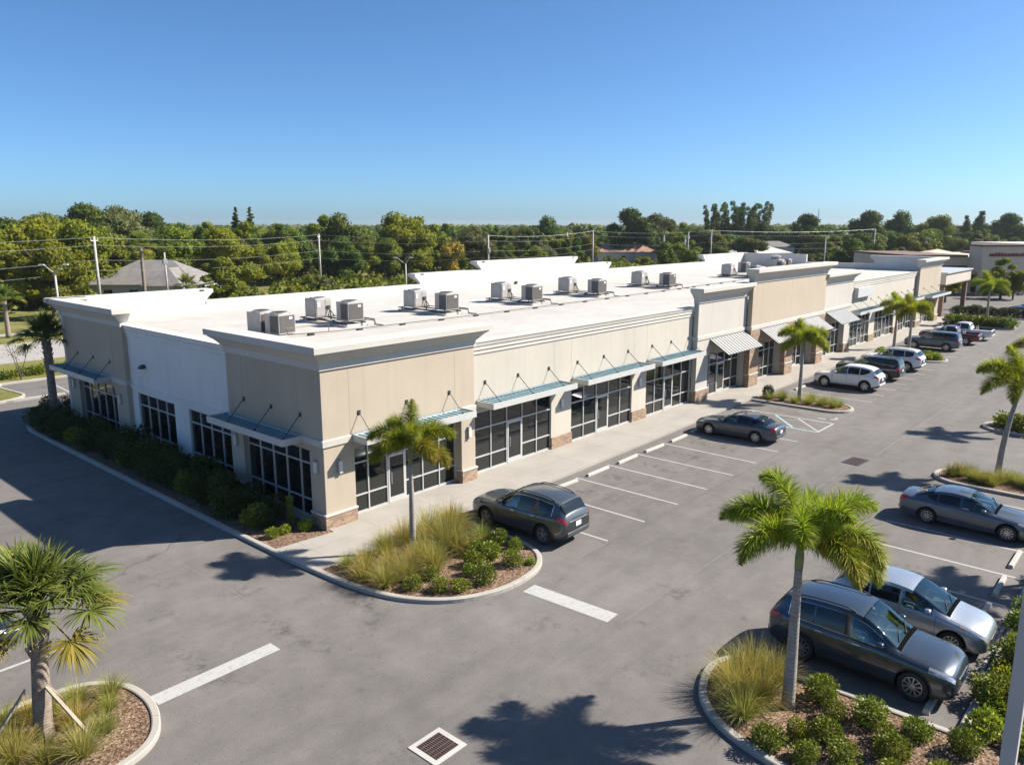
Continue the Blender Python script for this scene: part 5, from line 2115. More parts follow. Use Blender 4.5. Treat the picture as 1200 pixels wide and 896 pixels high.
def sabal(name, label, loc, h, seed, nleaf=26, r=.19, scale=1.0, boots=True, braces=0, group=None, lean=(0, 0)):
    rg = np.random.default_rng(seed)
    t = thing(name, label, 'palm', loc, 0, group)
    mb = MB()
    pts, rs = [], []
    for k in range(13):
        f = k / 12
        pts.append((lean[0] * f, lean[1] * f, h * f))
        rs.append(r * (1.3 if k == 0 else 1.08 if k == 1 else .95 + .05 * math.sin(7 * f)))
    mb.tube(pts, rs, 14)
    mb.build('trunk', M['sabal_trunk'], t, smooth=True)
    if boots:
        mb = MB()
        for k in range(34):
            z = h * (.66 + .36 * k / 34)
            a = k * 2.4
            f = z / h
            c = Vector((lean[0] * f + math.cos(a) * r * .9, lean[1] * f + math.sin(a) * r * .9, z))
            o_ = Vector((math.cos(a), math.sin(a), 0))
            s_ = Vector((-math.sin(a), math.cos(a), 0))
            L_ = rg.uniform(.14, .26)
            mb.add([c - s_ * .075, c + s_ * .075, c + s_ * .045 + o_ * .10 + Vector((0, 0, L_)), c - s_ * .045 + o_ * .10 + Vector((0, 0, L_)),
                    c - s_ * .06 - o_ * .05, c + s_ * .06 - o_ * .05, c + s_ * .03 + o_ * .05 + Vector((0, 0, L_ + .01)), c - s_ * .03 + o_ * .05 + Vector((0, 0, L_ + .01))],
                   [(0, 1, 2, 3), (7, 6, 5, 4), (0, 4, 5, 1), (1, 5, 6, 2), (2, 6, 7, 3), (3, 7, 4, 0)])
        mb.build('leaf_boots', M['boots'], t)
    parts = []
    for k in range(nleaf):
        f = (k + .5) / nleaf
        el = R(88 - 84 * f + rg.uniform(-8, 8))
        old = f > .88
        parts += fan_leaf(rg, k * 2.399 + rg.uniform(-.2, .2), el, rg.uniform(.8, 1.15) * (.7 + .4 * f), rg.uniform(.66, .82), old, .65 + .5 * f)
    V, F, Mi = cat(parts)
    link('crown', np_mesh('fan_crown', V * scale, F, [M['sabal'], M['sabal_old']], Mi), t, (lean[0], lean[1], h + .1))
    for k in range(braces):
        a = [az_view(228), az_view(-8), az_view(100)][k] - t.rotation_euler[2]
        mb = MB()
        e = Vector((math.cos(a), math.sin(a), 0))
        s_ = Vector((-math.sin(a), math.cos(a), 0))
        p0, p1 = e * (r + .03) + Vector((0, 0, 1.35)), e * 1.35 + Vector((0, 0, .0))
        n_ = (p1 - p0).cross(s_).normalized()
        vs_ = []
        for p in (p0, p1):
            vs_ += [p + s_ * .045 + n_ * .022, p - s_ * .045 + n_ * .022, p - s_ * .045 - n_ * .022, p + s_ * .045 - n_ * .022]
        mb.add(vs_, [(0, 1, 2, 3), (7, 6, 5, 4), (0, 4, 5, 1), (1, 5, 6, 2), (2, 6, 7, 3), (3, 7, 4, 0)])
        mb.build('support_brace', M['lumber'], t)
    return t


sabal('cabbage_palm', 'braced cabbage palm in the grassy bed at lower left', (4.85, 19.05, .06), 3.0, 4, nleaf=38, scale=1.2, braces=3, r=.2, lean=(.22, .12))
sabal('cabbage_palm', 'shaded cabbage palm in the shrubs at the far end of the side wall', (16.2, 52.2, .08), 4.9, 6, nleaf=34, scale=1.25, r=.24, braces=2)
sabal('cabbage_palm', 'sunlit cabbage palm on the grass across the street at the left edge', (26.2, 96.0, 0), 4.0, 8, nleaf=22, scale=1.2, r=.24, boots=False)
sabal('cabbage_palm', 'tall cabbage palm with drooping fans beside the grey roofed house', (50.8, 118.5, 0), 8.6, 10, nleaf=24, scale=1.75, r=.26, boots=False)
sabal('cabbage_palm', 'low cabbage palm in front of the grey roofed house', (51.5, 106.5, 0), 3.4, 12, nleaf=20, scale=1.35, r=.24, boots=False)


# ---- tufts, shrubs, hedges
def tuft_mesh(rg, n, h, spread, mats, w=.011):
    a = rg.uniform(0, 2 * PI, n)
    r = np.sqrt(rg.uniform(0, 1, n)) * .16
    base = np.stack([r * np.cos(a), r * np.sin(a), np.zeros(n)], 1)
    tilt = rg.uniform(.05, spread, n)
    a2 = a + rg.normal(0, .5, n)
    d = np.stack([np.cos(a2) * np.sin(tilt), np.sin(a2) * np.sin(tilt), np.cos(tilt)], 1)
    V, F = ribbons(base, d, h * rg.uniform(.55, 1.15, n), w * rg.uniform(.7, 1.3, n), rg.uniform(.5, 1.7, n), 5, rg)
    mi = np.repeat((rg.uniform(0, 1, n) < .3).astype(int), 5)
    return np_mesh('grass_blades', V, F, mats, mi)


rg_ = np.random.default_rng(21)
TUFT = [tuft_mesh(rg_, 680, 1.12, .85, [M['tuft'], M['tuft_green']]) for _ in range(3)]
TUFTG = [tuft_mesh(rg_, 520, .85, .8, [M['tuft_green'], M['tuft']]) for _ in range(2)]


def shrub_mesh(rg, n, rad, hz, leaf, mat_, lumps=5, dense=.55):
    """many small leaves spread through a few overlapping mounds"""
    C_ = [np.array([0, 0, hz * .45])] + [np.array([rg.uniform(-.45, .45) * rad, rg.uniform(-.45, .45) * rad, hz * rg.uniform(.35, .7)]) for _ in range(lumps)]
    P_, D_, N_v = [], [], []
    for i in range(n):
        c = C_[rg.integers(len(C_))]
        v = rg.normal(size=3)
        v /= np.linalg.norm(v)
        rr = rg.uniform(dense, 1.0) ** .6
        p = c + v * np.array([rad * .62, rad * .62, hz * .48]) * rr
        if p[2] < .02:
            p[2] = .02 + rg.uniform(0, .05)
        d = v + rg.normal(size=3) * .55 + np.array([0, 0, .35])
        P_.append(p)
        D_.append(d)
        N_v.append(v + rg.normal(size=3) * .6)
    V, F = leaf_quads(P_, D_, N_v, rg.uniform(.7, 1.25, n) * leaf, rg.uniform(.5, .75, n) * leaf, .12)
    return np_mesh('leaves', V, F, mat_)


SHRUB = [shrub_mesh(rg_, 1500, .50, .62, .075, M['shrub']) for _ in range(3)]
LIME = [shrub_mesh(rg_, 700, .38, .42, .085, M['shrub_lime'], 3) for _ in range(2)]
DARK = [shrub_mesh(rg_, 1500, .75, 1.05, .11, M['shrub_dark']) for _ in range(3)]
FARS = [shrub_mesh(rg_, 600, .75, .7, .17, M['shrub']) for _ in range(2)]


def plant(name, part_, meshes, x, y, label, cat_, group, s=1.0, z=.08, stem=True):
    k = random.randrange(len(meshes))
    t = thing(name, label, cat_, (x, y, z), random.uniform(0, 6.28), group, (s * random.uniform(.92, 1.08), s * random.uniform(.92, 1.08), s * random.uniform(.88, 1.1)))
    link(part_, meshes[k], t)
    return t


STEM = MB()
for k in range(5):
    a = k * 1.26
    STEM.tube([(0.02 * math.cos(a), .02 * math.sin(a), 0), (.16 * math.cos(a), .16 * math.sin(a), .3)], [.014, .006], 5)
STEM_ME = None


def shrub(meshes, x, y, label, group, s=1.0, name='shrub'):
    global STEM_ME
    t = plant(name, 'foliage', meshes, x, y, label, 'shrub', group, s)
    if STEM_ME is None:
        o = STEM.build('stem', M['twig'], t)
        STEM_ME = o.data
    else:
        link('stem', STEM_ME, t)
    return t


def tuft(meshes, x, y, label, group, s=1.0):
    t = thing('grass_clump', label, 'grass clump', (x, y, .09), random.uniform(0, 6.28), group, (s, s, s * random.uniform(.9, 1.1)))
    link('blades', random.choice(meshes), t)
    return t


# round end bed at the building corner
g = 'feathery grass clumps in the end bed at the building corner'
for x, y, s in [(14.98, 19.9, .85), (15.15, 19.0, .9), (15.9, 18.85, .95), (16.8, 21.1, .9), (17.9, 21.3, .95), (19.0, 21.1, 1.15), (18.6, 19.6, 1.25), (18.75, 19.05, 1.0), (17.1, 18.75, .95), (16.8, 19.4, .9),
                (19.9, 20.9, 1.1), (20.3, 20.9, .95), (15.4, 20.4, .9), (19.3, 20.3, 1.2), (16.1, 19.9, .8), (18.2, 20.2, 1.0), (17.4, 19.6, .9)]:
    tuft(TUFT, x, y, 'tan tipped feathery grass clump in the end bed at the building corner', g, s)
for x, y, s in [(20.1, 19.3, 1.0), (15.2, 21.2, .75)]:
    tuft(TUFTG, x, y, 'fresh green grass clump in the end bed beside the dark grey suv' if x > 18 else 'fresh green grass clump in the end bed beside the walk', 'green grass clumps in the end bed', s)
g = 'round green shrubs in the end bed at the building corner'
for x, y, s in [(15.6, 18.2, .75), (16.1, 17.45, .75), (16.6, 16.95, .75), (17.5, 16.75, .95), (18.2, 17.9, .9), (19.15, 17.9, 1.1), (19.2, 16.9, .8), (20.2, 17.8, .75), (17.6, 17.5, .7), (16.5, 18.3, .7), (20.3, 18.6, .8), (19.0, 18.5, .9)]:
    shrub(SHRUB, x, y, 'round green shrub near the kerb of the end bed at the building corner', g, s)
shrub(LIME, 19.7, 16.6, 'small lime shrub alone at the right tip of the end bed', None, .55)
# bed under the large foxtail palm
g = 'feathery grass clumps under the large foxtail palm'
for x, y, s in [(17.35, 7.75, 1.05), (17.0, 7.2, 1.0), (16.4, 7.0, .9), (18.1, 7.55, 1.1), (17.3, 6.9, .9), (18.35, 7.0, .95)]:
    tuft(TUFT, x, y, 'arching grass clump under the large foxtail palm at lower right', g, s)
g = 'round shrubs under the large foxtail palm'
for x, y, s in [(18.35, 5.75, 1.0), (18.3, 4.6, 1.0), (18.4, 3.55, .85), (15.75, 6.05, .9), (16.95, 5.1, .95), (15.95, 5.3, .8), (17.3, 3.75, 1.0), (16.4, 4.6, .8), (17.9, 5.3, .7), (17.75, 4.15, .7), (16.3, 3.6, .9), (17.0, 2.7, .9), (18.5, 2.6, .9), (16.5, 5.7, .7)]:
    shrub(SHRUB, x, y, 'round green shrub in the mulch under the large foxtail palm', g, s)
# clipped hedge plants behind the wheel stops at right
g = 'hedge shrubs behind the right hand wheel stops'
hx = 19.7
while hx < 44:
    for y in (2.4, 1.65, .9, .15, -.6):
        shrub(LIME if random.random() < .45 else SHRUB, hx + random.uniform(-.12, .12), y + random.uniform(-.12, .12), 'yellow green hedge shrub behind the kerb and the right hand wheel stops', g, random.uniform(1.1, 1.4))
    hx += .85
# lower left bed
g = 'grass clumps around the braced cabbage palm'
for x, y, s in [(6.3, 18.95, .8), (5.85, 18.1, .95), (5.5, 18.95, .9), (5.3, 19.7, .95), (5.2, 17.6, 1.0), (4.55, 17.95, 1.0), (4.1, 18.5, 1.0), (4.1, 19.2, 1.0), (4.4, 20.2, .9), (6.55, 19.5, .95), (4.85, 19.9, .8), (3.6, 19.7, 1.0), (3.5, 18.0, 1.0), (2.9, 19.0, 1.0), (5.9, 19.9, .9), (3.2, 20.3, .9)]:
    tuft(TUFTG if random.random() < .6 else TUFT, x, y, 'green and straw grass clump around the braced cabbage palm', g, s * .78)
# narrow finger with the palm
g = 'low grasses on the narrow planted finger'
for x, y, s in [(51.0, 21.3, .8), (51.2, 20.5, .85), (51.0, 19.6, .85), (51.2, 18.7, .95), (51.3, 17.9, .9), (51.3, 17.1, .9), (52.0, 20.9, .8), (52.1, 18.9, .9), (52.0, 17.8, .85), (51.9, 16.9, .7)]:
    tuft(TUFTG, x, y, 'low yellow green grass clump on the narrow planted finger', g, s)
shrub(DARK, 51.6, 21.7, 'dark shrub at the walk end of the narrow planted finger', None, .75)
g = 'low plants on the second planted finger'
for x, y, s in [(76.2, 21.6, 1.0), (76.3, 18.3, .9), (76.4, 17.5, .95), (76.2, 16.7, .85), (77.1, 18.0, .9), (77.0, 17.1, .9), (75.6, 17.3, .9)]:
    shrub(LIME, x, y, 'yellow green plant on the second planted finger', g, s * 1.5)
# grassy bed by the grey sedan, and the next one
g = 'grass clumps by the grey sedan'
for i in range(14):
    tuft(TUFTG, 40.1 + 1.5 * random.random(), 4.0 + i * .29, 'dense green grass clump in the bed beside the grey sedan', g, random.uniform(.75, .95))
g = 'plants in the next bed beyond the grey sedan'
for i in range(8):
    shrub(LIME if i % 2 else FARS, 52.3 + 1.4 * random.random(), 4.6 + i * .48, 'low plant in the small bed beyond the grey sedan', g, 1.2)
# shaded bed along the side wall
g = 'shaded bushes along the side wall'
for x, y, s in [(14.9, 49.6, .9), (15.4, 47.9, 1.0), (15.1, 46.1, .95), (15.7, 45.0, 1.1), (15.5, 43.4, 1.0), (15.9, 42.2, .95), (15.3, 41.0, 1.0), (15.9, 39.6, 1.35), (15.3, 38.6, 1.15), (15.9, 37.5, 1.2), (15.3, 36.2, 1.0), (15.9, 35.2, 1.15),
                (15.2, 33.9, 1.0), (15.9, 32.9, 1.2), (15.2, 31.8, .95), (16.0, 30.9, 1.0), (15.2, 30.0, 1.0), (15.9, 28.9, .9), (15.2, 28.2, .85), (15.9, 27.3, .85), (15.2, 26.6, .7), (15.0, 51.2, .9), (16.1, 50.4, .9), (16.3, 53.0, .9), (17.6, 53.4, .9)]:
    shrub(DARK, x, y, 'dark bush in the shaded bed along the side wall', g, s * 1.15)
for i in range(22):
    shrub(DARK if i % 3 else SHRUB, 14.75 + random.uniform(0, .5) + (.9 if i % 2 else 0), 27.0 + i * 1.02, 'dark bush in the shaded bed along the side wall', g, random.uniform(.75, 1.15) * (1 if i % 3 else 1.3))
for x, y, s, lb in [(14.95, 25.5, .9, 'small lime shrub at the front tip of the shaded side bed, left one'), (15.5, 25.55, .8, 'small lime shrub at the front tip of the shaded side bed, middle one'), (16.2, 25.35, .95, 'small lime shrub against the stone corner of the building')]:
    shrub(LIME, x, y, lb, None, s)
t = thing('sapling', 'thin upright young plant beside the stone corner of the building', 'plant', (15.95, 25.85, .08))
P_, D_ = [], []
for k in range(150):
    z = .15 + 1.15 * k / 150
    a = k * 2.4
    P_.append((.05 * math.cos(a), .05 * math.sin(a), z))
    D_.append((math.cos(a), math.sin(a), .7))
V, F = leaf_quads(P_, D_, np.tile([0, 0, 1.0], (150, 1)) + .3 * rg_.normal(size=(150, 3)), .16, .06, .1)
link('foliage', np_mesh('leaves', V, F, M['shrub_lime']), t)
mb = MB()
mb.tube([(0, 0, 0), (.02, 0, 1.3)], [.014, .005], 5)
mb.build('stem', M['twig'], t)
# hedge between the lot and the street
g = 'hedge plants along the street verge'
for i in range(26):
    shrub(FARS, 17.9 + i * .95, 69.4 + random.uniform(-.3, .3) + i * .03, 'sunlit hedge plant between the parking lot and the street', g, random.uniform(.9, 1.25))
# hedges beyond the end of the row
g = 'hedge plants in the near bed beyond the parked pickups'
for i in range(12):
    shrub(FARS, 106.3 + random.uniform(-.6, .6), 16.2 + i * .54, 'hedge plant in the near bed beyond the parked pickups', g, random.uniform(1.3, 1.6))
g = 'hedge plants in the far bed beyond the parked pickups'
for i in range(16):
    shrub(DARK, 118.7 + random.uniform(-.4, .4), 14.5 + i * .66, 'dark hedge plant in the far bed beyond the parked pickups', g, random.uniform(.95, 1.2))
g = 'shrubs around the far end of the shops'
for x, y in ((110.2, 27.5), (110.8, 29.5), (110.4, 31.5), (111.0, 33.5), (112.8, 28.2), (113.2, 30.5)):
    shrub(DARK, x, y, 'dark shrub around the far end wall of the shops', g, 1.4)
# ------------------------------------------------------------------ small things in the lot
def wheel_stop(x, y, label, group, rz=0):
    t = MB()
    pr = [(-.09, 0), (.09, 0), (.075, .10), (.055, .125), (-.055, .125), (-.075, .10)]
    L2 = .91
    vs_ = [(-L2 + (.03 if z > .05 else 0), a, z) for a, z in pr] + [(L2 - (.03 if z > .05 else 0), a, z) for a, z in pr]
    n = len(pr)
    t.add(vs_, [tuple(range(n - 1, -1, -1)), tuple(range(n, 2 * n))] + [(i, (i + 1) % n, n + (i + 1) % n, n + i) for i in range(n)])
    o = t.build('wheel_stop', M['stop'], loc=(x, y, .003), bevel=.008)
    o.rotation_euler[2] = rz
    return tag(o, label, 'wheel stop', group)


names = ['in the empty stall right beside the chrome trimmed suv', 'in the second empty stall from the chrome trimmed suv', 'in the third empty stall from the chrome trimmed suv', 'in the fourth empty stall from the chrome trimmed suv',
         'in the fifth empty stall from the chrome trimmed suv', 'in the empty stall next to the lone grey sedan', 'in front of the lone grey sedan']
ws = 'wheel stops along the shop walk'
for i in range(6):
    wheel_stop(24.75 + 2.66 * i, 20.93 + .02 * i, 'pale concrete wheel stop ' + names[i], ws, R(random.uniform(-2, 2)))
wheel_stop(40.7, 21.15, 'pale concrete wheel stop ' + names[6], ws)
wheel_stop(56.4, 21.3, 'pale concrete wheel stop beside the narrow planted finger', ws)
wheel_stop(59.1, 21.35, 'pale concrete wheel stop in front of the nearest white crossover', ws)
for x, lb in ((23.7, 'concrete wheel stop in front of the silver hatchback'), (26.3, 'shaded concrete wheel stop beside the silver hatchback'), (28.85, 'concrete wheel stop in the empty stall between the hatchback and the sedan, nearer one'),
              (31.7, 'concrete wheel stop in the empty stall beside the grey sedan'), (20.6, 'concrete wheel stop in front of the dark suv at lower right')):
    wheel_stop(x, 3.72, lb, 'wheel stops along the right hand bed', R(random.uniform(-2, 2)))


M['rust'] = simple('rusty_grate', (.11, .07, .06), .8, .2, var=.3, vs=9)


def drain(name, x, y, sx, sy, rz, label):
    t = thing(name, label, 'storm drain', (x, y, .003), rz)
    f = MB()
    w = .14
    f.box(-sx / 2, sx / 2, -sy / 2, -sy / 2 + w, 0, .018)
    f.box(-sx / 2, sx / 2, sy / 2 - w, sy / 2, 0, .018)
    f.box(-sx / 2, -sx / 2 + w, -sy / 2 + w, sy / 2 - w, 0, .018)
    f.box(sx / 2 - w, sx / 2, -sy / 2 + w, sy / 2 - w, 0, .018)
    f.build('frame', M['stop'] if sx < 1.3 else M['dark'], t)
    p = MB()
    p.box(-sx / 2 + w, sx / 2 - w, -sy / 2 + w, sy / 2 - w, 0, .003)
    p.build('pit', M['black'], t)
    g = MB()
    n = 12
    for i in range(n + 1):
        x_ = -sx / 2 + w + (sx - 2 * w) * i / n
        g.box(x_ - .011, x_ + .011, -sy / 2 + w, sy / 2 - w, .004, .014)
    for i in range(6):
        y_ = -sy / 2 + w + (sy - 2 * w) * i / 5
        g.box(-sx / 2 + w, sx / 2 - w, y_ - .012, y_ + .012, .0142, .019)
    g.build('grate', M['rust'], t)


drain('storm_drain', 10.83, 11.9, 1.0, .95, R(0), 'square storm drain grate in a pale concrete frame, at the bottom of the view')
drain('storm_drain', 40.3, 12.1, 1.35, .85, R(-6), 'dark storm drain grate in the driving aisle')

t = thing('light_pole', 'pale square parking lot light pole rising past the right edge', 'light pole', (15.5, 1.5, .09))
mb = MB()
mb.box(-.125, .125, -.125, .125, .75, 9.0)
mb.build('pole', M['concrete_pole'], t, bevel=.02)
mb = MB()
mb.lathe([(.3, 0), (.3, .72), (.27, .76)], 20)
mb.build('pole_base', M['concrete_pole'], t)
mb = MB()
mb.box(-.06, .06, -.9, -.16, 8.7, 8.8)
mb.box(-.25, .25, -1.6, -.8, 8.66, 8.86)
mb.build('lamp_head', M['dark'], t)

# ------------------------------------------------------------------ houses and far buildings
def hip_roof(mb, x0, x1, y0, y1, z0, z1, over=.5, mi=0):
    a0, a1, b0, b1 = x0 - over, x1 + over, y0 - over, y1 + over
    if a1 - a0 > b1 - b0:
        m = (b1 - b0) / 2
        r0, r1 = (a0 + m, (b0 + b1) / 2, z1), (a1 - m, (b0 + b1) / 2, z1)
        fs = [(0, 1, 5, 4), (1, 2, 5), (2, 3, 4, 5), (3, 0, 4), (3, 2, 1, 0)]
    else:
        m = (a1 - a0) / 2
        r0, r1 = ((a0 + a1) / 2, b0 + m, z1), ((a0 + a1) / 2, b1 - m, z1)
        fs = [(0, 1, 4), (1, 2, 5, 4), (2, 3, 5), (3, 0, 4, 5), (3, 2, 1, 0)]
    mb.add([(a0, b0, z0), (a1, b0, z0), (a1, b1, z0), (a0, b1, z0), r0, r1], fs, mi)


def house(label, loc, rz, w, d, h, rh, roofm, wallm=None, wing=True):
    t = thing('house', label, 'house', loc, rz)
    mb = MB()
    mb.box(-w / 2, w / 2, -d / 2, d / 2, 0, h)
    if wing:
        mb.box(w * .1, w * .42, -d / 2 - 2.5, -d / 2, 0, h - .002)
    mb.build('wall', wallm or M['housewall'], t)
    r = MB()
    hip_roof(r, -w / 2, w / 2, -d / 2, d / 2, h + .003, h + rh)
    ro = r.build('roof', roofm, t)
    if wing:
        r = MB()
        hip_roof(r, w * .1, w * .42, -d / 2 - 2.6, d * .1, h + .006, h + rh * .72, .45)
        r.build('roof', roofm, t)
    v = MB()
    for x in (-w * .15, w * .05):
        v.tube([(x, d * .12, h + rh * .4), (x, d * .12, h + rh * .95)], .06, 6)
    v.build('vent_pipe', M['dark'], ro)
    for x in (-w * .32, -w * .08):
        f = MB()
        f.box(x - .75, x + .75, -d / 2 - .05, -d / 2 - .002, 1.0, 2.2)
        fo = f.build('window', M['lamp_white'], t)
        g = MB()
        g.box(x - .66, x + .66, -d / 2 - .06, -d / 2 - .051, 1.08, 2.12)
        g.build('pane', M['glass'], fo)
    f = MB()
    f.box(-w / 2 - .05, -w / 2 - .002, -1, .6, .9, 2.1)
    f.build('window', M['glass'], t)
    return t


house('house with a broad grey shingle hip roof beyond the rear parapet at left', (56.2, 126.0, 0), R(-48), 16.5, 11, 2.9, 3.5, M['shingle'])
house('house with red clay tile roof among trees beyond the rear parapet', (218.5, 144.0, 0), R(-40), 20, 10, 3.4, 2.9, M['tile'], wing=True)
house('pale house mostly hidden by trees beyond the far end of the roof', (214, 96, 0), R(-30), 16, 9, 4.2, 1.8, M['housewall'], wing=False)
house('long low house in the trees right of the casuarinas', (265, 118, 0), R(-60), 22, 9, 4.5, 1.9, M['shingle'], wing=False)
house('small white roofed house in the distant trees', (300, 250, 0), R(-45), 12, 9, 6.0, 2.6, M['lamp_white'], wing=False)

# drive-through building beyond the end of the row
t = thing('drive_through_building', 'small beige flat roofed building with a deep drive through canopy at right', 'building', (119.5, 31.0, 0))
mb = MB()
mb.box(-6, 4.2, -1.0, 8, 0, 4.15)
mb.build('wall', M['tan'], t)
mb = MB()
mb.box(-6.5, 7.6, -6.2, 8.4, 4.3, 5.7)
mb.build('roof_fascia', M['cream'], t)
mb = MB()
mb.box(-6.7, 7.8, -6.4, 8.6, 5.702, 5.87)
mb.build('roof_coping', M['alu'], t)
mb = MB()
mb.box(-6.52, 7.62, -6.22, 8.42, 4.16, 4.298)
mb.build('soffit_band', M['storetrim'], t)
for x, y in ((-5.8, -5.7), (6.9, -5.7), (6.9, 7.2)):
    mb = MB()
    mb.box(x - .28, x + .28, y - .28, y + .28, 0, 4.155)
    mb.build('column', M['storetrim'] if y < 0 else M['tan'], t)
for y0, z0, z1 in ((-3.0, 4.7, 5.35), (1.0, 4.7, 5.35)):
    mb = MB()
    for k in range(5):
        mb.box(7.602, 7.66, y0 + k * .52, y0 + k * .52 + .36, z0 + (.1 if k % 2 else 0), z1)
    mb.build('sign_letters', M['dark'], t)
mb = MB()
mb.box(-3.4, -1.0, -1.06, -1.002, .1, 2.6)
mb.build('window', M['glass'], t)
mb = MB()
mb.box(-.2, .9, -1.06, -1.002, .1, 2.4)
mb.build('door', M['glass'], t)

# big store
t = thing('store_building', 'large tan store with a dark red sign band beyond the drive through building', 'store', (159, 28.6, 0), R(-48))
mb = MB()
mb.box(-14, 30, 0, 22, 0, 6.4)
mb.build('wall', M['storewall'], t)
mb = MB()
mb.box(-3.5, 7.5, -4.0, 0.0, 3.9, 8.3)
mb.build('sign_parapet', M['storewall'], t)
mb = MB()
mb.box(-3.8, 7.8, -4.3, .3, 8.302, 8.6)
mb.box(-14.2, -3.82, -.3, 22.2, 6.402, 6.75)
mb.box(7.82, 30.2, -.3, 22.2, 6.402, 6.75)
mb.build('coping', M['storetrim'], t)
M['sign_red'] = simple('dark_red_letters', (.20, .03, .03), .6)
mb = MB()
x = -2.4
while x < 6.4:
    w = random.choice((.32, .4, .5, .25))
    mb.box(x, x + w, -4.08, -4.002, 6.6, 6.6 + random.choice((.5, .62, .56)))
    x += w + (.1 if random.random() < .85 else .55)
mb.build('sign_letters', M['sign_red'], t)
mb = MB()
mb.box(-13.5, -3.6, -.06, -.002, 4.3, 4.9)
mb.build('sign_letters', M['storetrim'], t)
mb = MB()
for x in (-3.2, -.2, 4.0, 7.0):
    mb.box(x - .35, x + .35, -3.9, -3.2, 0, 3.898)
mb.build('column', M['storewall'], t)
mb = MB()
for x in (-2.6, -.5, 1.6, 3.7, 5.8):
    mb.box(x, x + 1.7, -.07, -.002, .2, 3.3)
mb.build('window', M['glass'], t)
mb = MB()
mb.box(8.5, 24, 3, 20, 6.752, 8.6)
mb.build('roof_block', M['backwall'], t)
t = thing('roof_tower_building', 'building with hipped brown roof on red columns behind the far end of the shops', 'building', (176, 38, 0), R(-48), scale=.78)
mb = MB()
mb.box(-8, 8, 0, 12, 0, 5.2)
mb.build('wall', M['storewall'], t)
mb = MB()
for x in (-5.5, -2.5, .5, 3.5):
    mb.box(x - .35, x + .35, 1.5, 2.2, 5.202, 7.4)
mb.build('column', M['sign_red'], t)
mb = MB()
hip_roof(mb, -6, 4.5, 1, 11, 7.41, 9.0, .8)
mb.build('roof', M['storewall'], t)
mb = MB()
mb.box(5, 9, 2, 9, 5.202, 8.2)
mb.build('roof_block', M['cream'], t)

# ------------------------------------------------------------------ utility poles, wires, lamps
POLES = [(-10, 85, 10.6), (42.4, 113.2, 10.1), (89.5, 129.2, 9.9), (118.6, 111.5, 9.6), (158.2, 113.4, 10.3), (186, 96, 10.4), (232, 70, 10.6)]
plab = ['utility pole beyond the left edge carrying the street wires', 'pale utility pole left of the grey roofed house', 'utility pole rising behind the rear parapet, right of the grey roofed house', 'utility pole with a round white disc beside the yellow flowering tree',
        'utility pole left of the red tiled roof', 'utility pole right of the red tiled roof with a transformer', 'utility pole in the trees beyond the far end of the roof']
for i, ((x, y, h), lb) in enumerate(zip(POLES, plab)):
    t = thing('utility_pole', lb, 'utility pole', (x, y, 0), R(40), 'utility poles along the street')
    mb = MB()
    mb.tube([(0, 0, 0), (0, 0, h + .3)], [.23, .16], 10)
    mb.build('pole', M['wood_pole'], t, smooth=True)
    mb = MB()
    mb.box(-.9, .9, -.06, .06, h - .35, h - .22)
    mb.build('crossarm', M['wood_pole'], t)
    mb = MB()
    for xx in (-.8, .8):
        mb.lathe([(.05, h - .22), (.08, h - .12), (.04, h - .02)], 8, c=(xx, 0, 0))
    mb.build('insulator', M['lens'], t)
    if i == 3:
        mb = MB()
        mb.lathe([(.05, -.06), (.62, -.05), (.62, .05), (.05, .06)], 20, 'y', c=(0, -.3, h - 2.9))
        mb.build('disc', M['lamp_white'], t)
    if i == 5:
        mb = MB()
        mb.lathe([(.3, h - 2.4), (.32, h - 1.5), (.1, h - 1.4)], 12, c=(.5, 0, 0))
        mb.build('transformer', M['steel'], t)
for i, (x, y, h, lb) in enumerate([(164.6, 90.8, 10.3, 'slim pole behind the far rear parapet, left of the casuarinas'), (154.5, 118.5, 10.2, 'slim pole just left of the red tiled roof'), (176, 104, 9.4, 'slim pole in front of the red tiled house'), (51.5, 112.5, 8.0, 'short pole beside the tall cabbage palm'), (186, 103.5, 9.0, 'slim pole at the right end of the red tiled roof')]):
    t = thing('slim_pole', lb, 'pole', (x, y, 0), 0)
    mb = MB()
    mb.tube([(0, 0, 0), (0, 0, h)], [.17, .12], 8)
    mb.build('pole', M['wood_pole'], t, smooth=True)
    mb = MB()
    mb.box(-.3, .3, -.2, .2, h - 1.6, h - .9)
    mb.build('fitting', M['steel'], t)
wl = ['top overhead wire running along the street poles', 'middle overhead wire running along the street poles', 'lower overhead cable running along the street poles', 'lowest overhead cable running along the street poles']
for k, dz in enumerate((0.15, -.9, -2.9, -4.3)):
    mb = MB()
    for (a, b) in zip(POLES, POLES[1:]):
        pts = []
        for s_ in range(13):
            f = s_ / 12
            pts.append((a[0] + (b[0] - a[0]) * f, a[1] + (b[1] - a[1]) * f, a[2] + (b[2] - a[2]) * f + dz - .65 * 4 * f * (1 - f)))
        mb.tube(pts, (.013, .018, .016, .014)[k], 5)
    o = mb.build('overhead_wire', M['wire'] if k else M['steel'])
    tag(o, wl[k], 'wire', 'overhead wires along the street')


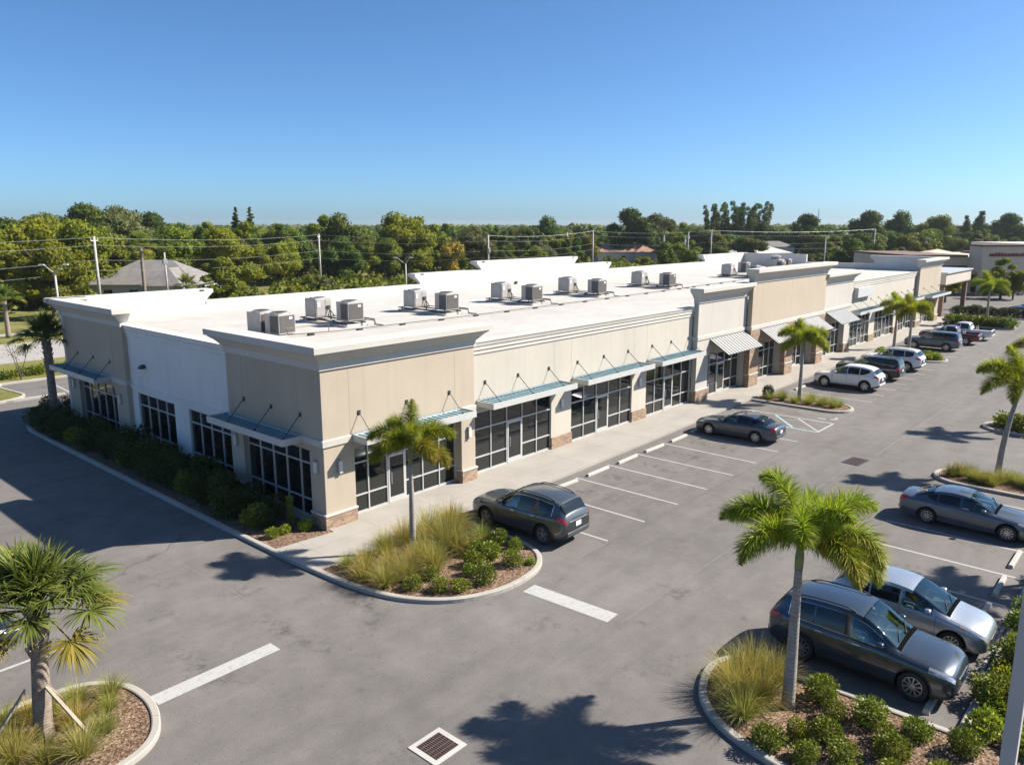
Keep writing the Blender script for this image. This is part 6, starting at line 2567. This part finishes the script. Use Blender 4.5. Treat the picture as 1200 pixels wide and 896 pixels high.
def street_lamp(loc, h, label, arms, rz):
    t = thing('street_lamp', label, 'street lamp', loc, rz, 'street lamps beyond the shopping center')
    mb = MB()
    mb.tube([(0, 0, 0), (0, 0, h)], [.17, .11], 10)
    mb.build('pole', M['concrete_pole'], t, smooth=True)
    for s_, L_ in arms:
        mb = MB()
        mb.tube([(0, 0, h - .1), (s_ * L_ * .4, 0, h + .25), (s_ * L_ * .8, 0, h + .75), (s_ * L_, 0, h + .9)], [.07, .06, .05, .05], 8)
        mb.build('arm', M['concrete_pole'], t, smooth=True)
        mb = MB()
        mb.box(s_ * L_ - .1 if s_ > 0 else s_ * L_ - .55, s_ * L_ + .55 if s_ > 0 else s_ * L_ + .1, -.14, .14, h + .85, h + .99)
        mb.build('lamp_head', M['lamp_white'], t, bevel=.03)


street_lamp((34.6, 105.6, 0), 6.2, 'twin armed pale street lamp at left in front of the trees', ((-1, 1.2), (1, 1.1)), R(-40))
street_lamp((86.7, 100.6, 0), 5.6, 'twin armed street lamp rising behind the middle of the rear parapet', ((-1, 1.5), (1, .7)), R(-45))
street_lamp((175.8, 63.2, 0), 9.6, 'tall street lamp with raised arm beyond the far end of the roof', ((1, 1.8),), R(-45))
t = thing('radio_mast', 'thin radio mast far off on the horizon', 'mast', (515, 191, 0))
mb = MB()
mb.tube([(0, 0, 0), (0, 0, 22)], [.5, .2], 6)
mb.build('mast', M['steel'], t)

# ------------------------------------------------------------------ trees
def cube_sphere(n=3):
    V, F = [], []
    idx = {}

    def vid(p):
        k = tuple(round(c, 5) for c in p)
        if k not in idx:
            idx[k] = len(V)
            V.append(p)
        return idx[k]
    for ax in range(3):
        for s_ in (-1, 1):
            for i in range(n):
                for j in range(n):
                    q = []
                    for a, b in ((i, j), (i + 1, j), (i + 1, j + 1), (i, j + 1)):
                        p = [0, 0, 0]
                        p[ax] = s_
                        p[(ax + 1) % 3] = -1 + 2 * a / n
                        p[(ax + 2) % 3] = -1 + 2 * b / n
                        q.append(vid(tuple(p)))
                    F.append(q if s_ > 0 else q[::-1])
    V = np.array(V, float)
    V /= np.linalg.norm(V, axis=1, keepdims=True)
    return V, np.array(F)


CS3, CS2 = cube_sphere(4), cube_sphere(2)


def crown_mesh(rg, kind, detail=1.0):
    """unit-free crown in metres; returns V, F"""
    lobes = []
    if kind == 'oak':          # broad, rounded
        for k in range(21):
            a = rg.uniform(0, 6.28)
            r = rg.uniform(.0, 3.9)
            lobes.append((r * math.cos(a), r * math.sin(a), 5.9 + rg.uniform(-3.6, 2.7) - .22 * r, rg.uniform(1.3, 2.1), .8))
    elif kind == 'round':
        for k in range(17):
            a = rg.uniform(0, 6.28)
            r = rg.uniform(.0, 2.8)
            lobes.append((r * math.cos(a), r * math.sin(a), 5.2 + rg.uniform(-3.9, 3.1) * (1 - r / 6), rg.uniform(1.1, 1.75), .95))
    elif kind == 'tall':
        for k in range(17):
            z = rg.uniform(1.6, 11.5)
            r = rg.uniform(0, 1.9) * (1.15 - abs(z - 6) / 8)
            a = rg.uniform(0, 6.28)
            lobes.append((r * math.cos(a), r * math.sin(a), z, rg.uniform(.8, 1.45), 1.0))
    elif kind == 'loose':      # open crown, separate tufts
        for k in range(30):
            a = rg.uniform(0, 6.28)
            r = rg.uniform(.3, 3.8)
            lobes.append((r * math.cos(a), r * math.sin(a), 4.9 + rg.uniform(-3.6, 3.6) - .2 * r, rg.uniform(.6, 1.25), .8))
    elif kind == 'bush':
        for k in range(10):
            a = rg.uniform(0, 6.28)
            r = rg.uniform(.0, 2.6)
            lobes.append((r * math.cos(a), r * math.sin(a), 1.3 + rg.uniform(-.7, 1.5) - .15 * r, rg.uniform(.8, 1.4), .8))
    elif kind == 'casuarina':  # tall feathery
        for st in range(5):
            a = st * 1.26 + .4
            for k in range(11):
                z = 4.5 + 1.45 * k + rg.uniform(-.4, .4)
                out = .4 + (.12 + .05 * st % .1) * z + rg.uniform(-.5, .5)
                lobes.append((out * math.cos(a) + rg.uniform(-.4, .4), out * math.sin(a) + rg.uniform(-.4, .4), z - .5 * st, rg.uniform(.7, 1.25) * (1.15 - k / 22), 1.5))
    elif kind == 'norfolk':
        for k in range(34):
            z = 4 + 13 * k / 34
            q = 1.75 * (1 - k / 38)
            lobes.append((rg.uniform(-.5, .5) * q, rg.uniform(-.5, .5) * q, z, q * rg.uniform(.5, .75), .8))
    parts = []
    for (x, y, z, r, sq) in lobes:
        c = np.array([x, y, z])
        if kind not in ('casuarina',):
            V, F = CS3
            nz = 1 + .16 * rg.normal(size=(len(V), 1))
            parts.append((V * nz * np.array([r, r, r * sq]) * .74 + c, F))
        n = int((330 if kind not in ('casuarina',) else 700) * detail * (r / 1.4) ** 2) + 24
        v = rg.normal(size=(n, 3))
        v /= np.linalg.norm(v, axis=1, keepdims=True)
        v[:, 2] = np.where(v[:, 2] < -.55, -v[:, 2] * .5, v[:, 2])
        rr = rg.uniform(.70, 1.10, (n, 1))
        P_ = c + v * rr * np.array([r, r, r * sq])
        D_ = rg.normal(size=(n, 3)) + v * .35
        N_v = v + rg.normal(size=(n, 3)) * .4
        sz = rg.uniform(.22, .46, n) * (1.0 if detail > .5 else 1.7)
        V, F = leaf_quads(P_ - D_ / np.linalg.norm(D_, axis=1, keepdims=True) * sz[:, None] * .4, D_, N_v, sz, sz * rg.uniform(.6, .9, n), .1)
        parts.append((V, F))
    V, F, _ = cat(parts)
    return V, F


rt = np.random.default_rng(77)
PROTO = []   # (kind, crown mesh, trunk mesh, words)
WORDS = {0: 'olive green', 1: 'deep green', 2: 'bright green', 3: 'greyish green'}


def trunk_mesh(kind, rg):
    mb = MB()
    h = dict(oak=5.5, round=4.5, tall=9, loose=5, bush=1.4, casuarina=17, norfolk=16)[kind]
    mb.tube([(0, 0, 0), (.05, .03, h * .3), (0, 0, h * .6), (.05, 0, h)], [.32, .24, .17, .07], 8)
    if kind not in ('norfolk', 'bush'):
        for k in range(7):
            a = k * 2.4
            z = h * (.35 + .08 * k)
            L_ = rg.uniform(1.6, 2.8)
            mb.tube([(0, 0, z), (math.cos(a) * L_ * .5, math.sin(a) * L_ * .5, z + L_ * .4), (math.cos(a) * L_, math.sin(a) * L_, z + L_)], [.11, .07, .03], 5)
    me = bpy.data.meshes.new('trunk')
    me.from_pydata(mb.v, [], mb.f)
    me.materials.append(M['bark'])
    me.update()
    return me


def proto(kind, mi, words):
    V, F = crown_mesh(rt, kind)
    PROTO.append((kind, np_mesh('crown', V, F, TREE[mi]), trunk_mesh(kind, rt), words))


for kind, mi in (('oak', 0), ('oak', 1), ('oak', 2), ('round', 1), ('round', 2), ('round', 0), ('tall', 1), ('tall', 2), ('loose', 0), ('loose', 3), ('loose', 2), ('oak', 3), ('bush', 2), ('bush', 0), ('bush', 3)):
    proto(kind, mi, {'oak': 'broad spreading', 'round': 'dense rounded', 'tall': 'tall narrow', 'loose': 'open airy', 'bush': 'low bushy'}[kind] + ' ' + WORDS[mi])
proto('casuarina', 1, 'casuarina')
proto('norfolk', 1, 'norfolk')
proto('round', 4, 'yellow')
CAM_A = R(41.5)


def polar(px, d):
    """ground point seen d metres ahead of the drone at a given bearing (tan units of the picture)"""
    s_ = (px - 600) / 907.5
    return (d * math.cos(CAM_A) + d * s_ * math.sin(CAM_A), d * math.sin(CAM_A) - d * s_ * math.cos(CAM_A))


def tree(pi, x, y, s, label, group, sz=None, name='tree'):
    kind, cm, tm, words = PROTO[pi]
    t = thing(name, label, 'tree', (x, y, 0), random.uniform(0, 6.28), group, (s, s, (sz or s)))
    link('trunk', tm, t)
    link('crown', cm, t)
    return t


# named trees
for (px, d, s, lb) in ((829, 300, 1.0, 'first from the left'), (848, 306, 1.5, 'second from the left'), (866, 296, 1.45, 'third from the left'), (884, 303, 1.25, 'rightmost')):
    x, y = polar(px, d)
    tree(15, x, y, s, 'very tall feathery casuarina standing above the wood, ' + lb + ' of the four', 'tall casuarinas above the wood', 1.02 if s > 1 else .95, 'casuarina_tree')
for px, lb in ((283, 'left'), (300, 'right')):
    x, y = polar(px, 220)
    tree(16, x, y, 1.6, 'narrow dark conifer rising above the wood, %s one of the two' % lb, 'pair of narrow conifers', 1.0, 'conifer_tree')
x, y = polar(527, 165)
tree(17, x, y, .92, 'tree covered in yellow flowers behind the rear parapet', None, 1.0, 'flowering_tree')
x, y = polar(268, 112)
tree(8, x, y, .95, 'pale olive tree in front of the grey roofed house', None, .86)
x, y = polar(1137, 330)
tree(6, x, y, 1.5, 'tall tree with tufted crown above the far right wood', None, 1.5)
x, y = polar(1122, 335)
tree(6, x, y, 1.0, 'slimmer tall tree left of the tufted one above the far right wood', None, 1.35)
for (px, d, pi, s, sz, lb) in ((1085, 150, 5, .62, .62, 'small round tree in front of the big store, left one'), (1107, 122, 4, .62, .6, 'small bright tree behind the drive through building, right one'), (1062, 145, 13, 1.1, 1.2, 'low olive bush against the big store wall'),
                               (1171, 128, 10, .72, .75, 'small loose tree behind the palm in the far hedge'), (1186, 126, 4, .5, .55, 'small round tree at the right edge in front of the big store')):
    x, y = polar(px, d)
    tree(pi, x, y, s, lb, None, sz)
# big specimens that stand above their neighbours
for (px, d, pi, s, lb) in ((112, 192, 1, 1.72, 'huge dark green tree above the left part of the wood, left of three'), (150, 205, 11, 1.72, 'huge dark greyish tree above the left part of the wood, middle of three'), (64, 180, 0, 1.5, 'huge olive tree at the left end of the wood'),
                           (186, 215, 1, 1.55, 'huge dark green tree above the left part of the wood, right of three'), (374, 200, 10, 1.6, 'tall leafy tree right of the narrow conifers'), (398, 196, 3, 1.6, 'big rounded tree right of the tall leafy one'),
                           (478, 178, 2, 1.5, 'tall bright tree rising above the middle of the rear parapet, left of two'), (497, 188, 10, 1.55, 'tall bright tree rising above the middle of the rear parapet, right of two'),
                           (640, 250, 3, 1.6, 'big dark rounded tree behind the raised rear parapet'), (735, 262, 1, 1.75, 'big dark green tree behind the red tiled house'), (765, 268, 11, 1.6, 'big greyish tree right of the red tiled house'),
                           (940, 285, 1, 1.6, 'big dark tree near the radio mast'), (1012, 300, 1, 1.75, 'big dark tree on the rise beyond the far shops, left of three'), (1045, 310, 3, 1.9, 'big dark tree on the rise beyond the far shops, middle of three'),
                           (1088, 300, 0, 1.6, 'big dark tree on the rise beyond the far shops, right of three'), (1172, 330, 1, 1.7, 'big dark tree beyond the store at the right end of the wood'),
                           (712, 236, 14, .8, 'small tree in front of the red tiled house, left one'), (728, 232, 13, .75, 'small tree in front of the red tiled house, middle one'), (752, 230, 12, .85, 'small tree in front of the red tiled house, right one'),
                           (150, 112, 13, .62, 'low olive bush in front of the grey roofed house, left one'), (176, 109, 14, .55, 'low greyish bush in front of the grey roofed house, middle one'), (232, 108, 12, .66, 'low green bush in front of the grey roofed house, right one'),
                           (1050, 165, 9, .8, 'greyish loose tree beside the hip roofed building'), (1128, 140, 5, .55, 'small olive tree in front of the store sign wall')):
    x, y = polar(px, d)
    tree(pi, x, y, s, lb, None, s * 1.02)
# bare young tree on the verge
t = thing('young_tree', 'thin young tree with sparse leaves on the street verge at left', 'tree', (19.0, 67.9, .1))
mb = MB()
for a, h_ in ((0, 2.6), (2.2, 2.9), (4.1, 2.4)):
    mb.tube([(0, 0, 0), (.25 * math.cos(a), .25 * math.sin(a), 1.0), (.8 * math.cos(a), .8 * math.sin(a), h_)], [.05, .035, .012], 6)
    for b in (.5, -.6):
        mb.tube([(.45 * math.cos(a), .45 * math.sin(a), 1.7), (.9 * math.cos(a + b), .9 * math.sin(a + b), h_ + .1)], [.02, .008], 5)
mb.build('trunk', M['twig'], t)
n = 220
P_ = rt.normal(size=(n, 3)) * [.65, .65, .4] + [0, 0, 2.45]
V, F = leaf_quads(P_, rt.normal(size=(n, 3)), rt.normal(size=(n, 3)), .14, .09)
link('crown', np_mesh('crown', V, F, M['shrub']), t)

# the wood: individual trees out to about 250 m
placed = []


def okpos(x, y, rad):
    for (a, b, r_) in placed:
        if (a - x) ** 2 + (b - y) ** 2 < (rad + r_) ** 2 * .55:
            return False
    return True


def zone_word(px):
    return 'at the left edge of the wood' if px < 140 else 'behind the grey roofed house' if px < 420 else 'in the wood behind the middle of the rear parapet' if px < 820 else 'in the wood beyond the far end of the roof'


houses = [(118, 248, 122), (700, 768, 250), (895, 950, 225)]
count = 0
tries = 0
while count < 262 and tries < 40000:
    tries += 1
    px = rt.uniform(-90, 1290)
    u = rt.uniform()
    d = 98 + 165 * u ** .85
    x, y = polar(px, d)
    if y < 101 and x < 150:
        continue
    if x >= 135 and y < 62 and d < 215 and px > 1010:
        continue
    if px > 820 and d < 150:
        continue
    big = True
    blocked = False
    for a, b, hd in houses:
        if a - 12 < px < b + 12 and d < hd + 9:
            blocked = True
    if abs(px - 112) < 32 and d < 112:
        blocked = True
    for (qx, qy, _) in POLES[1:]:
        if (qx - x) ** 2 + (qy - y) ** 2 < 9:
            blocked = True
    if blocked:
        continue
    front = (px < 135 and d < 135)
    if px < 150:
        pi = int(rt.choice([0, 2, 2, 10, 5, 1, 8]))
        H = rt.uniform(.95, 1.3) if d > 108 else rt.uniform(.75, 1.0)
    elif px < 820:
        if d < 135:
            pi = int(rt.choice([12, 13, 14, 8, 9, 5]))
            H = rt.uniform(.7, 1.0)
        else:
            pi = int(rt.choice([0, 1, 2, 3, 4, 5, 6, 7, 8, 9, 10, 11]))
            H = rt.uniform(.72, 1.12)
    else:
        pi = int(rt.choice([0, 1, 3, 5, 8, 9, 11, 12, 13, 14, 14, 13]))
        H = rt.uniform(.6, .98)
    if 480 < px < 900 and d < 190:
        H *= .8
    if 100 < px < 720:      # keep the strip under the street wires low
        wd = 105 + 45 * (px - 110) / 263 if px < 373 else 150 + 40 * (px - 373) / 330
        if d < wd + 5:
            pi = int(rt.choice([12, 13, 14, 12]))
            H = rt.uniform(.5, .75)
    kind = PROTO[pi][0]
    rad = {'oak': 4.6, 'round': 3.4, 'tall': 2.6, 'loose': 4.0, 'bush': 3.2}[kind] * H
    if not okpos(x, y, rad * .82):
        continue
    placed.append((x, y, rad * .82))
    zf = H * {'oak': 1.12, 'round': 1.15, 'tall': .95, 'loose': 1.12, 'bush': 1.25}[kind]
    zw = zone_word(px)
    tree(pi, x, y, H * (1.12 if kind != 'tall' else 1.05), PROTO[pi][3] + ' tree ' + zw, PROTO[pi][3] + ' trees ' + zw, zf)
    count += 1
print('trees', count, tries)

# far wood: too many to tell apart, one mass of crowns
def far_wood(name, d0, d1, n, tmpl_fn, px0=-150, px1=1350, smin=.75, smax=1.2):
    T_ = [tmpl_fn(k) for k in ('oak', 'round', 'loose', 'oak', 'round', 'oak')]
    VV, FF, MM, o = [], [], [], 0
    for i in range(n):
        px = rt.uniform(px0, px1)
        d = math.sqrt(rt.uniform(d0 * d0, d1 * d1))
        x, y = polar(px, d)
        if d < 300 and px > 1000 and y < 62:
            continue
        if d < 285 and any(a - 10 < px < b + 10 for a, b, hd in houses[1:]):
            if d < 268:
                continue
        if d < 315 and (315 > d > 235) and (x - 265) ** 2 + (y - 118) ** 2 < 196:
            continue
        if (x - 300) ** 2 + (y - 250) ** 2 < 120:
            continue
        k = int(rt.integers(len(T_)))
        V, F = T_[k]
        a = rt.uniform(0, 6.28)
        s_ = rt.uniform(smin, smax)
        zs_ = s_ * rt.uniform(.85, 1.15)
        c_, n_ = math.cos(a), math.sin(a)
        W_ = np.stack([(V[:, 0] * c_ - V[:, 1] * n_) * s_ * 1.2 + x, (V[:, 0] * n_ + V[:, 1] * c_) * s_ * 1.2 + y, V[:, 2] * zs_], 1)
        VV.append(W_)
        FF.append(F + o)
        MM.append(np.full(len(F), int(rt.choice([0, 1, 1, 2, 3, 0]))))
        o += len(W_)
    me = np_mesh(name, np.concatenate(VV), np.concatenate(FF), TREE[:4], np.concatenate(MM))
    return link(name, me)


def far_tmpl(kind):
    return crown_mesh(rt, kind, .22)


def coarse_tmpl(kind):
    parts = []
    for k in range(5):
        V, F = CS2
        r = rt.uniform(1.6, 3.0)
        a = rt.uniform(0, 6.28)
        parts.append((V * (1 + .2 * rt.normal(size=(len(V), 1))) * [r, r, r * .9] + [2.4 * math.cos(a), 2.4 * math.sin(a), rt.uniform(3, 7.2)], F))
    n = 40
    v = rt.normal(size=(n, 3))
    v /= np.linalg.norm(v, axis=1, keepdims=True)
    P_ = v * [4.2, 4.2, 3.4] + [0, 0, 5.6]
    V, F = leaf_quads(P_, rt.normal(size=(n, 3)), v, 1.3, 1.0)
    parts.append((V, F))
    V, F, _ = cat(parts)
    return V, F


o = far_wood('distant_wood', 240, 620, 1500, far_tmpl)
tag(o, 'wood of mixed green crowns stretching away behind the nearer trees', 'wood', kind='stuff')
o = far_wood('horizon_wood', 610, 2600, 6500, coarse_tmpl, smin=.8, smax=1.25)
tag(o, 'far wood fading to the horizon', 'wood', kind='stuff')
# undergrowth that closes the foot of the wood
n = 0
mesh_parts = []
VV, FF, o_ = [], [], 0
for i in range(1700):
    px = rt.uniform(-90, 1290)
    d = 100 + 200 * rt.uniform()
    x, y = polar(px, d)
    if (y < 103 and x < 150) or (px > 1000 and y < 62 and d < 220) or (px > 820 and d < 150):
        continue
    if any(a - 8 < px < b + 8 and hd - 14 < d < hd + 9 for a, b, hd in houses):
        continue
    m_ = 40
    v = rt.normal(size=(m_, 3))
    v /= np.linalg.norm(v, axis=1, keepdims=True)
    v[:, 2] = abs(v[:, 2])
    hgt = rt.uniform(.8, 2.6)
    V, F = leaf_quads(v * [1.8, 1.8, hgt] + [x, y, .1], rt.normal(size=(m_, 3)), v, .8, .6)
    VV.append(V)
    FF.append(F + o_)
    o_ += len(V)
uo = link('undergrowth', np_mesh('undergrowth', np.concatenate(VV), np.concatenate(FF), TREE[0]))
tag(uo, 'low undergrowth at the foot of the wood', 'undergrowth', kind='stuff')

# the warm damp air over the flat land: far crowns pale slightly towards the sky colour
mb = MB()
mb.box(-1520, 3220, -1520, 3220, -1.2, 30)
hz = NT('haze_air')
hz.t.nodes.remove(hz.bsdf)
pv = hz.t.nodes.new('ShaderNodeVolumePrincipled')
pv.inputs['Color'].default_value = (.80, .88, .95, 1)
pv.inputs['Density'].default_value = .0001
pv.inputs['Anisotropy'].default_value = .2
hz.t.links.new(pv.outputs[0], hz.out.inputs['Volume'])
tag(mb.build('haze', hz.mat), 'thin bluish haze over the distant wood', 'haze', kind='stuff')
SC.cycles.volume_bounces = 0
